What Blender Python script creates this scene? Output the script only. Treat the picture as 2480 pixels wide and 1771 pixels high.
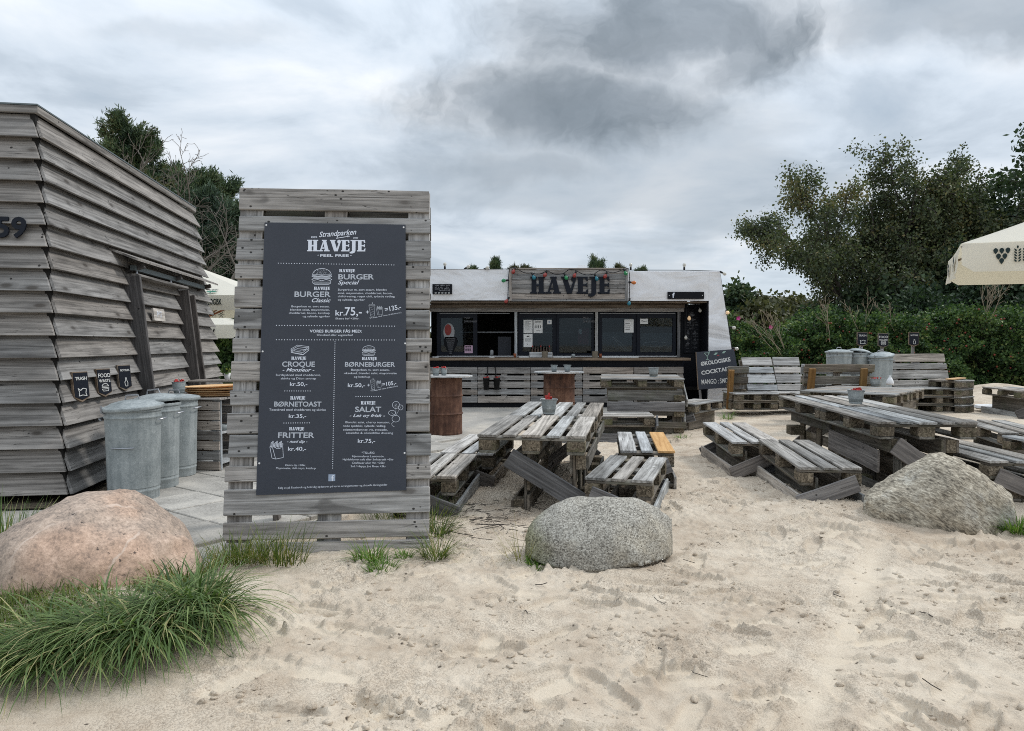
import bpy, bmesh, math, random
import numpy as np
from mathutils import Vector, Matrix, noise as mnoise

for o in list(bpy.data.objects):
    bpy.data.objects.remove(o)
C = bpy.context.scene.collection
rng = random.Random(7)
R = math.radians

# ------------------------------------------------------------------ camera
cam_d = bpy.data.cameras.new('camera')
cam_d.sensor_width = 36.0
cam_d.lens = 1750.0 / 2480.0 * 36.0
cam_d.clip_start = 0.05
cam_d.clip_end = 2000.0
cam = bpy.data.objects.new('camera', cam_d)
cam.location = (0, 0, 1.24)
cam.rotation_euler = (R(90 - 1.686), 0, 0)
C.objects.link(cam)
bpy.context.scene.camera = cam

# ------------------------------------------------------------------ sky
SUN_DIR = Vector((0.80, 0.28, 0.86)).normalized()
SUN_EL = math.asin(SUN_DIR.z)
SUN_AZ = math.atan2(SUN_DIR.x, SUN_DIR.y)
world = bpy.data.worlds.new('World')
bpy.context.scene.world = world
world.use_nodes = True


class G:
    """small helper to write node trees"""
    def __init__(self, tree):
        self.t = tree
        tree.nodes.clear()

    def n(self, typ, props=None, **ins):
        nd = self.t.nodes.new(typ)
        for k, v in (props or {}).items():
            setattr(nd, k, v)
        for k, v in ins.items():
            k2 = int(k[1:]) if (k[0] == 'i' and k[1:].isdigit()) else k.replace('_', ' ')
            self.set(nd.inputs[k2], v)
        return nd

    def set(self, sock, v):
        if isinstance(v, bpy.types.NodeSocket):
            self.t.links.new(v, sock)
        else:
            sock.default_value = v

    def math(self, op, a, b=0.0, c=0.0, clamp=False):
        nd = self.n('ShaderNodeMath', {'operation': op, 'use_clamp': clamp})
        self.set(nd.inputs[0], a)
        self.set(nd.inputs[1], b)
        self.set(nd.inputs[2], c)
        return nd.outputs[0]

    def vmath(self, op, a, b=(0, 0, 0)):
        nd = self.n('ShaderNodeVectorMath', {'operation': op})
        self.set(nd.inputs[0], a)
        self.set(nd.inputs[1], b)
        return nd.outputs['Value'] if op in ('LENGTH', 'DISTANCE', 'DOT_PRODUCT') else nd.outputs[0]

    def mul(self, a, b):
        return self.vmath('MULTIPLY', a, b)

    def comb(self, x=0.0, y=0.0, z=0.0):
        return self.n('ShaderNodeCombineXYZ', None, i0=x, i1=y, i2=z).outputs[0]

    def sep(self, v):
        return self.n('ShaderNodeSeparateXYZ', None, i0=v).outputs

    def noise(self, vec, scale=1.0, detail=3.0, rough=0.55, dist=0.0, out=0):
        nd = self.n('ShaderNodeTexNoise', None, Scale=scale, Detail=detail, Roughness=rough, Distortion=dist)
        self.t.links.new(vec, nd.inputs['Vector'])
        return nd.outputs[out]

    def voro(self, vec, scale=1.0, feature='F1', out='Distance'):
        nd = self.n('ShaderNodeTexVoronoi', {'feature': feature}, Scale=scale)
        self.t.links.new(vec, nd.inputs['Vector'])
        return nd.outputs[out]

    def ramp(self, f, stops, interp='LINEAR'):
        nd = self.n('ShaderNodeValToRGB')
        el = nd.color_ramp.elements
        nd.color_ramp.interpolation = interp
        while len(el) < len(stops):
            el.new(0.5)
        for e, (p, c) in zip(el, stops):
            e.position = p
            if not hasattr(c, '__len__'):
                c = (c, c, c)
            e.color = tuple(c[:3]) + (1,)
        self.set(nd.inputs[0], f)
        return nd.outputs[0]

    def step(self, f, a, b):
        nd = self.n('ShaderNodeMapRange', {'interpolation_type': 'SMOOTHSTEP'}, i0=f, i1=a, i2=b)
        return nd.outputs[0]

    def mix(self, f, a, b, blend='MIX'):
        nd = self.n('ShaderNodeMix', {'data_type': 'RGBA', 'blend_type': blend})
        nd.clamp_factor = True
        self.set(nd.inputs[0], f)
        for i, v in ((6, a), (7, b)):
            if not isinstance(v, bpy.types.NodeSocket):
                v = tuple(v[:3]) + (1,) if hasattr(v, '__len__') else (v, v, v, 1)
            self.set(nd.inputs[i], v)
        return nd.outputs[2]

    def bump(self, h, strength=0.4, dist=0.01, normal=None):
        nd = self.n('ShaderNodeBump', None, Strength=strength, Distance=dist, Height=h)
        if normal is not None:
            self.t.links.new(normal, nd.inputs['Normal'])
        return nd.outputs[0]


g = G(world.node_tree)
dirv = g.n('ShaderNodeTexCoord').outputs['Generated']
dx, dy, dz = g.sep(dirv)
zc = g.math('MAXIMUM', dz, 0.0)
den = g.math('ADD', zc, 0.16)
pl = g.comb(g.math('DIVIDE', dx, den), g.math('DIVIDE', dy, den), 0.0)
n1 = g.noise(g.vmath('ADD', pl, (3.1, 1.7, 0.0)), 1.55, 8, 0.56, 0.35)
n2 = g.noise(g.vmath('ADD', g.mul(pl, (0.75, 1.35, 1)), (9.2, 4.4, 2.0)), 0.85, 6, 0.5, 0.2)
base = g.ramp(n1, [(0.27, (0.44, 0.51, 0.585)), (0.38, (0.545, 0.605, 0.67)), (0.45, (0.66, 0.72, 0.785)), (0.53, (0.75, 0.795, 0.845)), (0.60, (0.84, 0.865, 0.895)), (0.68, (0.92, 0.93, 0.945))])
hz = g.step(zc, 0.16, 0.0)
base = g.mix(g.math('MULTIPLY', hz, 0.75), base, (0.70, 0.785, 0.86))
grey = g.math('MULTIPLY', g.math('MULTIPLY', g.step(n2, 0.50, 0.66), 0.50), g.step(zc, 0.04, 0.16))
base = g.mix(grey, base, (0.36, 0.405, 0.445))
# the two heavy cloud banks that hang over the kiosk
yy = g.math('MAXIMUM', dy, 0.08)
q = g.comb(g.math('DIVIDE', dx, yy), g.math('DIVIDE', dz, yy), 0.0)
qw = g.n('ShaderNodeTexNoise', None, Scale=4.0, Detail=5.0, Roughness=0.6)
g.t.links.new(q, qw.inputs['Vector'])
q = g.vmath('ADD', q, g.mul(g.vmath('SUBTRACT', qw.outputs['Color'], (0.5, 0.5, 0.5)), (0.30, 0.13, 0.0)))
wob = g.noise(q, 6.0, 6, 0.6, 0.4)
wob2 = g.noise(g.vmath('ADD', q, (4, 2, 1)), 14.0, 5, 0.6)
edge = g.math('ADD', g.math('MULTIPLY', g.math('SUBTRACT', wob, 0.5), 1.25), g.math('MULTIPLY', g.math('SUBTRACT', wob2, 0.5), 0.35))
masks = []
for (cxx, czz, rx, rz, s) in ((0.225, 0.435, 0.235, 0.080, 1.0), (0.060, 0.330, 0.185, 0.064, 0.98), (0.60, 0.455, 0.26, 0.055, 0.62),
                              (0.285, 0.385, 0.085, 0.05, 0.9), (-0.42, 0.42, 0.10, 0.02, 0.18), (0.02, 0.235, 0.10, 0.018, 0.35)):
    dd = g.vmath('LENGTH', g.mul(g.vmath('SUBTRACT', q, (cxx, czz, 0)), (1 / rx, 1 / rz, 1)))
    m = g.step(g.math('ADD', dd, edge), 1.55, 0.42)
    masks.append(g.math('MULTIPLY', m, s))
mm = masks[0]
for m in masks[1:]:
    mm = g.math('MAXIMUM', mm, m)
darkc = g.ramp(wob, [(0.35, (0.17, 0.20, 0.225)), (0.65, (0.30, 0.335, 0.37))])
base = g.mix(g.math('MULTIPLY', mm, 0.93), base, darkc)
# overcast sky: brighter towards the zenith, everywhere alike
grad = g.math('ADD', 0.84, g.math('MULTIPLY', g.math('MULTIPLY', zc, zc), 1.45))
cl = g.mul(base, g.comb(grad, grad, grad))
cl = g.mul(cl, (9.75, 10.0, 10.25))
sky = g.n('ShaderNodeTexSky', {'sky_type': 'NISHITA', 'sun_disc': False, 'sun_elevation': SUN_EL, 'sun_rotation': SUN_AZ}).outputs[0]
fin = g.mix(0.94, sky, cl)
bg = g.n('ShaderNodeBackground', None, Color=fin, Strength=0.1)
wo = g.n('ShaderNodeOutputWorld')
world.node_tree.links.new(bg.outputs[0], wo.inputs[0])

# ------------------------------------------------------------------ sun behind cloud
sun_d = bpy.data.lights.new('sun', 'SUN')
sun_d.energy = 1.5
sun_d.angle = R(11)
sun_d.color = (1.0, 0.965, 0.91)
sun = bpy.data.objects.new('sun', sun_d)
sun.rotation_euler = SUN_DIR.to_track_quat('Z', 'Y').to_euler()
C.objects.link(sun)

vs = bpy.context.scene.view_settings
vs.view_transform = 'Standard'
vs.look = 'None'
vs.exposure = 0.22
vs.gamma = 1.0
vs.use_curve_mapping = False
bpy.context.scene.cycles.max_bounces = 6
bpy.context.scene.cycles.transparent_max_bounces = 12
bpy.context.scene.cycles.use_denoising = False
bpy.context.scene.cycles.filter_width = 1.0


# ------------------------------------------------------------------ object helpers
def tag(o, label=None, cat=None, group=None, kind=None):
    if label:
        o['label'] = label
    if cat:
        o['category'] = cat
    if group:
        o['group'] = group
    if kind:
        o['kind'] = kind
    return o


def thing(name, label, cat, loc=(0, 0, 0), rot=(0, 0, 0), group=None):
    o = bpy.data.objects.new(name, None)
    o.empty_display_size = 0.1
    o.location = loc
    o.rotation_euler = rot
    C.objects.link(o)
    return tag(o, label, cat, group)


def link(name, me, parent=None, mat=None, loc=None, M=None):
    o = bpy.data.objects.new(name, me)
    C.objects.link(o)
    if parent is not None:
        o.parent = parent
    if mat is not None and len(me.materials) == 0:
        me.materials.append(mat)
    if loc is not None:
        o.location = loc
    if M is not None:
        o.matrix_local = M
    return o


class MB:
    """collects polygons for one mesh"""
    def __init__(self):
        self.v = []
        self.f = []
        self.mi = []
        self.cur = 0

    def add(self, vs_, fs_):
        b = len(self.v)
        self.v += [tuple(p) for p in vs_]
        self.f += [tuple(b + i for i in f) for f in fs_]
        self.mi += [self.cur] * len(fs_)

    def box(self, c, s, M=None):
        x, y, z = s[0] / 2, s[1] / 2, s[2] / 2
        pts = [Vector((c[0] + i * x, c[1] + j * y, c[2] + k * z)) for k in (-1, 1) for j in (-1, 1) for i in (-1, 1)]
        if M is not None:
            pts = [M @ p for p in pts]
        self.add(pts, [(0, 2, 3, 1), (4, 5, 7, 6), (0, 1, 5, 4), (2, 6, 7, 3), (0, 4, 6, 2), (1, 3, 7, 5)])

    def tube(self, pts, rad, n=6, caps=True):
        pts = [Vector(p) for p in pts]
        if not hasattr(rad, '__len__'):
            rad = [rad] * len(pts)
        rings = []
        prev = None
        for i, p in enumerate(pts):
            d = (pts[min(i + 1, len(pts) - 1)] - pts[max(i - 1, 0)])
            if d.length < 1e-9:
                d = Vector((0, 0, 1))
            d.normalize()
            if prev is None:
                a = d.orthogonal().normalized()
            else:
                a = (prev - d * prev.dot(d))
                a = a.normalized() if a.length > 1e-6 else d.orthogonal().normalized()
            prev = a
            b = d.cross(a)
            rings.append([p + (a * math.cos(2 * math.pi * k / n) + b * math.sin(2 * math.pi * k / n)) * rad[i] for k in range(n)])
        vs_ = [q for r in rings for q in r]
        fs_ = []
        for i in range(len(pts) - 1):
            for k in range(n):
                k2 = (k + 1) % n
                fs_.append((i * n + k, i * n + k2, (i + 1) * n + k2, (i + 1) * n + k))
        if caps:
            fs_.append(tuple(reversed(range(n))))
            fs_.append(tuple((len(pts) - 1) * n + k for k in range(n)))
        self.add(vs_, fs_)

    def lathe(self, prof, n=28, c=(0, 0, 0), cap0=False, cap1=False):
        vs_ = []
        for (r, z) in prof:
            for k in range(n):
                a = 2 * math.pi * k / n
                vs_.append((c[0] + r * math.cos(a), c[1] + r * math.sin(a), c[2] + z))
        fs_ = []
        for i in range(len(prof) - 1):
            for k in range(n):
                k2 = (k + 1) % n
                fs_.append((i * n + k, i * n + k2, (i + 1) * n + k2, (i + 1) * n + k))
        if cap0:
            fs_.append(tuple(reversed(range(n))))
        if cap1:
            fs_.append(tuple((len(prof) - 1) * n + k for k in range(n)))
        self.add(vs_, fs_)

    def prism(self, poly, d0, d1, M=None):
        """poly in (x,z), extruded along y from d0 to d1"""
        n = len(poly)
        pts = [Vector((x, d0, z)) for x, z in poly] + [Vector((x, d1, z)) for x, z in poly]
        if M is not None:
            pts = [M @ p for p in pts]
        fs_ = [tuple(range(n)), tuple(reversed(range(n, 2 * n)))]
        for i in range(n):
            j = (i + 1) % n
            fs_.append((i, i + n, j + n, j))
        self.add(pts, fs_)

    def mesh(self, name, mats=None, smooth=False):
        me = bpy.data.meshes.new(name)
        me.from_pydata([tuple(p) for p in self.v], [], self.f)
        for m in (mats or []):
            me.materials.append(m)
        if mats and len(mats) > 1:
            me.polygons.foreach_set('material_index', self.mi)
        if smooth:
            me.polygons.foreach_set('use_smooth', [True] * len(me.polygons))
        me.update()
        return me

    def build(self, name, mat, parent=None, smooth=False, loc=None, M=None):
        mats = mat if isinstance(mat, (list, tuple)) else [mat]
        return link(name, self.mesh(name, mats, smooth), parent, None, loc, M)


def smooth_by_angle(me, ang=35):
    """smooth faces, keep edges sharper than ang hard"""
    bm = bmesh.new()
    bm.from_mesh(me)
    for f in bm.faces:
        f.smooth = True
    for e in bm.edges:
        if len(e.link_faces) == 2:
            e.smooth = e.calc_face_angle(0) < R(ang)
    bm.to_mesh(me)
    bm.free()


def mesh_np(name, V, F, mat, k=4):
    """mesh from numpy arrays; F is (n,k)"""
    me = bpy.data.meshes.new(name)
    me.vertices.add(len(V))
    me.vertices.foreach_set('co', np.ascontiguousarray(V, dtype=np.float32).ravel())
    nf = len(F)
    me.loops.add(nf * k)
    me.loops.foreach_set('vertex_index', np.ascontiguousarray(F, dtype=np.int32).ravel())
    me.polygons.add(nf)
    me.polygons.foreach_set('loop_start', np.arange(0, nf * k, k, dtype=np.int32))
    me.polygons.foreach_set('loop_total', np.full(nf, k, dtype=np.int32))
    if mat is not None:
        me.materials.append(mat)
    me.update(calc_edges=True)
    me.validate()
    return me


def face_attr(me, name, vals):
    a = me.attributes.new(name, 'FLOAT', 'FACE')
    a.data.foreach_set('value', np.asarray(vals, dtype=np.float32))


# numpy gradient noise -------------------------------------------------
def pnoise(x, y, seed=0):
    r = np.random.RandomState(seed)
    ang = r.rand(256) * 2 * np.pi
    gx, gy = np.cos(ang), np.sin(ang)
    perm = r.permutation(256)
    perm = np.concatenate([perm, perm])
    xi = np.floor(x).astype(int)
    yi = np.floor(y).astype(int)
    xf, yf = x - xi, y - yi
    u = xf * xf * xf * (xf * (xf * 6 - 15) + 10)
    v = yf * yf * yf * (yf * (yf * 6 - 15) + 10)

    def gr(ix, iy, fx, fy):
        h = perm[(perm[ix & 255] + iy) & 255]
        return gx[h] * fx + gy[h] * fy
    a = gr(xi, yi, xf, yf)
    b = gr(xi + 1, yi, xf - 1, yf)
    c = gr(xi, yi + 1, xf, yf - 1)
    d = gr(xi + 1, yi + 1, xf - 1, yf - 1)
    return ((a * (1 - u) + b * u) * (1 - v) + (c * (1 - u) + d * u) * v) * 1.4


def fbm(x, y, oct=4, seed=0, gain=0.5):
    s = 0
    a = 1.0
    for i in range(oct):
        s = s + a * pnoise(x * 2 ** i, y * 2 ** i, seed + i)
        a *= gain
    return s


# ------------------------------------------------------------------ materials
def new_mat(name):
    m = bpy.data.materials.new(name)
    m.use_nodes = True
    return m, G(m.node_tree)


def finish(m, gg, col, rough=0.7, normal=None, metal=0.0, spec=0.3, extra=None):
    b = gg.n('ShaderNodeBsdfPrincipled')
    if not isinstance(col, bpy.types.NodeSocket):
        col = tuple(col[:3]) + (1,)
    gg.set(b.inputs['Base Color'], col)
    gg.set(b.inputs['Roughness'], rough)
    gg.set(b.inputs['Metallic'], metal)
    gg.set(b.inputs['Specular IOR Level'], spec)
    if normal is not None:
        gg.t.links.new(normal, b.inputs['Normal'])
    for k, v in (extra or {}).items():
        gg.set(b.inputs[k], v)
    o = gg.n('ShaderNodeOutputMaterial')
    gg.t.links.new(b.outputs[0], o.inputs[0])
    return m


def plain(name, col, rough=0.6, metal=0.0, spec=0.3, var=0.12, scale=6.0):
    m, k = new_mat(name)
    co = k.n('ShaderNodeTexCoord').outputs['Object']
    n = k.noise(co, scale, 4, 0.6)
    c = k.mix(n, tuple(x * (1 - var) for x in col), tuple(min(1, x * (1 + var)) for x in col))
    nn = k.bump(k.noise(co, scale * 12, 2, 0.5), 0.08, 0.01)
    return finish(m, k, c, rough, nn, metal, spec)


def wood(name, dark, mid, light, knots=1.0, holes=0.6, blot=0.5, tint=(0.70, 1.22), green=0.0, bumpk=0.5, stain=0.0, soft=0.45, nails=None, warm_=0.15):
    """weathered softwood; local X runs along the board"""
    m, k = new_mat(name)
    rnd = k.n('ShaderNodeObjectInfo').outputs['Random']
    co = k.n('ShaderNodeTexCoord').outputs['Object']
    off = k.comb(k.math('MULTIPLY', rnd, 37.0), k.math('MULTIPLY', rnd, 91.7), k.math('MULTIPLY', rnd, 53.3))
    p = k.vmath('ADD', co, off)
    fine0 = k.noise(k.mul(p, (5.0, 95.0, 95.0)), 1.0, 3, 0.65)
    mid_ = k.noise(k.mul(p, (1.3, 22.0, 22.0)), 1.0, 4, 0.6, 0.4)
    fine = k.math('ADD', k.math('MULTIPLY', fine0, 1.0 - soft), k.math('MULTIPLY', mid_, soft))
    lowf = k.noise(k.mul(p, (0.28, 7.5, 7.5)), 1.0, 2, 0.5, 0.15)
    ring = k.math('PINGPONG', k.math('MULTIPLY', lowf, 17.0), 1.0)
    ringd = k.step(ring, 0.0, 0.45)
    bl = k.noise(k.mul(p, (2.0, 4.0, 4.0)), 1.0, 4, 0.6)
    v = k.math('ADD', k.math('MULTIPLY', fine, 0.72), k.math('MULTIPLY', ring, 0.12))
    v = k.math('ADD', v, k.math('MULTIPLY', bl, blot * 0.5))
    v = k.math('ADD', v, -0.02 - blot * 0.25)
    col = k.ramp(v, [(0.25, dark), (0.41, mid), (0.58, light)])
    col = k.mix(k.math('MULTIPLY', k.math('SUBTRACT', 1.0, ringd), 0.16), col, dark)
    # long drying cracks
    cr = k.noise(k.mul(p, (1.1, 30.0, 30.0)), 1.0, 2, 0.5, 0.6)
    crack = k.math('MULTIPLY', k.step(k.math('ABSOLUTE', k.math('SUBTRACT', cr, 0.5)), 0.012, 0.002), k.step(bl, 0.48, 0.62))
    col = k.mix(k.math('MULTIPLY', crack, 0.85), col, tuple(x * 0.25 for x in dark))
    kn_h = crack
    if knots:
        kv = k.voro(k.mul(p, (2.6, 6.5, 6.5)), 1.0)
        kn = k.step(kv, 0.17, 0.07)
        ringk = k.math('MULTIPLY', k.step(kv, 0.30, 0.16), 0.35)
        col = k.mix(k.math('MULTIPLY', ringk, knots), col, dark)
        col = k.mix(k.math('MULTIPLY', kn, 0.8 * knots), col, (dark[0] * 0.55, dark[1] * 0.5, dark[2] * 0.46))
    if holes:
        hp = k.mul(p, (21.0, 27.0, 14.0) if nails else (17.0, 17.0, 17.0))
        hv = k.voro(hp, 1.0)
        hc = k.sep(k.voro(hp, 1.0, 'F1', 'Color'))[0]
        hz = k.noise(k.mul(p, (1.6, 0.2, 0.2)), 1.0, 1, 0.5)
        ax_ = k.math('ABSOLUTE', k.sep(co)[0])
        nz_ = 0.0
        if nails:
            for c_ in nails:
                nn_ = k.step(k.math('ABSOLUTE', k.math('SUBTRACT', ax_, c_)), 0.075, 0.045)
                nz_ = k.math('MAXIMUM', nz_, nn_)
            hz = k.math('ADD', hz, k.math('MULTIPLY', nz_, 0.85))
        hm = k.math('MULTIPLY', k.step(hv, 0.22, 0.13), k.math('GREATER_THAN', k.math('ADD', hc, k.math('MULTIPLY', hz, 0.6)), 1.38 - 0.28 * holes))
        col = k.mix(k.math('MULTIPLY', hm, 0.9), col, (0.012, 0.011, 0.010))
        kn_h = k.math('MAXIMUM', kn_h, hm)
    if green:
        gm = k.math('MULTIPLY', k.step(k.noise(k.mul(p, (5, 5, 5)), 1.0, 4, 0.65), 0.46, 0.70), green)
        col = k.mix(gm, col, (0.085, 0.095, 0.045))
    if stain:
        sm = k.math('MULTIPLY', k.step(k.noise(k.mul(p, (1.2, 3.0, 3.0)), 1.0, 3, 0.6, 0.8), 0.60, 0.66), stain)
        col = k.mix(sm, col, tuple(x * 0.55 for x in dark))
    tv = k.math('ADD', tint[0], k.math('MULTIPLY', rnd, tint[1] - tint[0]))
    warm = k.math('MULTIPLY', k.math('SUBTRACT', k.math('FRACT', k.math('MULTIPLY', rnd, 7.31)), 0.5), warm_)
    col = k.mul(col, k.comb(k.math('MULTIPLY', tv, k.math('ADD', 1.0, warm)), tv, k.math('MULTIPLY', tv, k.math('SUBTRACT', 1.0, warm))))
    h = k.math('SUBTRACT', k.math('ADD', k.math('MULTIPLY', fine, 0.6), k.math('MULTIPLY', ring, 0.25)), k.math('MULTIPLY', kn_h, 0.9))
    nn = k.bump(h, bumpk, 0.006)
    return finish(m, k, col, 0.82, nn, 0.0, 0.25)


MAT = {}
MAT['hut_wood'] = wood('hut_wood', (0.095, 0.089, 0.083), (0.220, 0.207, 0.194), (0.335, 0.317, 0.297), knots=1.0, holes=0.35, blot=0.75, tint=(0.88, 1.10), soft=0.72, warm_=0.06)
MAT['jamb_wood'] = wood('jamb_wood', (0.040, 0.036, 0.034), (0.082, 0.074, 0.070), (0.130, 0.118, 0.112), knots=0.8, holes=0.3, blot=0.5, tint=(0.9, 1.1))
MAT['sign_wood'] = wood('sign_wood', (0.135, 0.127, 0.119), (0.305, 0.291, 0.276), (0.45, 0.43, 0.41), knots=0.9, holes=0.6, blot=0.55, tint=(0.82, 1.18), stain=0.6, nails=(0.527, 0.0), warm_=0.09)
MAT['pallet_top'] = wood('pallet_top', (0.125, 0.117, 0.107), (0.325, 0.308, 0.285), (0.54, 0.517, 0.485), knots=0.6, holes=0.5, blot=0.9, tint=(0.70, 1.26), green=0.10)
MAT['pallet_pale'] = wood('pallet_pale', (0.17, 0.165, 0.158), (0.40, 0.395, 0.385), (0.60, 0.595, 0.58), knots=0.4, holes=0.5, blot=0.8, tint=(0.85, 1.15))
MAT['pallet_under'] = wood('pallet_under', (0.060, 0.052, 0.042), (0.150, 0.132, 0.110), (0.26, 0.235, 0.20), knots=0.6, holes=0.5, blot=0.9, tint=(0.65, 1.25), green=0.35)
MAT['brace_wood'] = wood('brace_wood', (0.075, 0.070, 0.068), (0.165, 0.155, 0.150), (0.26, 0.247, 0.238), knots=0.6, holes=0.7, blot=0.5, tint=(0.8, 1.2))
MAT['kiosk_wood'] = wood('kiosk_wood', (0.130, 0.117, 0.107), (0.295, 0.274, 0.255), (0.44, 0.415, 0.39), knots=0.6, holes=0.9, blot=0.6, tint=(0.72, 1.2))
MAT['orange_wood'] = wood('orange_wood', (0.36, 0.20, 0.075), (0.50, 0.31, 0.135), (0.60, 0.40, 0.20), knots=0.3, holes=0.0, blot=0.4, tint=(0.95, 1.05), bumpk=0.15)
MAT['post_wood'] = wood('post_wood', (0.13, 0.068, 0.022), (0.20, 0.112, 0.04), (0.27, 0.16, 0.06), knots=0.3, holes=0.0, blot=0.5, tint=(0.85, 1.1), bumpk=0.2)
MAT['tray_wood'] = wood('tray_wood', (0.45, 0.28, 0.14), (0.60, 0.40, 0.22), (0.70, 0.50, 0.30), knots=0.2, holes=0.0, blot=0.4, tint=(0.85, 1.1), bumpk=0.15)
MAT['counter_wood'] = wood('counter_wood', (0.09, 0.068, 0.05), (0.19, 0.15, 0.115), (0.30, 0.25, 0.20), knots=0.6, holes=0.2, blot=0.6, tint=(0.85, 1.1))


def chip_block():
    m, k = new_mat('chip_block')
    rnd = k.n('ShaderNodeObjectInfo').outputs['Random']
    co = k.vmath('ADD', k.n('ShaderNodeTexCoord').outputs['Object'], k.comb(k.math('MULTIPLY', rnd, 31.0), k.math('MULTIPLY', rnd, 17.0), 0.0))
    v = k.voro(co, 90.0, 'F1', 'Color')
    n = k.noise(co, 14.0, 5, 0.65)
    f = k.math('ADD', k.math('MULTIPLY', k.sep(v)[0], 0.4), k.math('MULTIPLY', n, 0.6))
    col = k.ramp(f, [(0.25, (0.045, 0.035, 0.024)), (0.5, (0.135, 0.110, 0.080)), (0.78, (0.27, 0.225, 0.165))])
    gm = k.math('MULTIPLY', k.step(k.noise(co, 6.0, 4, 0.6), 0.44, 0.62), k.math('MULTIPLY', k.math('FRACT', k.math('MULTIPLY', rnd, 5.7)), 0.75))
    col = k.mix(gm, col, (0.075, 0.082, 0.038))
    tv = k.math('ADD', 0.75, k.math('MULTIPLY', rnd, 0.5))
    col = k.mul(col, k.comb(tv, tv, tv))
    return finish(m, k, col, 0.9, k.bump(f, 0.7, 0.006), 0, 0.2)


MAT['block'] = chip_block()
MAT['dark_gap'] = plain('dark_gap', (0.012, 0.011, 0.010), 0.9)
MAT['black_paint'] = plain('black_paint', (0.006, 0.007, 0.010), 0.6, spec=0.15)
MAT['navy_paint'] = plain('navy_paint', (0.0055, 0.008, 0.015), 0.5, spec=0.2)
MAT['slate'] = plain('slate', (0.038, 0.043, 0.056), 0.5, var=0.16, scale=5)
MAT['print_white'] = plain('print_white', (0.66, 0.70, 0.78), 0.6, var=0.03)
MAT['print_grey'] = plain('print_grey', (0.44, 0.47, 0.52), 0.6, var=0.08, scale=60)
MAT['chalk_white'] = plain('chalk_white', (0.62, 0.62, 0.60), 0.9, var=0.2, scale=50)
MAT['chalk_green'] = plain('chalk_green', (0.30, 0.42, 0.36), 0.9, var=0.2, scale=50)
MAT['chalk_red'] = plain('chalk_red', (0.30, 0.06, 0.06), 0.9, var=0.2, scale=50)
MAT['steel'] = plain('steel', (0.30, 0.31, 0.33), 0.4, 0.8)
MAT['rail_steel'] = plain('rail_steel', (0.13, 0.155, 0.16), 0.5, 0.4)
MAT['white_paint'] = plain('white_paint', (0.72, 0.72, 0.72), 0.5, var=0.05)
MAT['paper'] = plain('paper', (0.72, 0.73, 0.72), 0.7, var=0.03)
MAT['paper_grey'] = plain('paper_grey', (0.30, 0.31, 0.32), 0.7, var=0.03)
MAT['red_plastic'] = plain('red_plastic', (0.42, 0.035, 0.03), 0.4)
MAT['blue_square'] = plain('blue_square', (0.30, 0.36, 0.46), 0.5, var=0.05)
MAT['cord'] = plain('cord', (0.010, 0.010, 0.011), 0.6)
MAT['sage_canvas'] = plain('sage_canvas', (0.6, 0.58, 0.5), 0.8)
MAT['emblem'] = plain('emblem', (0.012, 0.026, 0.026), 0.7)
MAT['emblem_green'] = plain('emblem_green', (0.03, 0.18, 0.12), 0.7)
MAT['rust_paint'] = plain('rust_paint', (0.22, 0.065, 0.025), 0.7)
MAT['black_plastic'] = plain('black_plastic', (0.012, 0.012, 0.013), 0.5)


def galvanised():
    m, k = new_mat('galvanised')
    rnd = k.n('ShaderNodeObjectInfo').outputs['Random']
    co = k.vmath('ADD', k.n('ShaderNodeTexCoord').outputs['Object'], k.comb(k.math('MULTIPLY', rnd, 31.0), k.math('MULTIPLY', rnd, 17.0), 0.0))
    sp = k.sep(k.voro(co, 100.0, 'F1', 'Color'))[0]
    big = k.noise(co, 7.0, 5, 0.65)
    streak = k.noise(k.mul(co, (16.0, 16.0, 1.2)), 1.0, 4, 0.6)
    f = k.math('ADD', k.math('MULTIPLY', sp, 0.10), k.math('ADD', k.math('MULTIPLY', big, 0.42), k.math('MULTIPLY', streak, 0.50)))
    col = k.ramp(f, [(0.34, (0.175, 0.200, 0.205)), (0.50, (0.275, 0.303, 0.306)), (0.66, (0.375, 0.402, 0.400))])
    spots = k.math('MULTIPLY', k.step(k.noise(co, 30.0, 3, 0.6), 0.60, 0.70), k.step(big, 0.42, 0.6))
    col = k.mix(k.math('MULTIPLY', spots, 0.5), col, (0.50, 0.53, 0.53))
    rough = k.math('ADD', 0.48, k.math('MULTIPLY', big, 0.25))
    return finish(m, k, col, rough, k.bump(f, 0.12, 0.01), 0.18, 0.35)


MAT['galvanised'] = galvanised()


def rust():
    m, k = new_mat('rusty_steel')
    rnd = k.n('ShaderNodeObjectInfo').outputs['Random']
    co = k.vmath('ADD', k.n('ShaderNodeTexCoord').outputs['Object'], k.comb(k.math('MULTIPLY', rnd, 31.0), 0.0, 0.0))
    f = k.math('ADD', k.math('MULTIPLY', k.noise(co, 5.0, 6, 0.7), 0.6), k.math('MULTIPLY', k.noise(k.mul(co, (20, 20, 2)), 1.0, 4, 0.6), 0.4))
    col = k.ramp(f, [(0.36, (0.036, 0.021, 0.017)), (0.5, (0.100, 0.050, 0.034)), (0.64, (0.19, 0.105, 0.070))])
    return finish(m, k, col, 0.8, k.bump(f, 0.3, 0.01), 0.1, 0.25)


MAT['rust'] = rust()


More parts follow.
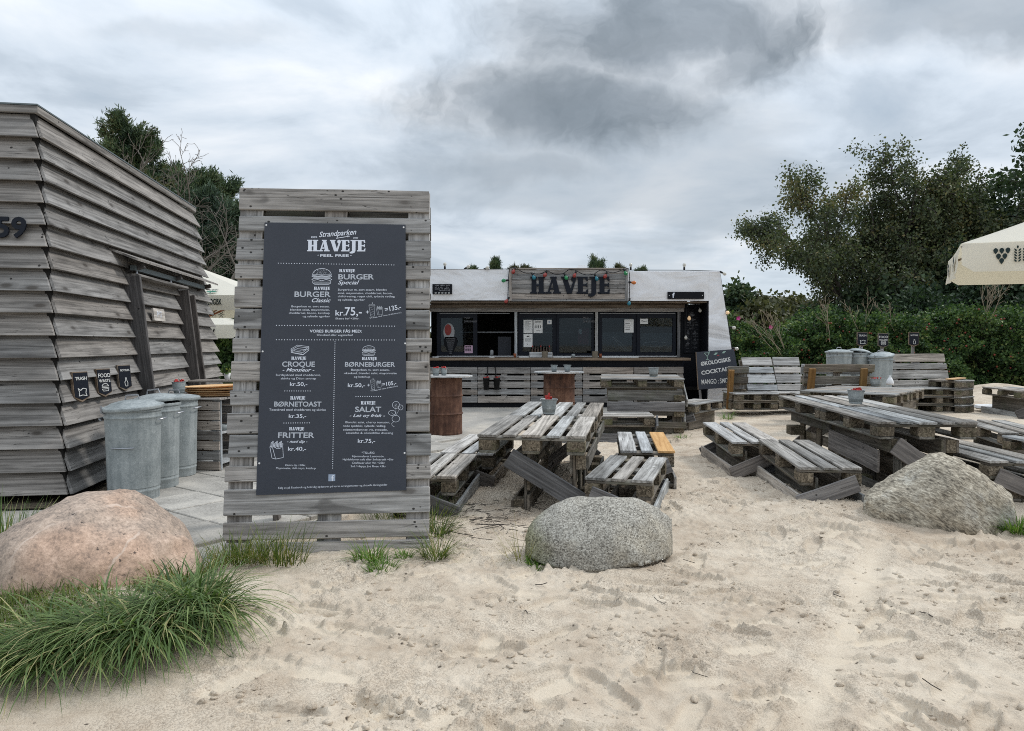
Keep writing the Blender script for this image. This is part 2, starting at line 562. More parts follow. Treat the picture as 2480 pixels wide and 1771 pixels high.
def fascia_mat():
    m, k = new_mat('white_sheet')
    co = k.n('ShaderNodeTexCoord').outputs['Object']
    w = k.noise(k.mul(co, (0.8, 1, 1.6)), 1.1, 3, 0.5, 0.6)
    st = k.noise(k.mul(co, (9, 9, 0.9)), 1.0, 4, 0.6)
    col = k.mix(k.step(st, 0.5, 0.9), (0.72, 0.72, 0.735), (0.64, 0.64, 0.655))
    col = k.mix(k.math('MULTIPLY', k.step(k.noise(co, 2.2, 5, 0.6), 0.52, 0.75), 0.25), col, (0.54, 0.54, 0.56))
    return finish(m, k, col, 0.35, k.bump(w, 0.5, 0.16), 0.15, 0.4)


MAT['white_sheet'] = fascia_mat()


def canvas_mat():
    m, k = new_mat('cream_canvas')
    co = k.n('ShaderNodeTexCoord').outputs['Object']
    n = k.noise(co, 1.8, 4, 0.5)
    col = k.mix(n, (0.72, 0.69, 0.60), (0.80, 0.77, 0.68))
    nn = k.bump(k.noise(k.mul(co, (2, 2, 0.6)), 1.6, 3, 0.5), 0.25, 0.05)
    b = k.n('ShaderNodeBsdfPrincipled', None, Roughness=0.85)
    k.set(b.inputs['Base Color'], col)
    k.t.links.new(nn, b.inputs['Normal'])
    tr = k.n('ShaderNodeBsdfTranslucent', None, Color=(0.72, 0.66, 0.50, 1))
    mx = k.n('ShaderNodeMixShader', None, i0=0.30)
    k.t.links.new(b.outputs[0], mx.inputs[1])
    k.t.links.new(tr.outputs[0], mx.inputs[2])
    o = k.n('ShaderNodeOutputMaterial')
    k.t.links.new(mx.outputs[0], o.inputs[0])
    return m


MAT['canvas'] = canvas_mat()


def sand_mat():
    m, k = new_mat('sand')
    co = k.n('ShaderNodeTexCoord').outputs['Object']
    big = k.noise(co, 0.8, 5, 0.6, 0.4)
    med = k.noise(co, 5.0, 5, 0.65)
    grain = k.noise(co, 260.0, 2, 0.6)
    gr2 = k.noise(co, 120.0, 3, 0.65)
    f = k.math('ADD', k.math('MULTIPLY', big, 0.5), k.math('MULTIPLY', med, 0.5))
    col = k.ramp(f, [(0.38, (0.395, 0.318, 0.240)), (0.49, (0.495, 0.418, 0.328)), (0.60, (0.575, 0.498, 0.400))])
    press = k.n('ShaderNodeAttribute', {'attribute_name': 'press'}).outputs['Fac']
    col = k.mix(k.math('MULTIPLY', press, 0.55), col, (0.61, 0.525, 0.41))
    # coarse gritty patches
    grit = k.math('MULTIPLY', k.step(gr2, 0.49, 0.62), k.math('ADD', 0.25, k.step(k.noise(co, 1.5, 5, 0.65), 0.46, 0.56)))
    grit = k.math('MULTIPLY', grit, k.math('SUBTRACT', 1.0, k.math('MULTIPLY', press, 0.9)))
    col = k.mix(k.math('MULTIPLY', grit, 0.25), col, (0.23, 0.165, 0.115))
    col = k.mix(k.math('MULTIPLY', k.step(grain, 0.58, 0.70), 0.22), col, (0.20, 0.155, 0.12))
    col = k.mix(k.math('MULTIPLY', k.step(grain, 0.42, 0.28), 0.35), col, (0.70, 0.61, 0.49))
    sv = k.voro(k.mul(co, (1, 1.6, 1)), 11.0)
    scol = k.sep(k.voro(k.mul(co, (1, 1.6, 1)), 11.0, 'F1', 'Color'))[0]
    speck = k.math('MULTIPLY', k.step(sv, 0.11, 0.05), k.math('GREATER_THAN', scol, 0.72))
    col = k.mix(k.math('MULTIPLY', speck, 0.85), col, (0.055, 0.040, 0.030))
    h = k.math('ADD', k.math('MULTIPLY', gr2, 0.7), k.math('ADD', k.math('MULTIPLY', grain, 0.25), k.math('MULTIPLY', grit, 0.3)))
    return finish(m, k, col, 0.92, k.bump(h, 0.6, 0.009), 0, 0.15)


MAT['sand'] = sand_mat()


def paver_mat():
    m, k = new_mat('concrete_paver')
    rnd = k.n('ShaderNodeObjectInfo').outputs['Random']
    co = k.vmath('ADD', k.n('ShaderNodeTexCoord').outputs['Object'], k.comb(k.math('MULTIPLY', rnd, 31.0), k.math('MULTIPLY', rnd, 17.0), 0.0))
    f = k.math('ADD', k.math('MULTIPLY', k.noise(co, 3.0, 5, 0.6), 0.6), k.math('MULTIPLY', k.noise(co, 60.0, 3, 0.6), 0.4))
    col = k.ramp(f, [(0.38, (0.235, 0.220, 0.198)), (0.5, (0.365, 0.345, 0.312)), (0.62, (0.47, 0.438, 0.388))])
    tv = k.math('ADD', 0.86, k.math('MULTIPLY', rnd, 0.26))
    col = k.mul(col, k.comb(tv, tv, tv))
    return finish(m, k, col, 0.88, k.bump(f, 0.3, 0.006), 0, 0.2)


MAT['paver'] = paver_mat()


def patio_mat():
    m, k = new_mat('sandy_paving')
    co = k.n('ShaderNodeTexCoord').outputs['Object']
    f = k.math('ADD', k.math('MULTIPLY', k.noise(k.mul(co, (1, 0.5, 1)), 1.3, 5, 0.6), 0.7), k.math('MULTIPLY', k.noise(co, 40.0, 3, 0.6), 0.3))
    col = k.ramp(f, [(0.32, (0.25, 0.24, 0.22)), (0.48, (0.35, 0.33, 0.30)), (0.62, (0.46, 0.42, 0.36))])
    rot = k.n('ShaderNodeMapping', None, Vector=co, Rotation=(0, 0, R(36)))
    x, y, z = k.sep(rot.outputs[0])
    lx = k.math('ABSOLUTE', k.math('SUBTRACT', k.math('FRACT', k.math('DIVIDE', x, 0.5)), 0.5))
    ly = k.math('ABSOLUTE', k.math('SUBTRACT', k.math('FRACT', k.math('DIVIDE', y, 0.5)), 0.5))
    jl = k.math('GREATER_THAN', k.math('MAXIMUM', lx, ly), 0.486)
    col = k.mix(k.math('MULTIPLY', jl, 0.5), col, (0.17, 0.155, 0.135))
    return finish(m, k, col, 0.9, k.bump(f, 0.25, 0.01), 0, 0.2)


MAT['patio'] = patio_mat()


def soil_mat():
    m, k = new_mat('damp_soil')
    co = k.n('ShaderNodeTexCoord').outputs['Object']
    f = k.noise(co, 22.0, 6, 0.7)
    col = k.ramp(f, [(0.3, (0.035, 0.028, 0.02)), (0.55, (0.10, 0.082, 0.06)), (0.75, (0.22, 0.18, 0.13))])
    return finish(m, k, col, 0.95, k.bump(f, 0.9, 0.02), 0, 0.1)


MAT['soil'] = soil_mat()


def stone(name, kind):
    m, k = new_mat(name)
    co = k.n('ShaderNodeTexCoord').outputs['Object']
    if kind == 'pink':
        big = k.noise(co, 2.6, 5, 0.6, 0.5)
        fine = k.noise(co, 60.0, 4, 0.75)
        med = k.noise(co, 16.0, 4, 0.65, 0.5)
        f = k.math('ADD', k.math('MULTIPLY', fine, 0.40), k.math('ADD', k.math('MULTIPLY', med, 0.30), k.math('MULTIPLY', big, 0.30)))
        col = k.ramp(f, [(0.37, (0.110, 0.088, 0.076)), (0.45, (0.275, 0.220, 0.180)), (0.53, (0.425, 0.330, 0.262)), (0.63, (0.58, 0.47, 0.385))])
        pinkm = k.step(k.noise(co, 1.7, 3, 0.5), 0.46, 0.62)
        col = k.mix(k.math('MULTIPLY', pinkm, 0.55), col, k.mul(col, (1.20, 0.97, 0.84)))
        for i, (rot, sc, wth) in enumerate((((0.3, 0.4, 0.9), 1.15, 0.016), ((0.8, -0.5, 0.3), 0.85, 0.012), ((1.2, 0.2, -0.4), 0.7, 0.009))):
            mp = k.n('ShaderNodeMapping', None, Vector=co, Rotation=rot)
            wv = k.sep(mp.outputs[0])[0]
            wv = k.math('ADD', k.math('MULTIPLY', wv, sc * 2), k.math('MULTIPLY', k.noise(co, 3.0, 5, 0.55), 0.34))
            ln = k.math('ABSOLUTE', k.math('SUBTRACT', k.math('FRACT', wv), 0.5))
            vein = k.math('MULTIPLY', k.step(ln, wth * 1.6, wth * 0.3), k.step(k.noise(co, 2.0 + i, 4, 0.6), 0.40, 0.60))
            col = k.mix(k.math('MULTIPLY', vein, 0.75), col, (0.58, 0.47, 0.39))
        pit = k.step(k.noise(co, 34.0, 3, 0.6), 0.36, 0.27)
        col = k.mix(k.math('MULTIPLY', pit, 0.85), col, (0.035, 0.03, 0.03))
    elif kind == 'grey':
        fine = k.noise(k.mul(co, (1, 1, 1.4)), 105.0, 3, 0.75)
        cell = k.sep(k.voro(co, 150.0, 'F1', 'Color'))[0]
        big = k.noise(co, 4.5, 5, 0.6)
        f = k.math('ADD', k.math('MULTIPLY', fine, 0.6), k.math('ADD', k.math('MULTIPLY', cell, 0.22), k.math('MULTIPLY', big, 0.22)))
        col = k.ramp(f, [(0.36, (0.085, 0.078, 0.066)), (0.46, (0.220, 0.205, 0.176)), (0.55, (0.325, 0.305, 0.262)), (0.67, (0.50, 0.48, 0.425))])
        x, y, z = k.sep(co)
        gm = k.math('MULTIPLY', k.step(k.math('ADD', x, k.math('MULTIPLY', big, 0.25)), -0.16, -0.33), 0.75)
        col = k.mix(gm, col, k.mul(col, (0.62, 0.66, 0.34)))
        col = k.mix(k.math('MULTIPLY', k.step(k.noise(co, 3.0, 4, 0.6), 0.5, 0.7), 0.4), col, k.mul(col, (1.12, 1.0, 0.8)))
        med = big
    else:
        mp = k.n('ShaderNodeMapping', None, Vector=co, Rotation=(0.2, R(-33), 0.35))
        p = k.mul(mp.outputs[0], (1, 1, 3.2))
        fine = k.noise(p, 26.0, 5, 0.8, 0.3)
        big = k.noise(co, 4.0, 5, 0.6)
        f = k.math('ADD', k.math('MULTIPLY', fine, 0.75), k.math('MULTIPLY', big, 0.25))
        col = k.ramp(f, [(0.38, (0.075, 0.064, 0.052)), (0.46, (0.235, 0.205, 0.158)), (0.53, (0.400, 0.352, 0.275)), (0.62, (0.64, 0.59, 0.48))])
        col = k.mix(k.math('MULTIPLY', k.step(big, 0.52, 0.68), 0.5), col, k.mul(col, (0.70, 0.78, 0.92)))
        med = big
    nn = k.bump(k.math('ADD', k.math('MULTIPLY', fine, 0.4), k.math('MULTIPLY', med, 0.9)), 0.40, 0.016)
    return finish(m, k, col, 0.85, nn, 0, 0.25)


def leafy(name, cols, rough=0.55, trans=0.25):
    """cols: 3 colours by the per-leaf attribute 'shade'"""
    m, k = new_mat(name)
    at = k.n('ShaderNodeAttribute', {'attribute_name': 'shade'}).outputs['Fac']
    col = k.ramp(at, [(i / (len(cols) - 1), c) for i, c in enumerate(cols)])
    b = k.n('ShaderNodeBsdfPrincipled', None, Roughness=rough)
    k.set(b.inputs['Base Color'], col)
    k.set(b.inputs['Specular IOR Level'], 0.25)
    tr = k.n('ShaderNodeBsdfTranslucent', None, Color=k.mul(col, (1.1, 1.25, 0.6)))
    mx = k.n('ShaderNodeMixShader', None, i0=trans)
    k.t.links.new(b.outputs[0], mx.inputs[1])
    k.t.links.new(tr.outputs[0], mx.inputs[2])
    o = k.n('ShaderNodeOutputMaterial')
    k.t.links.new(mx.outputs[0], o.inputs[0])
    return m


MAT['birch_leaf'] = leafy('birch_leaf', [(0.032, 0.045, 0.027), (0.068, 0.090, 0.046), (0.115, 0.128, 0.062), (0.19, 0.155, 0.072)])
MAT['dark_leaf'] = leafy('dark_leaf', [(0.018, 0.034, 0.020), (0.042, 0.070, 0.038), (0.075, 0.110, 0.055)])
MAT['pine_leaf'] = leafy('pine_leaf', [(0.022, 0.040, 0.024), (0.055, 0.092, 0.044), (0.105, 0.140, 0.062), (0.12, 0.105, 0.05)], 0.6, 0.1)
MAT['blue_pine'] = leafy('blue_pine', [(0.035, 0.058, 0.042), (0.070, 0.110, 0.068), (0.12, 0.15, 0.08)], 0.6, 0.1)
MAT['olive_leaf'] = leafy('olive_leaf', [(0.038, 0.044, 0.022), (0.078, 0.082, 0.038), (0.12, 0.112, 0.05)])
MAT['rose_leaf'] = leafy('rose_leaf', [(0.018, 0.040, 0.016), (0.054, 0.102, 0.035), (0.115, 0.180, 0.058), (0.24, 0.25, 0.088)])
MAT['grass_long'] = leafy('grass_long', [(0.045, 0.080, 0.026), (0.105, 0.165, 0.055), (0.19, 0.26, 0.095), (0.40, 0.35, 0.18)], 0.5, 0.3)
MAT['grass_fine'] = leafy('grass_fine', [(0.040, 0.068, 0.016), (0.085, 0.130, 0.026), (0.15, 0.185, 0.042), (0.28, 0.24, 0.10)], 0.5, 0.3)
MAT['grass_bright'] = leafy('grass_bright', [(0.05, 0.10, 0.02), (0.10, 0.19, 0.035), (0.17, 0.27, 0.06), (0.24, 0.26, 0.10)], 0.5, 0.3)
MAT['bark'] = plain('bark', (0.060, 0.052, 0.045), 0.9, var=0.4, scale=9)
MAT['dead_bark'] = plain('dead_bark', (0.135, 0.118, 0.100), 0.9, var=0.3, scale=9)
MAT['stalk'] = plain('stalk', (0.24, 0.20, 0.145), 0.9, var=0.25, scale=9)
MAT['rose_hip'] = plain('rose_hip', (0.17, 0.035, 0.022), 0.5)
MAT['rose_petal'] = plain('rose_petal', (0.55, 0.07, 0.26), 0.6)


def bulb_mat(name, col, emit=0.0):
    m, k = new_mat(name)
    ex = {'Transmission Weight': 0.25}
    if emit:
        ex['Emission Color'] = tuple(col) + (1,)
        ex['Emission Strength'] = emit
    return finish(m, k, col, 0.12, None, 0, 0.5, ex)


MAT['bulb_red'] = bulb_mat('bulb_red', (0.34, 0.045, 0.035))
MAT['bulb_blue'] = bulb_mat('bulb_blue', (0.02, 0.20, 0.27))
MAT['bulb_green'] = bulb_mat('bulb_green', (0.02, 0.25, 0.09))
MAT['bulb_orange'] = bulb_mat('bulb_orange', (0.60, 0.17, 0.03))
MAT['bulb_clear'] = bulb_mat('bulb_clear', (0.62, 0.60, 0.54))
MAT['bulb_lit'] = bulb_mat('bulb_lit', (0.9, 0.66, 0.40), 0.12)


def glass_mat():
    m, k = new_mat('window_glass')
    gl = k.n('ShaderNodeBsdfGlossy', None, Color=(0.7, 0.76, 0.8, 1), Roughness=0.03)
    tr = k.n('ShaderNodeBsdfTransparent', None, Color=(0.55, 0.60, 0.62, 1))
    fr = k.n('ShaderNodeFresnel', None, IOR=1.5)
    mx = k.n('ShaderNodeMixShader', None, i0=k.math('MULTIPLY', fr.outputs[0], 0.8))
    k.t.links.new(tr.outputs[0], mx.inputs[1])
    k.t.links.new(gl.outputs[0], mx.inputs[2])
    o = k.n('ShaderNodeOutputMaterial')
    k.t.links.new(mx.outputs[0], o.inputs[0])
    return m


MAT['glass'] = glass_mat()
MAT['frosted'] = plain('frosted', (0.085, 0.098, 0.115), 0.35, var=0.15, scale=3)

# ------------------------------------------------------------------ boards
_board_cache = {}


def board_mesh(L, W, T, mat, var=0):
    key = (round(L, 2), round(W, 3), round(T, 3), mat.name, var)
    if key in _board_cache:
        return _board_cache[key]
    L, W, T = key[:3]
    r = random.Random(hash((key[0], key[1], key[2], var)) & 0xffff)
    c = min(0.005, T * 0.2, W * 0.2)
    xs = [-L / 2, -L / 2 + c, -L * 0.17, L * 0.17, L / 2 - c, L / 2]
    vs_, fs_ = [], []
    for i, x in enumerate(xs):
        e = c if i in (0, 5) else 0.0
        jy = r.uniform(-1, 1) * min(0.003, W * 0.02)
        jz = r.uniform(-1, 1) * min(0.003, T * 0.06)
        w, t = W / 2 - e * 0.6, T / 2 - e * 0.6
        jx = [r.uniform(-0.004, 0.004) if i in (0, 5) else 0.0 for _ in range(2)]
        for (y, z) in ((-w + c, -t), (w - c, -t), (w, -t + c), (w, t - c), (w - c, t), (-w + c, t), (-w, t - c), (-w, -t + c)):
            vs_.append((x + jx[0 if y < 0 else 1], y + jy, z + jz))
    for i in range(5):
        for k in range(8):
            k2 = (k + 1) % 8
            fs_.append((i * 8 + k, (i + 1) * 8 + k, (i + 1) * 8 + k2, i * 8 + k2))
    fs_.append(tuple(range(8)))
    fs_.append(tuple(40 + k for k in reversed(range(8))))
    mb = MB()
    mb.add(vs_, fs_)
    me = mb.mesh('board', [mat])
    _board_cache[key] = me
    return me


def board(parent, name, a, b, width, thick, up, mat, label=None):
    """board from a to b (centre line, parent's frame); up = normal of its broad face"""
    a, b, up = Vector(a), Vector(b), Vector(up)
    x = b - a
    L = x.length
    x.normalize()
    z = (up - x * up.dot(x)).normalized()
    y = z.cross(x)
    M = Matrix.Identity(4)
    flip = rng.random() < 0.5
    if flip:
        x, y = -x, -y
    for i in range(3):
        M[i][0], M[i][1], M[i][2], M[i][3] = x[i], y[i], z[i], (a[i] + b[i]) / 2
    o = link(name, board_mesh(L, width, thick, mat, rng.randrange(4)), parent, None, None, M)
    if label:
        o['label'] = label
    return o


def pallet(parent, M, L=1.2, W=0.8, boards=5, top=None, under=None, gaps=True, runners=True, odd=None):
    """pallet in frame M: x along its boards, z from 0 to 0.144"""
    top = top or MAT['pallet_top']
    under = under or MAT['pallet_under']
    nx = [0.0725, L / 2, L - 0.0725]
    Rm = M.to_3x3()
    zax = Rm @ Vector((0, 0, 1))

    def bd(name, a, b, w, t, mat, lab=None):
        board(parent, name, M @ Vector(a), M @ Vector(b), w, t, zax, mat, lab)
    if boards == 5:
        ws = [0.145, 0.10, 0.145, 0.10, 0.145]
    elif boards == 3:
        ws = [0.145, 0.10, 0.145]
    elif boards == 4:
        ws = [0.13, 0.10, 0.10, 0.10]
    else:
        ws = [0.12] * boards
    sc = W / 0.8 if boards == 5 else 1.0
    ws = [w * sc for w in ws]
    gap = (W - sum(ws)) / (len(ws) - 1)
    y = 0.0
    for i, w in enumerate(ws):
        dz = rng.uniform(-0.002, 0.002)
        e0, e1 = rng.uniform(-0.012, 0.006), rng.uniform(-0.006, 0.012)
        m = top
        lab = None
        if odd and i in odd:
            m, lab = odd[i]
        bd('plank', (e0, y + w / 2, 0.133 + dz), (L + e1, y + w / 2, 0.133 + dz), w, 0.022, m, lab)
        y += w + gap
    rows = [0.0725 if W > 0.6 else 0.055, W / 2, W - (0.0725 if W > 0.6 else 0.055)] if W > 0.6 else [0.055, W - 0.055]
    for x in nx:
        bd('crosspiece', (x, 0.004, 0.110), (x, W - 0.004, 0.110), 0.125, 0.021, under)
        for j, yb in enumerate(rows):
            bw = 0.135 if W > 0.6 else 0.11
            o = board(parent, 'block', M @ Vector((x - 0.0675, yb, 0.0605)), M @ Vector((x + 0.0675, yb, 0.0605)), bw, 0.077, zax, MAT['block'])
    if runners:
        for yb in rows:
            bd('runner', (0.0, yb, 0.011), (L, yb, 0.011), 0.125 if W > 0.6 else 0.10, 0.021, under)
MAT['pink_paper'] = plain('pink_paper', (0.50, 0.34, 0.44), 0.7)
MAT['red_poster'] = plain('red_poster', (0.20, 0.04, 0.06), 0.7)
MAT['bulb_bottle'] = plain('bottle_glass', (0.05, 0.03, 0.02), 0.2)
MAT['pot_label'] = plain('pot_label', (0.40, 0.28, 0.20), 0.7)
MAT['bark_pot'] = plain('bark_pot', (0.17, 0.145, 0.11), 0.9, var=0.5, scale=40)
MAT['dim_print'] = plain('dim_print', (0.20, 0.205, 0.22), 0.7, var=0.2, scale=30)
MAT['scoop_red'] = plain('scoop_red', (0.22, 0.035, 0.03), 0.6)

# ------------------------------------------------------------------ ground
PATIO_EDGE = [(-1.75, 3.2), (-1.72, 4.2), (-1.45, 5.2), (-1.1, 6.6), (-0.88, 7.8), (-0.3, 10.2), (0.5, 12.2), (1.9, 13.6), (4.6, 14.2), (4.6, 20.0)]


def patio_side(x, y):
    """signed distance-like value: positive on the sand side of the patio edge"""
    ex = np.interp(y, [p[1] for p in PATIO_EDGE], [p[0] for p in PATIO_EDGE])
    return x - ex


def lines(segs):
    out = [segs[0][0]]
    for a, b, st in segs:
        n = max(1, int(round((b - a) / st)))
        out += list(np.linspace(a, b, n + 1)[1:])
    return np.array(out)


def build_sand():
    xs = lines([(-500, -60, 110), (-60, -12, 8), (-12, -4, 0.8), (-4, -1.2, 0.10), (-1.2, 3.6, 0.009), (3.6, 5.2, 0.025), (5.2, 12, 0.25), (12, 30, 3), (30, 500, 90)])
    ys = lines([(-500, -30, 100), (-30, 0, 6), (0, 1.8, 0.6), (1.8, 2.2, 0.05), (2.2, 4.2, 0.008), (4.2, 6.5, 0.018), (6.5, 10, 0.05), (10, 18, 0.15), (18, 40, 2), (40, 800, 90)])
    X, Y = np.meshgrid(xs, ys)
    Z = 0.030 * fbm(X * 0.7, Y * 0.7, 2, 3) + 0.013 * fbm(X * 2.3, Y * 2.6, 3, 11)
    near = np.clip((13 - Y) / 6, 0, 1) * np.clip((Y + 2) / 2, 0, 1)
    fn = 0.45 * fbm(X * 9, Y * 10, 2, 21, 0.5) + 0.75 * fbm(X * 24, Y * 26, 3, 25, 0.6) * (0.35 + np.clip(fbm(X * 1.7, Y * 1.9, 2, 29) + 0.35, 0, 1))
    Z += 0.0120 * fn * near
    P_ = np.zeros_like(Z)
    rid = 1 - np.abs(fbm(X * 3.1 + 0.4 * fn, Y * 4.2, 3, 33))
    Z += 0.012 * np.clip(rid - 0.75, 0, 1) * 4 * near * np.clip(fbm(X * 1.2, Y * 1.2, 2, 44) + 0.3, 0, 1)
    r = np.random.RandomState(5)
    # foot prints with a raised rim and a few with a ribbed sole
    for i in range(640):
        px, py = r.uniform(-1.1, 6.2), 2.1 + 7.5 * r.rand() ** 1.5
        ang = r.uniform(0, np.pi)
        if r.rand() < 0.6:
            ang = r.normal(0.35, 0.5)
        L, W = r.uniform(0.11, 0.16), r.uniform(0.042, 0.06)
        dep = r.uniform(0.008, 0.023)
        pr_ = r.uniform(0.0, 1.0)
        i0, i1 = np.searchsorted(xs, [px - 0.28, px + 0.28])
        j0, j1 = np.searchsorted(ys, [py - 0.28, py + 0.28])
        if i1 - i0 < 3 or j1 - j0 < 3:
            continue
        lx, ly = X[j0:j1, i0:i1] - px, Y[j0:j1, i0:i1] - py
        a = (lx * math.cos(ang) + ly * math.sin(ang)) / L
        b = (-lx * math.sin(ang) + ly * math.cos(ang)) / (W * (1 - 0.22 * np.cos((lx * math.cos(ang) + ly * math.sin(ang)) / L * 2.4)))
        d = np.sqrt(a * a + b * b) + 0.12 * fn[j0:j1, i0:i1]
        inside = 1 / (1 + np.exp(np.clip((d - 1) * 20, -50, 50)))
        Z[j0:j1, i0:i1] -= 0.75 * inside * 0.0105 * fn[j0:j1, i0:i1] * near[j0:j1, i0:i1]
        dz_ = -dep * inside + dep * 0.6 * np.exp(-((d - 1.15) / 0.11) ** 2) * (0.6 + 0.8 * np.clip(fn[j0:j1, i0:i1] + 0.4, 0, 1.2))
        if r.rand() < 0.4:
            dz_ += 0.0022 * inside * np.sin(a * L * 230)
        Z[j0:j1, i0:i1] += dz_
        P_[j0:j1, i0:i1] = np.maximum(P_[j0:j1, i0:i1], inside * pr_)
    # crumbs and broken crust lumps
    for i in range(900):
        px, py = r.uniform(-1.3, 5.5), 2.1 + 6 * r.rand() ** 1.4
        s = r.uniform(0.008, 0.030)
        i0, i1 = np.searchsorted(xs, [px - s * 2, px + s * 2])
        j0, j1 = np.searchsorted(ys, [py - s * 2, py + s * 2])
        if i1 - i0 < 2 or j1 - j0 < 2:
            continue
        d = np.hypot((X[j0:j1, i0:i1] - px) / s, (Y[j0:j1, i0:i1] - py) / (s * 0.8)) + 0.4 * fn[j0:j1, i0:i1]
        Z[j0:j1, i0:i1] += r.uniform(0.25, 0.7) * s * np.clip(1.25 - d, 0, 0.6)
    # a dragged track running away to the right
    tx = 0.95 + (Y - 2.3) * 0.62
    tr = np.exp(-((X - tx) / 0.085) ** 2) * np.clip((4.6 - Y) / 0.5, 0, 1) * np.clip((Y - 1.9) / 0.3, 0, 1)
    rim = np.exp(-((np.abs(X - tx) - 0.13) / 0.03) ** 2) * np.clip((4.6 - Y) / 0.5, 0, 1) * np.clip((Y - 1.9) / 0.3, 0, 1)
    Z = Z * (1 - 0.75 * tr) - 0.014 * tr + 0.008 * rim
    # banks round the furniture and the boulders
    for (bx, by, s, h) in ((-1.1, 4.0, 0.45, 0.03), (0.5, 4.25, 0.5, 0.02), (2.9, 5.0, 0.6, 0.03), (-0.15, 5.3, 0.4, 0.03), (2.2, 5.25, 0.4, 0.04),
                           (1.2, 5.6, 0.5, 0.03), (10.9, 16.4, 0.8, 0.36), (12.2, 16.2, 0.9, 0.20), (9.6, 15.6, 0.7, 0.10), (-2.2, 3.45, 0.52, 0.13), (-1.62, 3.05, 0.42, 0.085), (-1.25, 3.12, 0.26, 0.05)):
        Z += h * np.exp(-(((X - bx) ** 2 + (Y - by) ** 2) / (s * s)))
    far = np.clip((np.abs(Y - 8) - 14) / 10, 0, 1)
    Z = Z * (1 - far)
    side = patio_side(X, Y)
    wav = 0.12 * fbm(X * 2.0, Y * 2.0, 3, 71)
    t = np.clip((side + wav + 0.10) / 0.30, 0, 1)
    patio_on = np.where((Y > 3.35) & (Y < 20), 1 - t, 0)
    patio_on = patio_on * np.clip((Y - 3.35 + wav) / 0.6, 0, 1)
    Z = Z * (1 - patio_on) - 0.07 * patio_on
    nx, ny = len(xs), len(ys)
    V = np.stack([X.ravel(), Y.ravel(), Z.ravel()], 1)
    I = np.arange(nx * ny).reshape(ny, nx)
    F = np.stack([I[:-1, :-1].ravel(), I[:-1, 1:].ravel(), I[1:, 1:].ravel(), I[1:, :-1].ravel()], 1)
    me = mesh_np('sand', V, F, MAT['sand'])
    me.polygons.foreach_set('use_smooth', [True] * len(me.polygons))
    o = link('sand', me)
    at = me.attributes.new('press', 'FLOAT', 'POINT')
    at.data.foreach_set('value', np.clip(P_ + 0.8 * tr, 0, 1).ravel().astype(np.float32))
    global GX, GY, GZ
    GX, GY, GZ = xs, ys, Z
    tag(o, 'pale trampled beach sand with footprints and broken crust', None, None, 'structure')


build_sand()


def gz(x, y):
    """sand height at x, y"""
    x, y = np.asarray(x, float), np.asarray(y, float)
    i = np.clip(np.searchsorted(GX, x) - 1, 0, len(GX) - 2)
    j = np.clip(np.searchsorted(GY, y) - 1, 0, len(GY) - 2)
    u = np.clip((x - GX[i]) / (GX[i + 1] - GX[i]), 0, 1)
    v = np.clip((y - GY[j]) / (GY[j + 1] - GY[j]), 0, 1)
    return (GZ[j, i] * (1 - u) + GZ[j, i + 1] * u) * (1 - v) + (GZ[j + 1, i] * (1 - u) + GZ[j + 1, i + 1] * u) * v

def sand_clods():
    """broken crust flakes and small clods kicked up by feet"""
    r = np.random.RandomState(23)
    V, F = [], []
    n = 0
    cl = [(r.uniform(-1.0, 4.6), 2.25 + 4.2 * r.rand() ** 1.4) for _ in range(120)]
    for i in range(4200):
        if r.rand() < 0.75:
            c = cl[r.randint(len(cl))]
            x, y = c[0] + r.normal() * 0.09, c[1] + r.normal() * 0.07
        else:
            x, y = r.uniform(-1.2, 5.0), 2.25 + 4.5 * r.rand() ** 1.4
        if not (2.2 < y < 7.5) or float(patio_side(np.array(x), np.array(y))) < 0.1:
            continue
        s = 0.0035 + 0.016 * r.rand() ** 3.2
        flat = r.uniform(0.3, 0.9)
        z = float(gz(x, y))
        m = 6
        a0 = r.uniform(0, 6.28)
        tilt = r.normal(size=2) * 0.25
        ring = []
        for k in range(m):
            a = a0 + k * 2 * math.pi / m
            rr = s * r.uniform(0.7, 1.25)
            dx_, dy_ = rr * math.cos(a), rr * math.sin(a) * 0.8
            ring.append((dx_, dy_))
        for lev, (sc, h) in enumerate(((1.0, -0.3), (1.05, 0.25), (0.66, 0.75))):
            for dx_, dy_ in ring:
                V.append((x + dx_ * sc, y + dy_ * sc, z + s * flat * h + (dx_ * tilt[0] + dy_ * tilt[1]) * (lev > 0)))
        for lev in range(2):
            for k in range(m):
                k2 = (k + 1) % m
                F.append((n + lev * m + k, n + lev * m + k2, n + lev * m + m + k2, n + lev * m + m + k))
        F.append((n + 12, n + 13, n + 14, n + 15))
        F.append((n + 15, n + 16, n + 17, n + 12))
        n += 18
    me = mesh_np('sand_crumbs', np.array(V), np.array(F), MAT['sand'])
    o = link('sand_crumbs', me)
    tag(o, 'small clods and flakes of broken sand crust between the footprints', None, None, 'stuff')


sand_clods()

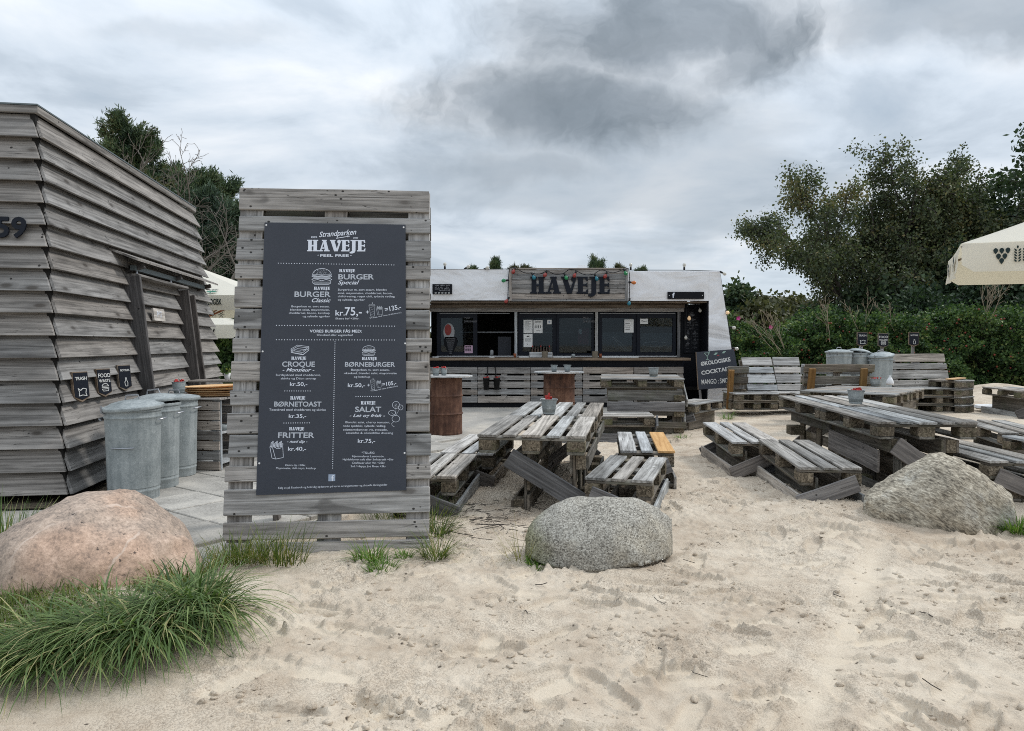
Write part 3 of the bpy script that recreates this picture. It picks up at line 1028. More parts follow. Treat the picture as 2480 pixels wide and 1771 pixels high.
# patio: pavers one by one near the camera, a sandy sheet farther on
patio = thing('patio', 'grey square concrete pavers laid diagonally between hut and menu board', None)
patio['kind'] = 'structure'
mb = MB()
poly = [(-9, 3.6), (-1.70, 3.6), (-1.66, 4.2), (-1.4, 5.2), (-1.05, 6.6), (-0.83, 7.8), (-0.25, 10.2), (0.55, 12.2), (1.95, 13.6), (4.55, 14.35), (4.55, 20), (-9, 20)]
mb.add([(x, y, -0.028) for x, y in poly], [tuple(range(len(poly)))])
mb.build('bedding', MAT['patio'], patio)
pv = [MB() for _ in range(3)]
for q_, mbx in enumerate(pv):
    s, c_ = 0.2425, 0.006
    zz = 0.0
    ring0 = [(-s, -s), (s, -s), (s, s), (-s, s)]
    vs_ = [(x, y, -0.05) for x, y in ring0] + [(x, y, -c_) for x, y in ring0] + [(x * (1 - c_ / s), y * (1 - c_ / s), 0) for x, y in ring0]
    fs_ = []
    for l in range(2):
        for k_ in range(4):
            fs_.append((l * 4 + k_, l * 4 + (k_ + 1) % 4, l * 4 + 4 + (k_ + 1) % 4, l * 4 + 4 + k_))
    fs_.append((8, 9, 10, 11))
    mbx.add(vs_, fs_)
pvm = [m.mesh('paver', [MAT['paver']]) for m in pv]
ca, sa = math.cos(R(-36.5)), math.sin(R(-36.5))
for i in range(-30, 30):
    for j in range(-30, 40):
        x, y = i * 0.5 * ca - j * 0.5 * sa - 3.0, i * 0.5 * sa + j * 0.5 * ca + 6.0
        if not (3.9 < y < 9.6 and -4.6 < x and float(patio_side(np.array(x), np.array(y))) < -0.12):
            continue
        # skip what the hut stands on
        if (x + 3.48) * 0.9894 + (y - 5.62) * 0.1449 < -0.05 and y > 5.5:
            continue
        o = link('paver', pvm[(i + j) % 3], patio)
        o.location = (x, y, rng.uniform(-0.004, 0.004))
        o.rotation_euler = (R(rng.uniform(-0.4, 0.4)), R(rng.uniform(-0.4, 0.4)), R(-36.5 + rng.uniform(-0.4, 0.4)))

# dark soil under the hut's overhang
mb = MB()
sx = []
ring = [(-8, 4.75), (-3.25, 5.42), (-3.12, 5.6), (-3.9, 10.9), (-9, 10.9)]
mb.add([(x, y, 0.012) for x, y in ring], [tuple(range(5))])
o = mb.build('soil', MAT['soil'])
tag(o, 'strip of dark damp soil along the foot of the timber hut', None, None, 'structure')

# ------------------------------------------------------------------ timber hut
HC = Vector((-3.4822, 5.6216, 0.06))
E1 = Vector((-0.1449, 0.9894, 0))
E2 = Vector((-0.9894, -0.1449, 0))
LEAN = 0.1089
HL, HH, HW = 5.058, 3.058, 4.2
hut = thing('timber_hut', 'grey weathered timber hut with overlapping leaning board walls and number 59', 'hut', HC)
UZ = Vector((0, 0, 1))
# local frame of the hut: a = along the side wall, b = leftwards along the front


def hp_(a, b, h):
    return E1 * a + E2 * b + UZ * h


def side_pt(s, h, off=0.0):
    """point on the side wall (s along, h up, off outwards)"""
    nrm = (-E2 + UZ * LEAN).normalized()
    return hp_(s, LEAN * h, h) + nrm * off


def front_pt(s, h, off=0.0):
    nrm = (-E1 + UZ * LEAN).normalized()
    return hp_(LEAN * h, s, h) + nrm * off


# dark core inside the cladding
mb = MB()
t_ = 0.055
b0 = [hp_(t_, t_, 0.02), hp_(HL - t_, t_, 0.02), hp_(HL - t_, HW, 0.02), hp_(t_, HW, 0.02)]
tp = LEAN * HH
b1 = [hp_(tp + t_, tp + t_, HH), hp_(HL - tp - t_, tp + t_, HH), hp_(HL - tp - t_, HW, HH), hp_(tp + t_, HW, HH)]
mb.add(b0 + b1, [(0, 3, 2, 1), (4, 5, 6, 7), (0, 1, 5, 4), (1, 2, 6, 5), (2, 3, 7, 6), (3, 0, 4, 7)])
mb.build('inner_wall', MAT['dark_gap'], hut)
NB = 17
PIT = 3.00 / NB
T_B = 0.028


def clad(fn, s0, s1, k, trim0=0.02, trim1=0.02, gap=None):
    """one lapped board between s0 and s1 (ends follow the leaning corners)"""
    h0 = HH - 0.05 - (k + 1) * PIT
    h1 = h0 + PIT + 0.035
    mbx = MB()
    o0, o1 = 0.064, -0.014          # bottom edge stands out, top edge tucks in
    pts = []
    for th in (0.0, T_B):
        for (h, of) in ((h0, o0), (h1, o1)):
            a0 = (s0 if s0 is not None else LEAN * h - of * 0.85 + trim0)
            a1 = (s1 if s1 is not None else (HL - LEAN * h + of * 0.9 - trim1 if fn is side_pt else HW))
            pts.append(fn(a0, h, of - T_B + th))
            pts.append(fn(a1, h, of - T_B + th))
    # pts: inner(0 bl,1 br,2 tl,3 tr) outer(4..7)
    cen = sum(pts, Vector()) / 8
    ax = (pts[1] - pts[0]).normalized()
    up = (pts[6] - pts[4]).normalized()
    nz = ax.cross(up).normalized()
    up = nz.cross(ax)
    M = Matrix.Identity(4)
    for i in range(3):
        M[i][0], M[i][1], M[i][2], M[i][3] = ax[i], up[i], nz[i], cen[i]
    Mi = M.inverted()
    jl = [Mi @ p for p in pts]
    for p in jl:
        p.y += rng.uniform(-0.0025, 0.0025)
        p.z += rng.uniform(-0.0015, 0.0015)
    mbx.add(jl, [(0, 1, 3, 2), (4, 6, 7, 5), (0, 4, 5, 1), (2, 3, 7, 6), (0, 2, 6, 4), (1, 5, 7, 3)])
    me = mbx.mesh('cladding_board', [MAT['hut_wood']])
    bm = bmesh.new()
    bm.from_mesh(me)
    bmesh.ops.recalc_face_normals(bm, faces=bm.faces)
    bmesh.ops.bevel(bm, geom=list(bm.edges), offset=0.003, segments=1, affect='EDGES')
    bm.to_mesh(me)
    bm.free()
    link('cladding_board', me, hut, None, None, M)


JA, JB = 1.75, 3.42          # the two door jambs along the side wall
DOOR_TOP = 1.86
for k in range(NB):
    hmid = HH - 0.05 - (k + 0.5) * PIT
    clad(front_pt, None, HW, k, 0.024)
    if hmid > DOOR_TOP + 0.05:
        clad(side_pt, None, None, k, 0.020)
    else:
        clad(side_pt, None, JA - 0.02, k, 0.020)
        clad(side_pt, JA + 0.03, JB - 0.03, k)
        clad(side_pt, JB + 0.03, None, k)
# corner post in the dark reveal
mb = MB()
c0, c1 = hp_(0.012, 0.012, 0.0), hp_(LEAN * HH + 0.012, LEAN * HH + 0.012, HH - 0.02)
mb.tube([c0, c1], 0.028, 4)
mb.build('corner_post', MAT['dark_gap'], hut)
# roof fascia and deck
for (pa, pb, up) in ((hp_(tp - 0.02, tp - 0.03, HH + 0.0), hp_(tp - 0.02, HW, HH + 0.0), -E1), (hp_(tp - 0.03, tp - 0.02, HH + 0.0), hp_(HL - tp + 0.03, tp - 0.02, HH + 0.0), -E2)):
    board(hut, 'roof_fascia', pa + UZ * 0.012, pb + UZ * 0.012, 0.06, 0.03, up, MAT['hut_wood'])
mb = MB()
zz = HH + 0.045
mb.add([hp_(tp - 0.035, tp - 0.035, zz), hp_(HL - tp + 0.035, tp - 0.035, zz), hp_(HL - tp + 0.035, HW, zz), hp_(tp - 0.035, HW, zz),
        hp_(tp - 0.035, tp - 0.035, zz + 0.012), hp_(HL - tp + 0.035, tp - 0.035, zz + 0.012), hp_(HL - tp + 0.035, HW, zz + 0.012), hp_(tp - 0.035, HW, zz + 0.012)],
       [(0, 3, 2, 1), (4, 5, 6, 7), (0, 1, 5, 4), (1, 2, 6, 5), (2, 3, 7, 6), (3, 0, 4, 7)])
mb.build('roof', MAT['rail_steel'], hut)


def hut_plank(name, s, h0, h1, off0, off1, th, mat):
    """plank standing out from the side wall at s, from h0 to h1"""
    a = side_pt(s, h0, (off0 + off1) / 2)
    b = side_pt(s, h1, (off0 + off1) / 2)
    board(hut, name, a, b, off1 - off0, th, E1, mat)


hut_plank('door_jamb', JA, 0.0, DOOR_TOP, -0.03, 0.17, 0.045, MAT['jamb_wood'])
hut_plank('door_jamb', JB, 0.0, DOOR_TOP - 0.02, -0.03, 0.16, 0.04, MAT['jamb_wood'])
hut_plank('door_jamb', JB + 0.36, 0.0, DOOR_TOP - 0.06, -0.03, 0.13, 0.04, MAT['jamb_wood'])
board(hut, 'door_header', side_pt(JA, DOOR_TOP + 0.012, 0.08), side_pt(JB + 0.02, DOOR_TOP + 0.012, 0.08), 0.16, 0.028, UZ, MAT['hut_wood'])
# sliding rail, hangers and the little lean-to hood above it
mb = MB()
mb.tube([side_pt(JA + 0.02, DOOR_TOP + 0.085, 0.10), side_pt(4.35, DOOR_TOP + 0.085, 0.10)], 0.035, 4)
mb.build('sliding_rail', MAT['rail_steel'], hut)
for s in (JA + 0.12, JA + 1.2):
    mb = MB()
    mb.tube([side_pt(s, DOOR_TOP + 0.02, 0.10), side_pt(s, DOOR_TOP + 0.10, 0.10)], 0.014, 8)
    mb.build('rail_hanger', MAT['steel'], hut)
mb = MB()
i0, i1 = side_pt(JA - 0.25, 2.10, 0.0), side_pt(4.75, 2.10, 0.0)
o0_, o1_ = side_pt(JA - 0.2, 1.985, 0.22), side_pt(4.68, 1.985, 0.22)
th = UZ * 0.022
mb.add([i0, i1, o1_, o0_, i0 + th, i1 + th, o1_ + th, o0_ + th], [(0, 1, 2, 3), (4, 7, 6, 5), (0, 4, 5, 1), (1, 5, 6, 2), (2, 6, 7, 3), (3, 7, 4, 0)])
mb.build('door_hood', MAT['hut_wood'], hut)
for s in (JA + 0.1, 3.1, 4.4):
    board(hut, 'hood_bracket', side_pt(s, 1.93, 0.0), side_pt(s, 1.965, 0.19), 0.05, 0.05, UZ, MAT['jamb_wood'])


PENDING = []


def text_obj(body, size, mat, parent, M, extrude=0.0, align='CENTER', name='lettering', shear=0.0, offset=0.0, width=None):
    """one flat line of writing; turned into a mesh at the end"""
    cu = bpy.data.curves.new('writing', 'FONT')
    cu.body = body
    cu.size = size
    cu.align_x = align
    cu.align_y = 'CENTER'
    cu.extrude = extrude
    cu.shear = shear
    cu.offset = offset
    cu.resolution_u = 3
    tmp = bpy.data.objects.new('writing', cu)
    C.objects.link(tmp)
    me = bpy.data.meshes.new(name)
    me.materials.append(mat)
    o = link(name, me, parent, None, None, M)
    if len(body) > 1:
        o['kind'] = 'stuff'
    PENDING.append((tmp, o, mat, width))
    return o


def finish_texts():
    bpy.context.view_layer.update()
    dg = bpy.context.evaluated_depsgraph_get()
    for tmp, o, mat, width in PENDING:
        me = bpy.data.meshes.new_from_object(tmp.evaluated_get(dg))
        me.materials.clear()
        me.materials.append(mat)
        if width:
            xs = [v.co.x for v in me.vertices]
            s = width / (max(xs) - min(xs))
            for v in me.vertices:
                v.co.x *= s
        old = o.data
        o.data = me
        me.name = old.name
        bpy.data.meshes.remove(old)
        cu = tmp.data
        bpy.data.objects.remove(tmp)
        bpy.data.curves.remove(cu)


def frame_M(origin, x, z):
    """matrix whose local X = x, local Y = up direction z (for text lying in XY), local Z = outwards"""
    x = Vector(x).normalized()
    z = Vector(z)
    z = (z - x * z.dot(x)).normalized()
    n = x.cross(z)
    M = Matrix.Identity(4)
    for i in range(3):
        M[i][0], M[i][1], M[i][2], M[i][3] = x[i], z[i], n[i], origin[i]
    return M


# house number 59
fup = (UZ + E1 * LEAN).normalized()
for ch, s in (('5', 0.505), ('9', 0.387)):
    text_obj(ch, 0.225, MAT['navy_paint'], hut, frame_M(front_pt(s, 2.085, 0.062), -E2, fup), 0.008, name='house_number', offset=0.006)

# small painted plaque on the door and the three bin signs on the wall
def pennant(name, label, M, w, h, lines_, icon, post=0.0, group=None):
    """pointed blackboard sign; local x right, y up, z outwards; origin at its centre"""
    root = thing(name, label, 'sign', (0, 0, 0), group=group)
    root.matrix_world = M
    tip = h * 0.16

    def shape(k_):
        return [(-w / 2 * k_, h / 2 * k_), (-w / 2 * k_, -h / 2 + tip + (1 - k_) * h * .3), (0, -h / 2 - (k_ - 1) * h * .5 + (1 - k_) * h * .55), (w / 2 * k_, -h / 2 + tip + (1 - k_) * h * .3), (w / 2 * k_, h / 2 * k_)]
    A = Matrix(((1, 0, 0, 0), (0, 0, 1, 0), (0, 1, 0, 0), (0, 0, 0, 1)))   # (x,depth,z)->(x,z,depth)
    mbx = MB()
    mbx.prism(shape(1.0), -0.022, 0.0, A)
    mbx.build('backing', MAT['orange_wood'] if False else MAT['counter_wood'], root)
    mbx = MB()
    mbx.prism(shape(0.93), 0.0006, 0.004, A)
    mbx.build('blackboard', MAT['navy_paint'], root)
    y = h * 0.33
    for ln in lines_:
        sz = min(w * 1.25 / max(3, len(ln)), h * 0.22)
        text_obj(ln, sz, MAT['chalk_white'], root, Matrix.Translation((0, y - sz * 0.4, 0.0062)), 0.0008, offset=0.0004)
        y -= sz * 1.05
    mbx = MB()
    for pl_ in icon:
        for a_, b_ in zip(pl_[:-1], pl_[1:]):
            mbx.tube([(a_[0] * w, a_[1] * h, 0.006), (b_[0] * w, b_[1] * h, 0.006)], w * 0.022, 4)
    mbx.build('drawing', MAT['chalk_white'], root)
    if post:
        board(root, 'post', (0, -h / 2 + 0.02, -0.037), (0, -h / 2 - post, -0.037), 0.055, 0.03, (0, 0, 1), MAT['hut_wood'])
    return root


IC_BAG = [[(-.25, -.05), (-.1, -.12), (.05, -.05), (.28, -.08), (.22, -.2), (.28, -.30), (.0, -.27), (-.22, -.30), (-.18, -.18), (-.25, -.05)]]
IC_BUN = [[(-.24, -.12), (-.15, -.05), (0, -.03), (.15, -.05), (.24, -.12), (-.24, -.12)], [(-.26, -.17), (.26, -.17)], [(-.24, -.22), (.24, -.22), (.18, -.29), (-.18, -.29), (-.24, -.22)]]
IC_BOT = [[(-.02, .0), (.06, .0), (.07, -.1), (.14, -.17), (.12, -.31), (-.06, -.31), (-.1, -.17), (-.03, -.1), (-.02, .0)]]
sgn_x = (E1 * 0.93 + Vector((0.36, 0, 0))).normalized()
for s, h, lab, ln, ic in ((0.283, 0.822, 'pointed TRASH blackboard on the hut wall, above the nearest galvanised bin', ['TRASH'], IC_BAG),
                          (0.744, 0.831, 'pointed FOOD WASTE blackboard with burger drawing, middle one on the hut wall', ['FOOD', 'WASTE'], IC_BUN),
                          (1.224, 0.852, 'pointed BOTTLES blackboard on the hut wall, beside the door jamb', ['BOTTLES'], IC_BOT)):
    sgup = (UZ - E2 * 0 + E2 * LEAN).normalized()
    pos = HC + side_pt(s, h, 0.09)
    pennant('bin_sign', lab, frame_M(pos, sgn_x, sgup), 0.155, 0.25, ln, ic, group='bin signs on the hut wall')
pq = thing('door_plaque', 'small pale wooden plaque with worn white letters on the hut door', 'plaque')
pq.matrix_world = frame_M(HC + side_pt(2.42, 1.495, 0.085), E1, (UZ + E2 * LEAN).normalized())
mb = MB()
mb.box((0, 0, 0), (0.36, 0.135, 0.022))
mb.build('plate', MAT['pallet_pale'], pq)
text_obj('P IT', 0.095, MAT['print_white'], pq, Matrix.Translation((0, 0, 0.0125)), 0.0008)

# ------------------------------------------------------------------ menu board of three pallets
SB = Vector((-1.0921, 4.2426, -0.0341))
SYAW, SLEAN = 0.0871, -0.1852
menu = thing('menu_board', 'tall leaning sign of three grey pallets carrying a dark printed burger menu', 'menu board', SB, (0, 0, 0))
menu.rotation_mode = 'QUATERNION'
menu.rotation_quaternion = (Matrix.Rotation(SYAW, 3, 'Z') @ Matrix.Rotation(SLEAN, 3, 'X')).to_quaternion()
PLK = [(-0.0511, 0.1079), (0.1201, 0.2272), (0.2615, 0.4192), (0.4588, 0.5561), (0.6037, 0.7424), (0.7475, 0.8773), (0.9183, 1.0135), (1.0653, 1.1928),
       (1.2426, 1.3373), (1.3902, 1.5232), (1.5286, 1.6656), (1.7089, 1.8066), (1.8339, 1.9765), (2.0207, 2.1233), (2.1623, 2.3109)]
for i, (z0, z1) in enumerate(PLK):
    e0, e1 = rng.uniform(-0.012, 0.004), rng.uniform(-0.004, 0.012)
    board(menu, 'plank', (-0.600 + e0, 0.011 + rng.uniform(-.002, .002), (z0 + z1) / 2), (0.600 + e1, 0.011, (z0 + z1) / 2 + rng.uniform(-.003, .003)), z1 - z0 - 0.004, 0.022, (0, -1, 0), MAT['sign_wood'])
for pz0, pz1 in ((-0.05, 0.742), (0.748, 1.523), (1.529, 2.310)):
    for x in (-0.527, 0.0, 0.527):
        board(menu, 'crosspiece', (x, 0.034, pz0 + 0.004), (x, 0.034, pz1 - 0.004), 0.14, 0.022, (0, -1, 0), MAT['sign_wood'])
        for zf in (0.09, 0.5, 0.91):
            zc_ = pz0 + (pz1 - pz0) * zf
            board(menu, 'block', (x - 0.07, 0.085, zc_), (x + 0.07, 0.085, zc_), 0.10, 0.078, (0, -1, 0), MAT['block'])
    for zf in ((0.09, 0.5, 0.91) if pz0 < 0.5 else ()):
        zc_ = pz0 + (pz1 - pz0) * zf
        board(menu, 'runner', (-0.6, 0.135, zc_), (0.6, 0.135, zc_), 0.11, 0.022, (0, -1, 0), MAT['sign_wood'])
# props at the back that hold it up
for x in (-0.5, 0.5):
    board(menu, 'prop', (x, 0.16, 1.9), (x, 0.95, 0.03), 0.09, 0.04, (1, 0, 0), MAT['brace_wood'])
for zr in np.arange(0.775, 2.28, 0.118):
    board(menu, 'rear_board', (-0.6, 0.136, float(zr)), (0.6, 0.136, float(zr)), 0.114, 0.020, (0, -1, 0), MAT['pallet_under'])
# slate panel
mb = MB()
pan = [(-0.436, 2.0755), (-0.4245, 0.3830), (0.4600, 0.3960), (0.4440, 2.0740)]
mb.prism(pan, -0.0075, -0.0015)
panel = mb.build('menu_panel', MAT['slate'], menu)
mb = MB()
for (x, z) in ((-0.425, 2.058), (0.432, 2.056), (0.447, 1.30), (0.448, 0.62), (-0.413, 0.57), (-0.418, 1.25)):
    mb.lathe([(0.006, 0.0), (0.005, 0.002), (0.0001, 0.003)], 10)
    nv = 30
    for q_ in range(nv):
        p = mb.v[-nv + q_]
        mb.v[-nv + q_] = (p[0] + x, -0.0076 - p[2], p[1] + z)
mb.build('screw', MAT['white_paint'], panel)

HAVEJE = {
    'H': (0.88, [[(.08, .1), (.36, .1), (.36, .9), (.08, .9)], [(.50, .1), (.78, .1), (.78, .9), (.50, .9)], [(0, 0), (.41, 0), (.41, .1), (0, .1)], [(.45, 0), (.86, 0), (.86, .1), (.45, .1)],
                 [(0, .9), (.41, .9), (.41, 1), (0, 1)], [(.45, .9), (.86, .9), (.86, 1), (.45, 1)], [(.36, .43), (.50, .43), (.50, .56), (.36, .56)]]),
    'A': (0.92, [[(.37, .9), (.62, .9), (.82, .1), (.52, .1)], [(.28, .9), (.66, .9), (.66, 1), (.28, 1)], [(.37, .9), (.14, .1), (.25, .1), (.405, .66)],
                 [(.285, .23), (.472, .23), (.445, .34), (.315, .34)], [(0, 0), (.36, 0), (.36, .1), (0, .1)], [(.45, 0), (.90, 0), (.90, .1), (.45, .1)]]),
    'V': (0.90, [[(0, .9), (.44, .9), (.44, 1), (0, 1)], [(.06, .9), (.36, .9), (.545, .25), (.50, 0), (.34, 0)], [(.545, .25), (.68, .70), (.57, .80), (.60, .95), (.72, 1.02), (.84, .97), (.87, .86), (.62, 0), (.50, 0)]]),
    'E': (0.70, [[(.08, .1), (.36, .1), (.36, .9), (.08, .9)], [(0, 0), (.66, 0), (.66, .1), (0, .1)], [(.54, .1), (.66, .1), (.68, .27), (.56, .22)], [(0, .9), (.64, .9), (.64, 1), (0, 1)],
                 [(.52, .9), (.54, .78), (.66, .73), (.64, .9)], [(.36, .45), (.50, .45), (.50, .56), (.36, .56)], [(.50, .45), (.64, .36), (.62, .50), (.64, .66), (.50, .56)]]),
    'J': (0.56, [[(.16, .05), (.44, .05), (.44, .9), (.16, .9)], [(.04, .9), (.56, .9), (.56, 1), (.04, 1)], [(.16, .05), (.08, -.03), (-.02, -.04), (-.03, -.14), (.08, -.19), (.25, -.17), (.38, -.09), (.44, .05)]]),
}


def haveje(mbx, x0, z0, width, height, d0, d1, M=None, only=None):
    tot = sum(HAVEJE[c][0] for c in 'HAVEJE') - 0.04
    sx_ = width / tot
    x = x0
    for i, c in enumerate('HAVEJE'):
        w, polys = HAVEJE[c]
        if only is None or only == i:
            for p in polys:
                mbx.prism([(x + px * sx_, z0 + pz * height) for px, pz in p], d0, d1, M)
        x += w * sx_


TEXTS = [
    ('Strandparken', 's', 0.02, 1.994, 0.234, 0.04, 5.5),
    ('ESTB', 'n', -0.127, 1.977, 0.037, 0.011, 0.6),
    ('2020', 'n', 0.131, 1.977, 0.031, 0.009, 0.7),
    ('HAVEJE', 'H', 0.012, 1.891, 0.361, 0.075, 0.5),
    ('FEEL FREE', 'n', 0.002, 1.856, 0.177, 0.016, 0.5),
    ('HAVEJE', 'h', 0.082, 1.756, 0.098, 0.019, 0.4),
    ('BURGER', 'o', 0.139, 1.71, 0.221, 0.035, 0.4),
    ('Special', 's', 0.093, 1.677, 0.132, 0.029, 0.3),
    ('Burgerbun m. sort sesam, blandet', 'b', 0.179, 1.637, 0.302, 0.014, 0.3),
    ('salat, mayonnaise, cheddarost, bacon,', 'b', 0.197, 1.615, 0.339, 0.014, 0.2),
    ('chilidressing, røget chili, syltede rødløg', 'b', 0.204, 1.594, 0.351, 0.014, 0.2),
    ('og syltede agurker', 'b', 0.112, 1.572, 0.167, 0.014, 0.2),
    ('HAVEJE', 'h', -0.071, 1.641, 0.098, 0.019, 0.3),
    ('BURGER', 'o', -0.127, 1.595, 0.221, 0.036, 0.2),
    ('Classic', 's', -0.073, 1.561, 0.116, 0.029, 0.1),
    ('Burgerbun m. sort sesam,', 'b', -0.138, 1.528, 0.231, 0.014, 0.1),
    ('blandet salat, mayonnaise,', 'b', -0.141, 1.507, 0.24, 0.014, 0.1),
    ('cheddarost, bacon, ketchup', 'b', -0.144, 1.486, 0.248, 0.014, 0.1),
    ('og syltede agurker', 'b', -0.1, 1.465, 0.167, 0.014, 0.1),
    ('kr.', 'p', 0.044, 1.477, 0.057, 0.036, 0.1),
    ('75,-', 'p', 0.125, 1.478, 0.105, 0.055, 0.1),
    ('Ekstra bøf +20kr.', 'b', 0.09, 1.452, 0.145, 0.013, 0.1),
    ('+', 'p', 0.212, 1.486, 0.019, 0.02, 0.3),
    ('=135,-', 'p', 0.372, 1.511, 0.102, 0.032, 11.8),
    ('*(Tillæg ved visse drikkevarer)', 'b', 0.323, 1.475, 0.202, 0.009, 11.1),
    ('VORES BURGER FÅS MED:', 'n', 0.02, 1.369, 0.318, 0.018, -0.0),
    ('Oksekød eller vegetarbøf', 'b', 0.015, 1.347, 0.22, 0.014, -0.1),
    ('HAVEJE', 'h', -0.2, 1.198, 0.089, 0.019, -0.2),
    ('CROQUE', 'o', -0.2, 1.155, 0.197, 0.033, -0.3),
    ('- Monsieur -', 's', -0.199, 1.125, 0.192, 0.024, -0.3),
    ('Surdejsbrød med cheddarost,', 'b', -0.2, 1.097, 0.268, 0.015, -0.3),
    ('skinke og Dijon sennep', 'b', -0.198, 1.076, 0.21, 0.014, -0.4),
    ('kr.50,-', 'p', -0.196, 1.036, 0.104, 0.024, -0.4),
    ('HAVEJE', 'h', -0.199, 0.952, 0.089, 0.02, -0.5),
    ('BØRNETOAST', 'o', -0.197, 0.91, 0.281, 0.031, -0.5),
    ('Toastbrød med cheddarost og skinke', 'b', -0.198, 0.884, 0.337, 0.015, -0.6),
    ('kr.35,-', 'p', -0.197, 0.841, 0.104, 0.023, -0.6),
    ('HAVEJE', 'h', -0.2, 0.765, 0.089, 0.019, -0.7),
    ('FRITTER', 'o', -0.201, 0.72, 0.215, 0.034, -0.7),
    ('- med dip -', 's', -0.194, 0.69, 0.121, 0.019, -0.8),
    ('kr.40,-', 'p', -0.194, 0.643, 0.107, 0.024, -0.9),
    ('Ekstra dip +10kr.', 'b', -0.199, 0.551, 0.12, 0.013, -1.0),
    ('Mayonnaise, chili mayo, ketchup', 'b', -0.197, 0.533, 0.233, 0.013, -1.0),
    ('HAVEJE', 'h', 0.228, 1.195, 0.09, 0.019, -0.2),
    ('BØRNEBURGER', 'o', 0.233, 1.154, 0.306, 0.03, -0.3),
    ('Burgerbun m. sort sesam,', 'b', 0.235, 1.128, 0.233, 0.014, -0.3),
    ('oksekød, blandet salat, mayonnaise', 'b', 0.236, 1.107, 0.321, 0.014, -0.3),
    ('og ketchup', 'b', 0.185, 1.085, 0.099, 0.014, -0.3),
    ('kr.50,-', 'p', 0.152, 1.027, 0.104, 0.025, -0.4),
    ('+', 'p', 0.226, 1.028, 0.015, 0.017, -0.8),
    ('=105,-', 'p', 0.353, 1.036, 0.086, 0.025, 7.7),
    ('*(Tillæg ved visse drikkevarer)', 'b', 0.321, 1.013, 0.166, 0.01, 10.7),
    ('HAVEJE', 'h', 0.224, 0.919, 0.088, 0.02, -0.5),
    ('SALAT', 'o', 0.225, 0.873, 0.158, 0.034, -0.6),
    ('- Let og frisk -', 's', 0.221, 0.842, 0.215, 0.022, -0.6),
    ('Blandet salat, cherry tomater,', 'b', 0.224, 0.804, 0.267, 0.014, -0.7),
    ('røde spidskål, syltede rødløg,', 'b', 0.205, 0.782, 0.258, 0.014, -0.7),
    ('edamamebønner, ris, avocado,', 'b', 0.21, 0.759, 0.267, 0.014, -0.7),
    ('sesamfrø & olie/eddike dressing', 'b', 0.236, 0.739, 0.283, 0.014, -0.7),
    ('kr.75,-', 'p', 0.218, 0.685, 0.104, 0.025, -0.8),
    ('*TILLÆG:', 'b', 0.23, 0.619, 0.079, 0.014, -0.8),
    ('Hjemmelavet Lemonade,', 'b', 0.23, 0.598, 0.192, 0.013, -0.9),
    ('Hyldeblomst saft eller Solbærsaft +5kr', 'b', 0.23, 0.579, 0.303, 0.013, -0.9),
    ('Craftbeer eller Vin +25kr', 'b', 0.232, 0.558, 0.198, 0.014, -0.9),
    ('Sol / Happy Joe Rose +5kr', 'b', 0.232, 0.538, 0.21, 0.013, -1.0),
    ('Følg os på Facebook og hold dig opdateret på vores arrangementer og aktuelle åbningstider', 'b', 0.025, 0.422, 0.643, 0.013, 0.8),
]


def print_texts(parent, items, depth, mats):
    """turns text lines into one flat mesh per style on the plane y=depth of the parent"""
    objs = []
    for (body, st, x, z, w, h, ang) in items:
        if st in 'Hh':
            continue
        cu = bpy.data.curves.new('tmp', 'FONT')
        cu.body = body
        cu.size = 1.0
        cu.align_x = 'CENTER'
        cu.resolution_u = 2 if st == 'b' else 4
        if st == 's':
            cu.shear = 0.38
            cu.offset = 0.012
        elif st in 'no':
            cu.offset = 0.022
        elif st == 'p':
            cu.offset = 0.010
        o = bpy.data.objects.new('tmp', cu)
        C.objects.link(o)
        objs.append(o)
    bpy.context.view_layer.update()
    dg = bpy.context.evaluated_depsgraph_get()
    acc = {m: MB() for m in mats}
    it = iter(objs)
    for (body, st, x, z, w, h, ang) in items:
        key = mats[1] if st == 'o' else mats[0]
        if st in 'Hh':
            M = Matrix.Translation((x, depth, z)) @ Matrix.Rotation(R(-ang), 4, 'Y')
            tmp = MB()
            haveje(tmp, -w / 2, 0, w, h, 0, 0.0004, M)
            acc[key].add(tmp.v, tmp.f)
            continue
        o = next(it)
        me = bpy.data.meshes.new_from_object(o.evaluated_get(dg))
        co = np.zeros(len(me.vertices) * 3)
        me.vertices.foreach_get('co', co)
        co = co.reshape(-1, 3)
        xm, xM = co[:, 0].min(), co[:, 0].max()
        sx_ = w / (xM - xm)
        sz_ = h / (0.74 if st in 'nop' else 0.80)
        if body == '+':
            sz_ = sx_
        ca_, sa_ = math.cos(R(ang)), math.sin(R(ang))
        lx = (co[:, 0] - (xm + xM) / 2) * sx_
        lz = co[:, 1] * sz_
        vs_ = [(x + a * ca_ - b * sa_, depth, z + a * sa_ + b * ca_) for a, b in zip(lx, lz)]
        acc[key].add(vs_, [tuple(p.vertices) for p in me.polygons])
        bpy.data.meshes.remove(me)
    for o in objs:
        cu = o.data
        bpy.data.objects.remove(o)
        bpy.data.curves.remove(cu)
    return acc


acc = print_texts(menu, TEXTS, -0.0092, ['print_white', 'print_grey'])
W_ = acc['print_white']


def dots(mbx, a, b, n, r, depth=-0.0092):
    for i in range(n):
        t = i / (n - 1)
        x, z = a[0] + (b[0] - a[0]) * t, a[1] + (b[1] - a[1]) * t
        mbx.add([(x + r * math.cos(k * math.pi / 3), depth, z + r * math.sin(k * math.pi / 3)) for k in range(6)], [tuple(range(6))])


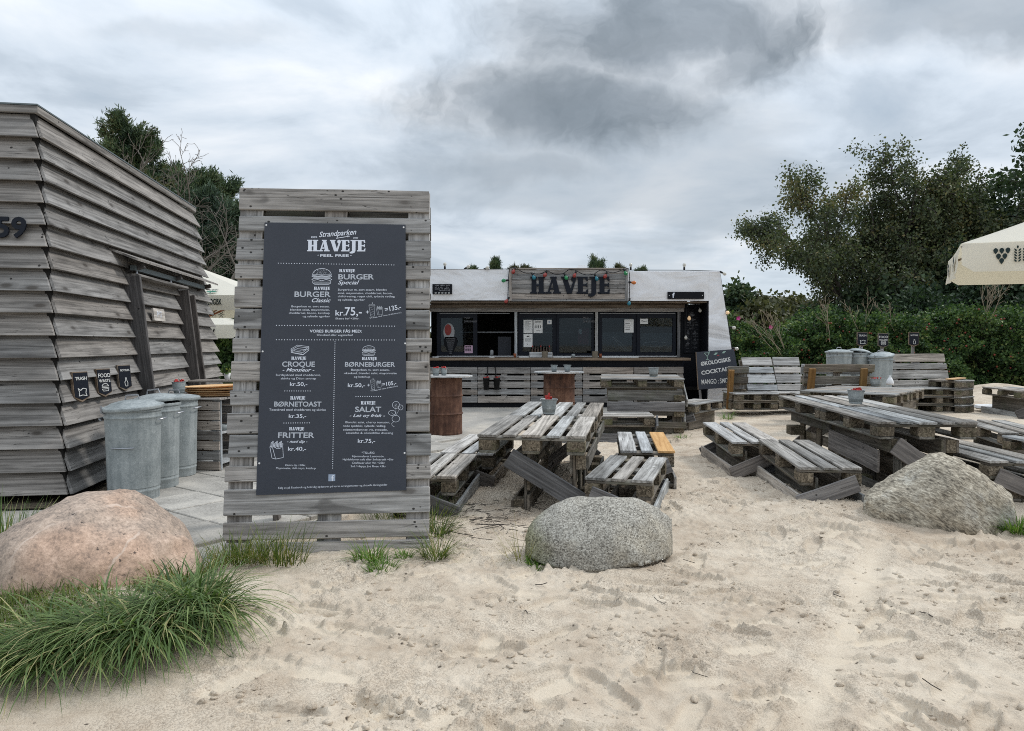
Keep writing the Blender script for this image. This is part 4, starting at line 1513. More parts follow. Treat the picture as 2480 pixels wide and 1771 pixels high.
dots(W_, (-0.342, 1.8101), (0.3732, 1.8056), 45, 0.0030)
dots(W_, (-0.3403, 1.4129), (0.3805, 1.4095), 45, 0.0032)
dots(W_, (-0.3379, 1.3225), (0.3818, 1.3214), 45, 0.0032)
dots(W_, (0.0167, 1.3098), (0.0191, 0.5358), 60, 0.0030)
dots(W_, (-0.277, 1.0053), (-0.1257, 1.0042), 12, 0.0030)
dots(W_, (-0.2763, 0.8099), (-0.1253, 0.8095), 12, 0.0030)
dots(W_, (0.1504, 0.969), (0.2996, 0.9678), 12, 0.0030)
dots(W_, (-0.100, 1.8645), (0.104, 1.8645), 2, 0.0034)


def stroke(mbx, pts, wd, depth=-0.0092, closed=False):
    pts = list(pts)
    if closed:
        pts.append(pts[0])
    for a, b in zip(pts[:-1], pts[1:]):
        dx_, dz_ = b[0] - a[0], b[1] - a[1]
        l = math.hypot(dx_, dz_)
        if l < 1e-6:
            continue
        nx_, nz_ = -dz_ / l * wd / 2, dx_ / l * wd / 2
        mbx.add([(a[0] - nx_, depth, a[1] - nz_), (b[0] - nx_, depth, b[1] - nz_), (b[0] + nx_, depth, b[1] + nz_), (a[0] + nx_, depth, a[1] + nz_)], [(0, 1, 2, 3)])


def arc(cx, cz, rx, rz, a0, a1, n=14):
    return [(cx + rx * math.cos(R(a0 + (a1 - a0) * i / n)), cz + rz * math.sin(R(a0 + (a1 - a0) * i / n))) for i in range(n + 1)]


D_ = acc['print_grey']


def ic_burger(x0, z0, x1, z1):
    w, h = x1 - x0, z1 - z0
    cx, wd = (x0 + x1) / 2, w * 0.022
    P = lambda a, b: (x0 + a * w, z0 + b * h)
    stroke(W_, arc(cx, z0 + .60 * h, w * .46, h * .40, 0, 180), wd)
    stroke(W_, [P(.04, .60), P(.96, .60)], wd)
    r_ = random.Random(3)
    for i in range(70):
        a, b = r_.uniform(5, 175), r_.uniform(0.25, 0.97)
        x, z = cx + w * .44 * b * math.cos(R(a)), z0 + .60 * h + h * .38 * b * math.sin(R(a))
        stroke(D_, [(x, z), (x + w * .02, z + h * .006)], wd * 0.8)
    stroke(W_, [P(.0, .52), P(.10, .56), P(.3, .51), P(.5, .55), P(.7, .51), P(.9, .56), P(1, .52), P(.95, .47), P(.05, .47)], wd, closed=True)
    for b in (.50, .44, .40):
        stroke(D_, [P(.08, b), P(.92, b)], wd * 0.8)
    stroke(W_, [P(.0, .30), P(.08, .36), P(.92, .36), P(1, .30), P(.9, .25), P(.7, .31), P(.5, .22), P(.3, .30), P(.1, .25)], wd, closed=True)
    stroke(W_, [P(.06, .22), P(.06, .08), P(.16, .0), P(.84, .0), P(.94, .08), P(.94, .22)], wd)
    for b in (.05, .10, .15):
        stroke(D_, [P(.1, b), P(.9, b)], wd * 0.7)


def ic_cup(x0, z0, x1, z1, tilt=0.0):
    w, h = x1 - x0, z1 - z0
    wd = max(w * 0.05, 0.0018)
    P = lambda a, b: (x0 + a * w - tilt * b * w, z0 + b * h)
    stroke(D_, [P(.18, 0), P(.82, 0), P(1, .88), P(0, .88)], wd, closed=True)
    stroke(D_, [P(-.04, .88), P(.08, 1), P(.92, 1), P(1.04, .88)], wd)
    for k_ in range(4):
        stroke(D_, [P(.2, .1 + .2 * k_), P(.75, .22 + .2 * k_)], wd * 0.7)


def ic_fries(x0, z0, x1, z1, big=False):
    w, h = x1 - x0, z1 - z0
    wd = max(w * 0.03, 0.0016)
    P = lambda a, b: (x0 + a * w, z0 + b * h)
    stroke(W_ if big else D_, [P(.45, 0), P(1, .08), P(.93, .72), P(.75, .58), P(.5, .56), P(.28, .72), P(.2, .62)], wd, closed=True)
    stroke(W_ if big else D_, [P(.45, 0), P(.18, .06), P(0, .68), P(.28, .72)], wd)
    for k_ in range(9):
        a = .06 + .1 * k_
        top = .90 + .08 * math.sin(k_ * 2.1)
        stroke(W_ if big else D_, [P(a, .66), P(a + .02, top), P(a + .08, top + .02), P(a + .07, .62)], wd * 0.9)


ic_burger(-0.1354, 1.6756, -0.0105, 1.778)
ic_burger(0.1825, 1.2232, 0.2655, 1.2857)
ic_cup(0.2256, 1.4732, 0.2622, 1.5488, 0.15)
stroke(D_, [(0.243, 1.548), (0.241, 1.562)], 0.003)
ic_fries(0.2673, 1.4801, 0.3065, 1.5397)
ic_cup(0.2406, 1.0113, 0.2679, 1.0709, 0.15)
stroke(D_, [(0.2535, 1.07), (0.252, 1.083)], 0.003)
ic_fries(0.273, 1.0224, 0.3031, 1.0674)
ic_fries(-0.3543, 0.5941, -0.2731, 0.7035, True)
x0, z0, x1, z1 = -0.2483, 1.2267, -0.1405, 1.2899
w, h = x1 - x0, z1 - z0
P_ = lambda a, b: (x0 + a * w, z0 + b * h)
for dzz in (0, -.14, -.34):
    stroke(W_, [P_(0, .62 + dzz), P_(.35, .98 + dzz), P_(1, .84 + dzz), P_(.68, .40 + dzz)], 0.0022, closed=dzz == 0)
    stroke(W_, [P_(0, .62 + dzz), P_(.68, .40 + dzz)], 0.0022)
stroke(W_, [P_(.0, .62), P_(.02, .25), P_(.68, .02), P_(1, .48), P_(1, .84)], 0.0022)
for k_ in range(10):
    stroke(D_, [P_(.05 + .06 * k_, .52 - .025 * k_), P_(.05 + .06 * k_, .28 - .022 * k_)], 0.0016)
x0, z0, x1, z1 = 0.3487, 0.7798, 0.4386, 0.9368
w, h = x1 - x0, z1 - z0
for (cxx, czz, rx, rz) in ((.50, .86, .24, .14), (.82, .76, .16, .10), (.24, .55, .24, .10), (.5, .32, .26, .13)):
    stroke(W_, arc(x0 + cxx * w, z0 + czz * h, rx * w, rz * h, 0, 360, 16), 0.0020)
for a_, b_ in (((.50, .42), (.50, .92)), ((.5, .45), (.85, .80)), ((.5, .42), (.2, .56)), ((.42, .8), (.56, .9)), ((.4, .86), (.6, .8))):
    stroke(D_, [P_(*a_), P_(*b_)], 0.0018)
stroke(W_, [P_(.38, .22), P_(.22, .13), P_(.26, .05), P_(.42, .0)], 0.0018)
# arrow under the script line
stroke(W_, [(0.0099, 1.9766), (0.088, 1.991)], 0.0042)
W_.add([(0.078, -0.0092, 1.996), (0.080, -0.0092, 1.984), (0.098, -0.0092, 1.993)], [(0, 1, 2)])
LET1 = W_.build('lettering', MAT['print_white'], panel)
LET2 = D_.build('lettering', MAT['print_grey'], panel)
LET1['kind'] = LET2['kind'] = 'stuff'
mb = MB()
mb.prism([(-0.0046, 0.4579), (0.0357, 0.4579), (0.0357, 0.4985), (-0.0046, 0.4985)], -0.0088, -0.0078)
mb.build('logo_square', MAT['blue_square'], panel)
mb = MB()
mb.prism([(0.016, 0.458), (0.022, 0.458), (0.022, 0.483), (0.016, 0.483)], -0.0098, -0.0090)
mb.prism([(0.011, 0.4745), (0.016, 0.4745), (0.016, 0.4795), (0.011, 0.4795)], -0.0098, -0.0090)
mb.prism([(0.022, 0.4745), (0.028, 0.4745), (0.028, 0.4795), (0.022, 0.4795)], -0.0098, -0.0090)
mb.prism([(0.016, 0.483), (0.022, 0.483), (0.024, 0.488), (0.029, 0.489), (0.029, 0.494), (0.022, 0.4935), (0.017, 0.490)], -0.0098, -0.0090)
mb.build('logo_letter', MAT['print_white'], panel)

# ------------------------------------------------------------------ kiosk
def Tm_(x, y, z):
    return Matrix.Translation((x, y, z))


KY = 14.44
kiosk = thing('food_kiosk', 'low white and black food kiosk with sliding windows and a pallet clad counter', 'kiosk', (1.122, KY, 0))


def kp(x, y, z):
    return (x - 1.122, y - KY, z)


def kbox(name, x0, x1, y0, y1, z0, z1, mat, parent=None):
    mbx = MB()
    mbx.box(((x0 + x1) / 2 - 1.122, (y0 + y1) / 2 - KY, (z0 + z1) / 2), (x1 - x0, y1 - y0, z1 - z0))
    return mbx.build(name, mat, parent or kiosk)


XL, XR = -1.90, 4.14          # roof corners
DEPTH = 2.6
# tapering white end pieces and the fascia, as one folded sheet each
mb = MB()
o_ = Vector(kp(0, KY, 0))


def kprism(name, poly, y0, y1, mat):
    mbx = MB()
    mbx.prism([(x - 1.122, z) for x, z in poly], y0 - KY, y1 - KY)
    return mbx.build(name, mat, kiosk)


def wavy_panel(name, poly_fn, nx, nz, y, amp, mat, seed):
    """thin sheet metal, slightly dented"""
    r = np.random.RandomState(seed)
    vs_, fs_ = [], []
    for j in range(nz + 1):
        for i in range(nx + 1):
            x, z = poly_fn(i / nx, j / nz)
            ed = min(i, nx - i, j, nz - j)
            d = float(fbm(np.array([x * 1.3 + seed]), np.array([z * 1.6]), 3, seed)[0]) * amp * min(1, ed / 2 + 0.25)
            vs_.append((x - 1.122, y - KY + d, z))
    for j in range(nz):
        for i in range(nx):
            a = j * (nx + 1) + i
            fs_.append((a, a + 1, a + nx + 2, a + nx + 1))
    n0 = len(vs_)
    vs_ += [(p[0], p[1] + 0.03, p[2]) for p in vs_]
    fs_ += [tuple(n0 + i for i in reversed(f)) for f in fs_]
    rim = [i for i in range(nx + 1)] + [(nx + 1) * (j + 1) + nx for j in range(nz)] + [(nx + 1) * nz + i for i in range(nx - 1, -1, -1)] + [(nx + 1) * j for j in range(nz - 1, 0, -1)]
    for a, b in zip(rim, rim[1:] + rim[:1]):
        fs_.append((a, a + n0, b + n0, b))
    mbx = MB()
    mbx.add(vs_, fs_)
    me = mbx.mesh(name, [mat])
    smooth_by_angle(me)
    return link(name, me, kiosk)


wavy_panel('fascia_panel', lambda u, v: (XL + (0.0 - XL) * u, 2.115 + (2.728 - 2.115) * v), 24, 10, KY, 0.022, MAT['white_sheet'], 1)
wavy_panel('fascia_panel', lambda u, v: (2.25 + (3.925 - 2.25) * u, 2.105 + (2.685 - 2.105) * v), 24, 10, KY, 0.022, MAT['white_sheet'], 2)
wavy_panel('side_panel', lambda u, v: (3.928 + (4.548 - 3.928 - 0.403 * v) * u, 0.10 + 2.578 * v), 10, 26, KY, 0.026, MAT['white_sheet'], 3)
wavy_panel('side_panel', lambda u, v: (-2.14 + 0.0945 * v + (-1.70 + 2.14 - 0.0945 * v) * u, 0.10 + 2.0 * v), 10, 20, KY, 0.026, MAT['white_sheet'], 4)
kprism('end_wall', [(4.566, 0.0), (4.145, 2.70), (4.118, 2.70), (4.538, 0.0)], KY + 0.032, KY + DEPTH, MAT['white_sheet'])
kprism('end_wall', [(-2.145, 0.0), (-1.902, 2.70), (-1.875, 2.70), (-2.117, 0.0)], KY + 0.032, KY + DEPTH, MAT['white_sheet'])
kbox('roof', XL, XR - 0.005, KY + 0.035, KY + DEPTH, 2.66, 2.70, MAT['white_sheet'])
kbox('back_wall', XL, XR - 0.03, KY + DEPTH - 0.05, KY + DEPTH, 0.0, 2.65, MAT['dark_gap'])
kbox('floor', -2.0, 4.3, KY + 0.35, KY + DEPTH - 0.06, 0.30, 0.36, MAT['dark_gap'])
# soffit planks, header beams and posts
for i in range(5):
    y = KY + 0.085 + i * 0.105
    board(kiosk, 'soffit_plank', kp(-1.70, y, 2.085), kp(3.90, y, 2.085), 0.10, 0.02, (0, 0, -1), MAT['counter_wood'])
WY = 15.0
board(kiosk, 'header_beam', kp(-1.72, WY - 0.10, 2.022), kp(3.55, WY - 0.10, 2.022), 0.075, 0.05, (0, -1, 0), MAT['counter_wood'])
board(kiosk, 'header_beam', kp(-1.72, WY - 0.05, 1.945), kp(3.55, WY - 0.05, 1.945), 0.075, 0.05, (0, -1, 0), MAT['kiosk_wood'])
for x in (0.08, 1.747, 3.45):
    board(kiosk, 'post', kp(x, WY - 0.035, 0.965), kp(x, WY - 0.035, 1.905), 0.058, 0.05, (0, -1, 0), MAT['pallet_pale'] if x < 3 else MAT['brace_wood'])
# wall band below the windows and the black right-hand recess
kbox('lower_wall', -1.72, 3.58, WY + 0.0, WY + 0.08, 0.30, 0.99, MAT['navy_paint'])
kbox('recess_wall', 3.50, 3.91, WY + 0.02, WY + 0.06, 0.10, 2.06, MAT['black_paint'])
kbox('recess_side', 3.90, 3.925, KY + 0.04, WY + 0.06, 0.10, 2.08, MAT['black_paint'])
kbox('upper_wall', -1.72, 3.58, WY + 0.0, WY + 0.08, 1.915, 2.06, MAT['black_paint'])

# sliding windows: frames, panes
WINS = [(-1.56, -0.72, 0.085), (0.13, 0.93, 0.09), (0.93, 1.70, 0.05), (1.79, 2.59, 0.085), (2.59, 3.40, 0.07)]
for i, (x0, x1, fr) in enumerate(WINS):
    yb = WY + (0.0 if i % 2 == 0 else 0.03)
    z0, z1 = 1.0, 1.90
    mbx = MB()
    fz = 0.115
    for (a0, a1, c0_, c1_) in ((x0, x0 + fr, z0, z1), (x1 - fr, x1, z0, z1), (x0 + fr, x1 - fr, z0, z0 + fr), (x0 + fr, x1 - fr, z1 - fz, z1)):
        mbx.box(((a0 + a1) / 2 - 1.122, yb + 0.02 - KY, (c0_ + c1_) / 2), (a1 - a0, 0.045, c1_ - c0_))
    wf = mbx.build('window_frame', MAT['navy_paint'], kiosk)
    mbx = MB()
    mbx.box(((x0 + x1) / 2 - 1.122, yb + 0.022 - KY, (z0 + z1) / 2 - 0.01), (x1 - x0 - 2 * fr + 0.01, 0.006, z1 - z0 - fr - fz + 0.01))
    mbx.build('pane', MAT['glass'], wf)
    if i >= 3:
        mbx = MB()
        mbx.box(((x0 + x1) / 2 - 1.122, yb + 0.032 - KY, z0 + fr + 0.205), (x1 - x0 - 2 * fr, 0.004, 0.40))
        mbx.build('frosted_film', MAT['frosted'], wf)
        for k_ in range(2):
            mbx = MB()
            cxx = (x0 + x1) / 2 - 1.122
            if i == 3:
                pts = [(cxx - 0.30 + t * 0.06, yb + 0.029 - KY, 1.44 - 0.0045 * t ** 2 - 0.06 * k_ * (t > 4)) for t in range(10)]
            else:
                pts = [(cxx + 0.25 * math.cos(R(a)) - 0.02, yb + 0.029 - KY, 1.25 + (0.04 + 0.02 * k_) * math.sin(R(a))) for a in range(20 + 150 * k_, 200 + 150 * k_, 20)]
            mbx.tube(pts, 0.006, 4)
            mbx.build('film_stroke', MAT['paper_grey'], wf)
kbox('window_sill', -1.56, 3.44, WY - 0.03, WY + 0.07, 0.985, 0.999, MAT['white_paint'])
# light strips above the windows
for x0, x1 in ((-1.50, -0.05), (0.16, 1.68), (1.82, 3.38)):
    kbox('shutter_rail', x0, x1, WY - 0.012, WY + 0.0, 1.872, 1.886, MAT['paper_grey'])
# inside: back shelf and machines seen through the glass
kbox('work_top', -1.5, 3.3, KY + 1.75, KY + 2.4, 0.9, 0.96, MAT['steel'])
kbox('machine', -0.30, -0.02, KY + 1.0, KY + 1.4, 0.36, 1.40, MAT['slate'])
kbox('wall_shelf', -1.2, 1.4, KY + 2.2, KY + 2.5, 1.5, 1.53, MAT['steel'])

# counter shelf
board(kiosk, 'counter', kp(-1.75, KY + 0.14, 0.943), kp(3.545, KY + 0.14, 0.943), 0.52, 0.05, (0, 0, 1), MAT['counter_wood'])
kbox('counter_band', -1.70, 3.44, KY + 0.09, KY + 0.12, 0.76, 0.915, MAT['navy_paint'])
kbox('plinth', -1.72, 3.46, KY + 0.05, KY + 0.10, -0.03, 0.066, MAT['black_paint'])
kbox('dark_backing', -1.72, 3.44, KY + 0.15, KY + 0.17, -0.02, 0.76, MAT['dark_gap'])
kbox('plinth', 3.46, 4.52, KY + 0.03, KY + 0.30, -0.03, 0.10, MAT['black_paint'])
# pallets standing against the counter
for (x0, x1) in ((-1.72, -0.69), (-0.682, 0.368), (0.376, 1.410), (1.418, 2.432), (2.440, 3.434)):
    zz_ = [(0.07, 0.198), (0.233, 0.335), (0.365, 0.488), (0.524, 0.614), (0.655, 0.783)]
    for (z0, z1) in zz_:
        board(kiosk, 'plank', kp(x0, KY + 0.011, (z0 + z1) / 2), kp(x1, KY + 0.011 + rng.uniform(-.003, .003), (z0 + z1) / 2 + rng.uniform(-.004, .004)), z1 - z0, 0.022, (0, -1, 0), MAT['kiosk_wood'])
    for x in (x0 + 0.07, (x0 + x1) / 2, x1 - 0.07):
        board(kiosk, 'crosspiece', kp(x, KY + 0.033, 0.075), kp(x, KY + 0.033, 0.778), 0.125, 0.02, (0, -1, 0), MAT['kiosk_wood'])
        for z in (0.13, 0.43, 0.72):
            board(kiosk, 'block', kp(x - 0.06, KY + 0.083, z), kp(x + 0.06, KY + 0.083, z), 0.10, 0.078, (0, -1, 0), MAT['block'])
# roof vent
mb = MB()
mb.prism([(1.316 - 1.122, 2.70), (1.60 - 1.122, 2.70), (1.545 - 1.122, 2.872), (1.372 - 1.122, 2.872)], 0.55, 0.85)
mb.build('roof_vent', MAT['white_paint'], kiosk)
# boards with the menu in the recess
for (x, z0, z1) in ((3.71, 1.05, 1.98),):
    kbox('recess_menu', 3.56, 3.885, WY + 0.005, WY + 0.018, z0, z1, MAT['black_paint'])
# the same menu, smaller, printed on the recess board
for src, m in ((LET1, 'paper_grey'), (LET2, 'paper_grey')):
    me = src.data.copy()
    me.materials.clear()
    me.materials.append(MAT['dim_print'])
    s_ = 0.345
    Mx = Tm_(*kp(3.72, WY + 0.0045, 1.50)) @ Matrix.Diagonal((s_, s_, s_ * 1.45, 1)) @ Tm_(-0.005, 0.0092, -1.23)
    o = link('lettering', me, kiosk, None, None, None)
    me.transform(Mx)
    o['kind'] = 'stuff'

# plank sign with black letters on the front of the fascia
hs = thing('name_sign', 'planked wooden HAVEJE sign with big dark letters on the kiosk front', 'sign', (1.122, KY - 0.035, 2.10))
sz_ = [2.127, 2.241, 2.339, 2.435, 2.521, 2.635, 2.722]
for z0, z1 in zip(sz_[:-1], sz_[1:]):
    board(hs, 'plank', (-1.125, 0.0, (z0 + z1) / 2 - 2.10), (1.125, 0.0, (z0 + z1) / 2 - 2.10), z1 - z0 - 0.006, 0.022, (0, -1, 0), MAT['kiosk_wood'])
for (a, b, w) in (((-1.155, -0.012, -0.005), (-1.155, -0.012, 0.655), 0.05), ((1.155, -0.012, -0.005), (1.155, -0.012, 0.655), 0.05)):
    board(hs, 'frame', a, b, w, 0.05, (0, -1, 0), MAT['kiosk_wood'])
board(hs, 'frame', (-1.128, -0.012, 0.008), (1.128, -0.012, 0.008), 0.034, 0.05, (0, -1, 0), MAT['kiosk_wood'])
board(hs, 'frame', (-1.128, -0.012, 0.638), (1.128, -0.012, 0.638), 0.028, 0.05, (0, -1, 0), MAT['kiosk_wood'])
for i in range(6):
    mb = MB()
    haveje(mb, 0.362 - 1.122, 2.245 - 2.10, 1.575, 0.335, -0.036, -0.012, None, i)
    mb.build('letter', MAT['navy_paint'], hs)

# two black plates on the fascia
bs = thing('small_plate', 'small black plate of rows of white symbols on the left of the kiosk fascia', 'plate', (-1.387, KY - 0.03, 2.335))
mb = MB()
mb.box((0, 0, 0), (0.39, 0.016, 0.20))
mb.build('plate', MAT['black_paint'], bs)
mb = MB()
r_ = random.Random(12)
for row in range(4):
    x = -0.145
    while x < 0.145:
        wd_ = r_.uniform(0.008, 0.022)
        if r_.random() < 0.72:
            mb.box((x + wd_ / 2, -0.0088, 0.072 - 0.034 * row + r_.uniform(-.004, .004)), (wd_, 0.001, r_.uniform(0.006, 0.02)))
        x += wd_ + 0.008
o = mb.build('chalk_marks', MAT['dim_print'], bs)
o['kind'] = 'stuff'
mb = MB()
for k_ in range(5):
    mb.tube([(-0.13 + 0.066 * k_ + 0.017 * math.cos(a / 8 * 6.283), -0.0092, -0.075 + 0.010 * math.sin(a / 8 * 6.283)) for a in range(9)], 0.0035, 4)
mb.build('drawing', MAT['paper'], bs)
bs = thing('small_plate', 'long black plate with a white f logo on the right of the kiosk fascia', 'plate', (3.457, KY - 0.03, 2.211))
mb = MB()
mb.box((0, 0, 0), (0.725, 0.016, 0.140))
mb.build('plate', MAT['black_paint'], bs)
text_obj('f', 0.14, MAT['print_white'], bs, frame_M((-0.25, -0.0088, -0.004), (1, 0, 0), (0, 0, 1)), 0.0, offset=0.004)
mb = MB()
for x in (-0.33, 0.33):
    mb.box((x, -0.0095, 0.0), (0.012, 0.003, 0.012))
mb.build('screw', MAT['paper'], bs)


def bulb(parent, p, d, mat, r=0.042):
    """socket and glass bulb hanging from p in direction d"""
    p, d = Vector(p), Vector(d).normalized()
    q_ = Vector((0, 0, 1)).rotation_difference(d).to_matrix().to_4x4()
    q_.translation = p
    mbx = MB()
    mbx.lathe([(0.0001, 0), (0.020, 0.001), (0.020, 0.055), (0.016, 0.058)], 10)
    link('socket', mbx.mesh('socket', [MAT['cord']], True), parent, None, None, q_)
    mbx = MB()
    mbx.lathe([(0.014, 0.056), (0.020, 0.066), (r, 0.056 + r * 1.15), (r * 1.02, 0.056 + r * 1.5), (r * 0.8, 0.056 + r * 2.05), (r * 0.4, 0.056 + r * 2.4), (0.0001, 0.056 + r * 2.48)], 12)
    link('bulb', mbx.mesh('bulb', [mat], True), parent, None, None, q_)


sl = thing('string_lights', 'string of coloured bulbs looped over the HAVEJE sign', 'string lights', (0, 0, 0))
BM = {'r': MAT['bulb_red'], 'b': MAT['bulb_blue'], 'g': MAT['bulb_green'], 'o': MAT['bulb_orange']}
top = [('r', 0.028, 2.695), ('b', 0.429, 2.582), ('r', 0.654, 2.63), ('g', 1.067, 2.574), ('r', 1.235, 2.622), ('b', 1.668, 2.56), ('r', 1.84, 2.605), ('g', 2.241, 2.665)]
sy = KY - 0.125
pts = [(-0.085, sy + 0.02, 2.12), (-0.075, sy, 2.35), (-0.07, sy, 2.55), (-0.05, sy, 2.74)]
for c_, x, z in top:
    sgn = 1 if c_ == 'r' else -1
    bx, bz = x + 0.04 * sgn, z + 0.07
    d = (-0.45 * sgn, -0.1, -1)
    bulb(sl, (bx, sy, bz), d, BM[c_], 0.038)
    pts.append((bx, sy, bz))
out = []
for a, b in zip(pts[:-1], pts[1:]):
    for t in range(6):
        tt = t / 6
        sag = 0.05 * math.sin(math.pi * tt) * (1 if b[0] - a[0] > 0.3 else -1) if b[0] > 0.1 else 0
        out.append((a[0] + (b[0] - a[0]) * tt, a[1] + (b[1] - a[1]) * tt, a[2] + (b[2] - a[2]) * tt - sag))
out += [(2.30, sy, 2.74), (2.32, sy, 2.62), (2.325, sy, 2.40), (2.32, sy, 2.15)]
mb = MB()
mb.tube(out, 0.008, 5)
mb.build('cable', MAT['cord'], sl)
bulb(sl, (-0.06, sy, 2.505), (-1, -0.1, -0.1), BM['g'], 0.038)
bulb(sl, (-0.05, sy, 2.17), (-0.7, -0.1, -0.9), BM['r'], 0.038)
bulb(sl, (2.30, sy, 2.465), (1, -0.1, -0.1), BM['o'], 0.038)
bulb(sl, (2.325, sy, 2.15), (-0.1, -0.1, -1), BM['b'], 0.038)

sl = thing('string_lights', 'string of clear bulbs running along the kiosk roof edge and down its right side', 'string lights', (0, 0, 0))
mb = MB()
mb.tube([(-1.85, KY + 0.05, 2.735), (-0.6, KY + 0.05, 2.735), (0.2, KY + 0.05, 2.75), (1.2, KY + 0.1, 2.74), (2.37, KY + 0.05, 2.722), (3.44, KY + 0.05, 2.72), (4.15, KY + 0.04, 2.70), (4.27, KY + 0.02, 1.93), (4.34, KY + 0.02, 1.58), (4.40, KY + 0.02, 1.15), (4.51, KY + 0.03, 0.5)], 0.007, 5)
mb.build('cable', MAT['cord'], sl)
for x, z, d, m in ((-1.34, 2.735, (0, 0, 1), 'bulb_clear'), (-0.954, 2.735, (0.3, 0, 0.2), 'bulb_clear'), (-0.559, 2.735, (0.3, -0.3, 0.1), 'bulb_clear'), (2.368, 2.72, (0, 0, 1), 'bulb_clear'), (3.437, 2.72, (0, 0, 1), 'bulb_clear'),
                   (4.15, 2.69, (0.8, 0, -0.4), 'bulb_clear'), (4.265, 1.93, (0.2, -0.6, -0.5), 'bulb_lit'), (4.34, 1.58, (1, 0, -0.1), 'bulb_clear'), (4.40, 1.17, (1, 0, -0.2), 'bulb_clear'), (4.50, 0.60, (1, 0, -.2), 'bulb_clear')):
    bulb(sl, (x, KY + 0.03, z), d, MAT[m], 0.034)
sl = thing('string_lights', 'short string of warm bulbs hanging inside the dark kiosk recess', 'string lights', (0, 0, 0))
mb = MB()
mb.tube([(3.57, 14.75, 2.06), (3.60, 14.72, 1.86), (3.75, 14.72, 2.0), (3.87, 14.72, 2.06)], 0.006, 5)
mb.tube([(3.57, 14.75, 2.06), (3.54, 14.74, 1.7), (3.54, 14.74, 1.40)], 0.006, 5)
mb.build('cable', MAT['cord'], sl)
bulb(sl, (3.60, 14.72, 1.87), (0, -0.2, -1), MAT['bulb_lit'], 0.038)
bulb(sl, (3.80, 14.72, 2.02), (0.2, -0.2, -1), MAT['bulb_clear'], 0.034)
bulb(sl, (3.54, 14.74, 1.47), (0, -0.2, -1), MAT['bulb_clear'], 0.034)

# notices taped to the glass
def notice(label, x0, z1, x1, z0, lines_, y=WY - 0.004, mat='paper', ink='black_paint'):
    t = thing('notice', label, 'notice', ((x0 + x1) / 2, y, (z0 + z1) / 2), group='notices on the kiosk windows')
    mbx = MB()
    mbx.box((0, 0, 0), (x1 - x0, 0.003, z1 - z0))
    mbx.build('sheet', MAT[mat], t)
    mbx = MB()
    w, h = x1 - x0, z1 - z0
    for (a, b, c_, d) in lines_:
        mbx.box(((a + c_) / 2 * w - w / 2 + w / 2 - w / 2, -0.0022, h / 2 - (b + d) / 2 * h), ((c_ - a) * w, 0.001, max(0.004, (d - b) * h)))
    mbx.build('print', MAT[ink], t)


rows = [(0.2, 0.08, 0.8, 0.12)] + [(0.12, 0.2 + 0.07 * i, 0.6 + 0.3 * ((i * 37) % 10) / 10, 0.215 + 0.07 * i) for i in range(9)]
notice('white notice with thin lines, upper left sheet on the middle kiosk window', 0.24, 1.745, 0.425, 1.472, rows)
notice('white notice with a row of curved marks, upper right sheet on the middle kiosk window', 0.445, 1.738, 0.634, 1.472, [(0.15, 0.1, 0.85, 0.13), (0.2, 0.18, 0.8, 0.2)] + [(0.15 + 0.19 * i, 0.4, 0.22 + 0.19 * i, 0.62) for i in range(4)] + [(0.3, 0.8, 0.7, 0.82)])
notice('white notice with a heading, lower sheet on the middle kiosk window', 0.24, 1.455, 0.425, 1.182, [(0.35, 0.15, 0.65, 0.22)] + [(0.15, 0.35 + 0.07 * i, 0.85, 0.362 + 0.07 * i) for i in range(4)] + [(0.4, 0.75, 0.44, 0.86)])
notice('white printed sheet in the upper corner of the fourth kiosk window', 2.33, 1.753, 2.52, 1.482, [(0.1, 0.1, 0.9, 0.13), (0.1, 0.3, 0.6, 0.33), (0.1, 0.48, 0.65, 0.51), (0.1, 0.62, 0.6, 0.65), (0.1, 0.75, 0.62, 0.78)])
notice('small white sticker with a dark squiggle on the rightmost kiosk window', 2.655, 1.768, 2.816, 1.660, [(0.15, 0.35, 0.40, 0.5), (0.38, 0.5, 0.85, 0.56)])
notice('tiny pale blue sticker on the middle kiosk window', 0.73, 1.745, 0.82, 1.655, [(0.3, 0.3, 0.7, 0.7)], mat='paper', ink='blue_square')
notice('pink patterned sheet in the lower corner of the left kiosk window', -0.985, 1.215, -0.815, 1.055, [(0.1 + 0.25 * (i % 3), 0.1 + 0.18 * (i // 3), 0.3 + 0.25 * (i % 3), 0.2 + 0.18 * (i // 3)) for i in range(12)], mat='pink_paper')
notice('red and white poster behind the third kiosk window', 1.38, 1.57, 1.60, 1.24, [(0.05, 0.05, 0.35, 0.35)], y=WY + 0.09, mat='red_poster', ink='paper')
for (x, z) in ((-0.86, 1.845), (1.60, 1.845)):
    w_ = thing('chalk_writing', 'white chalk words MAD DRIKKEVARER on the %s kiosk window frame' % ('left' if x < 0 else 'third'), 'lettering', (x, WY - 0.006, z - 0.06))
    text_obj('MAD', 0.060, MAT['dim_print'], w_, frame_M((-0.07, 0, 0.0), (1, 0, 0), (0, 0, 1)), 0.0, width=0.10)
    text_obj('DRIKKEVARER', 0.055, MAT['dim_print'], w_, frame_M((0.0, 0, -0.075), (1, 0, 0), (0, 0, 1)), 0.0, width=0.26)

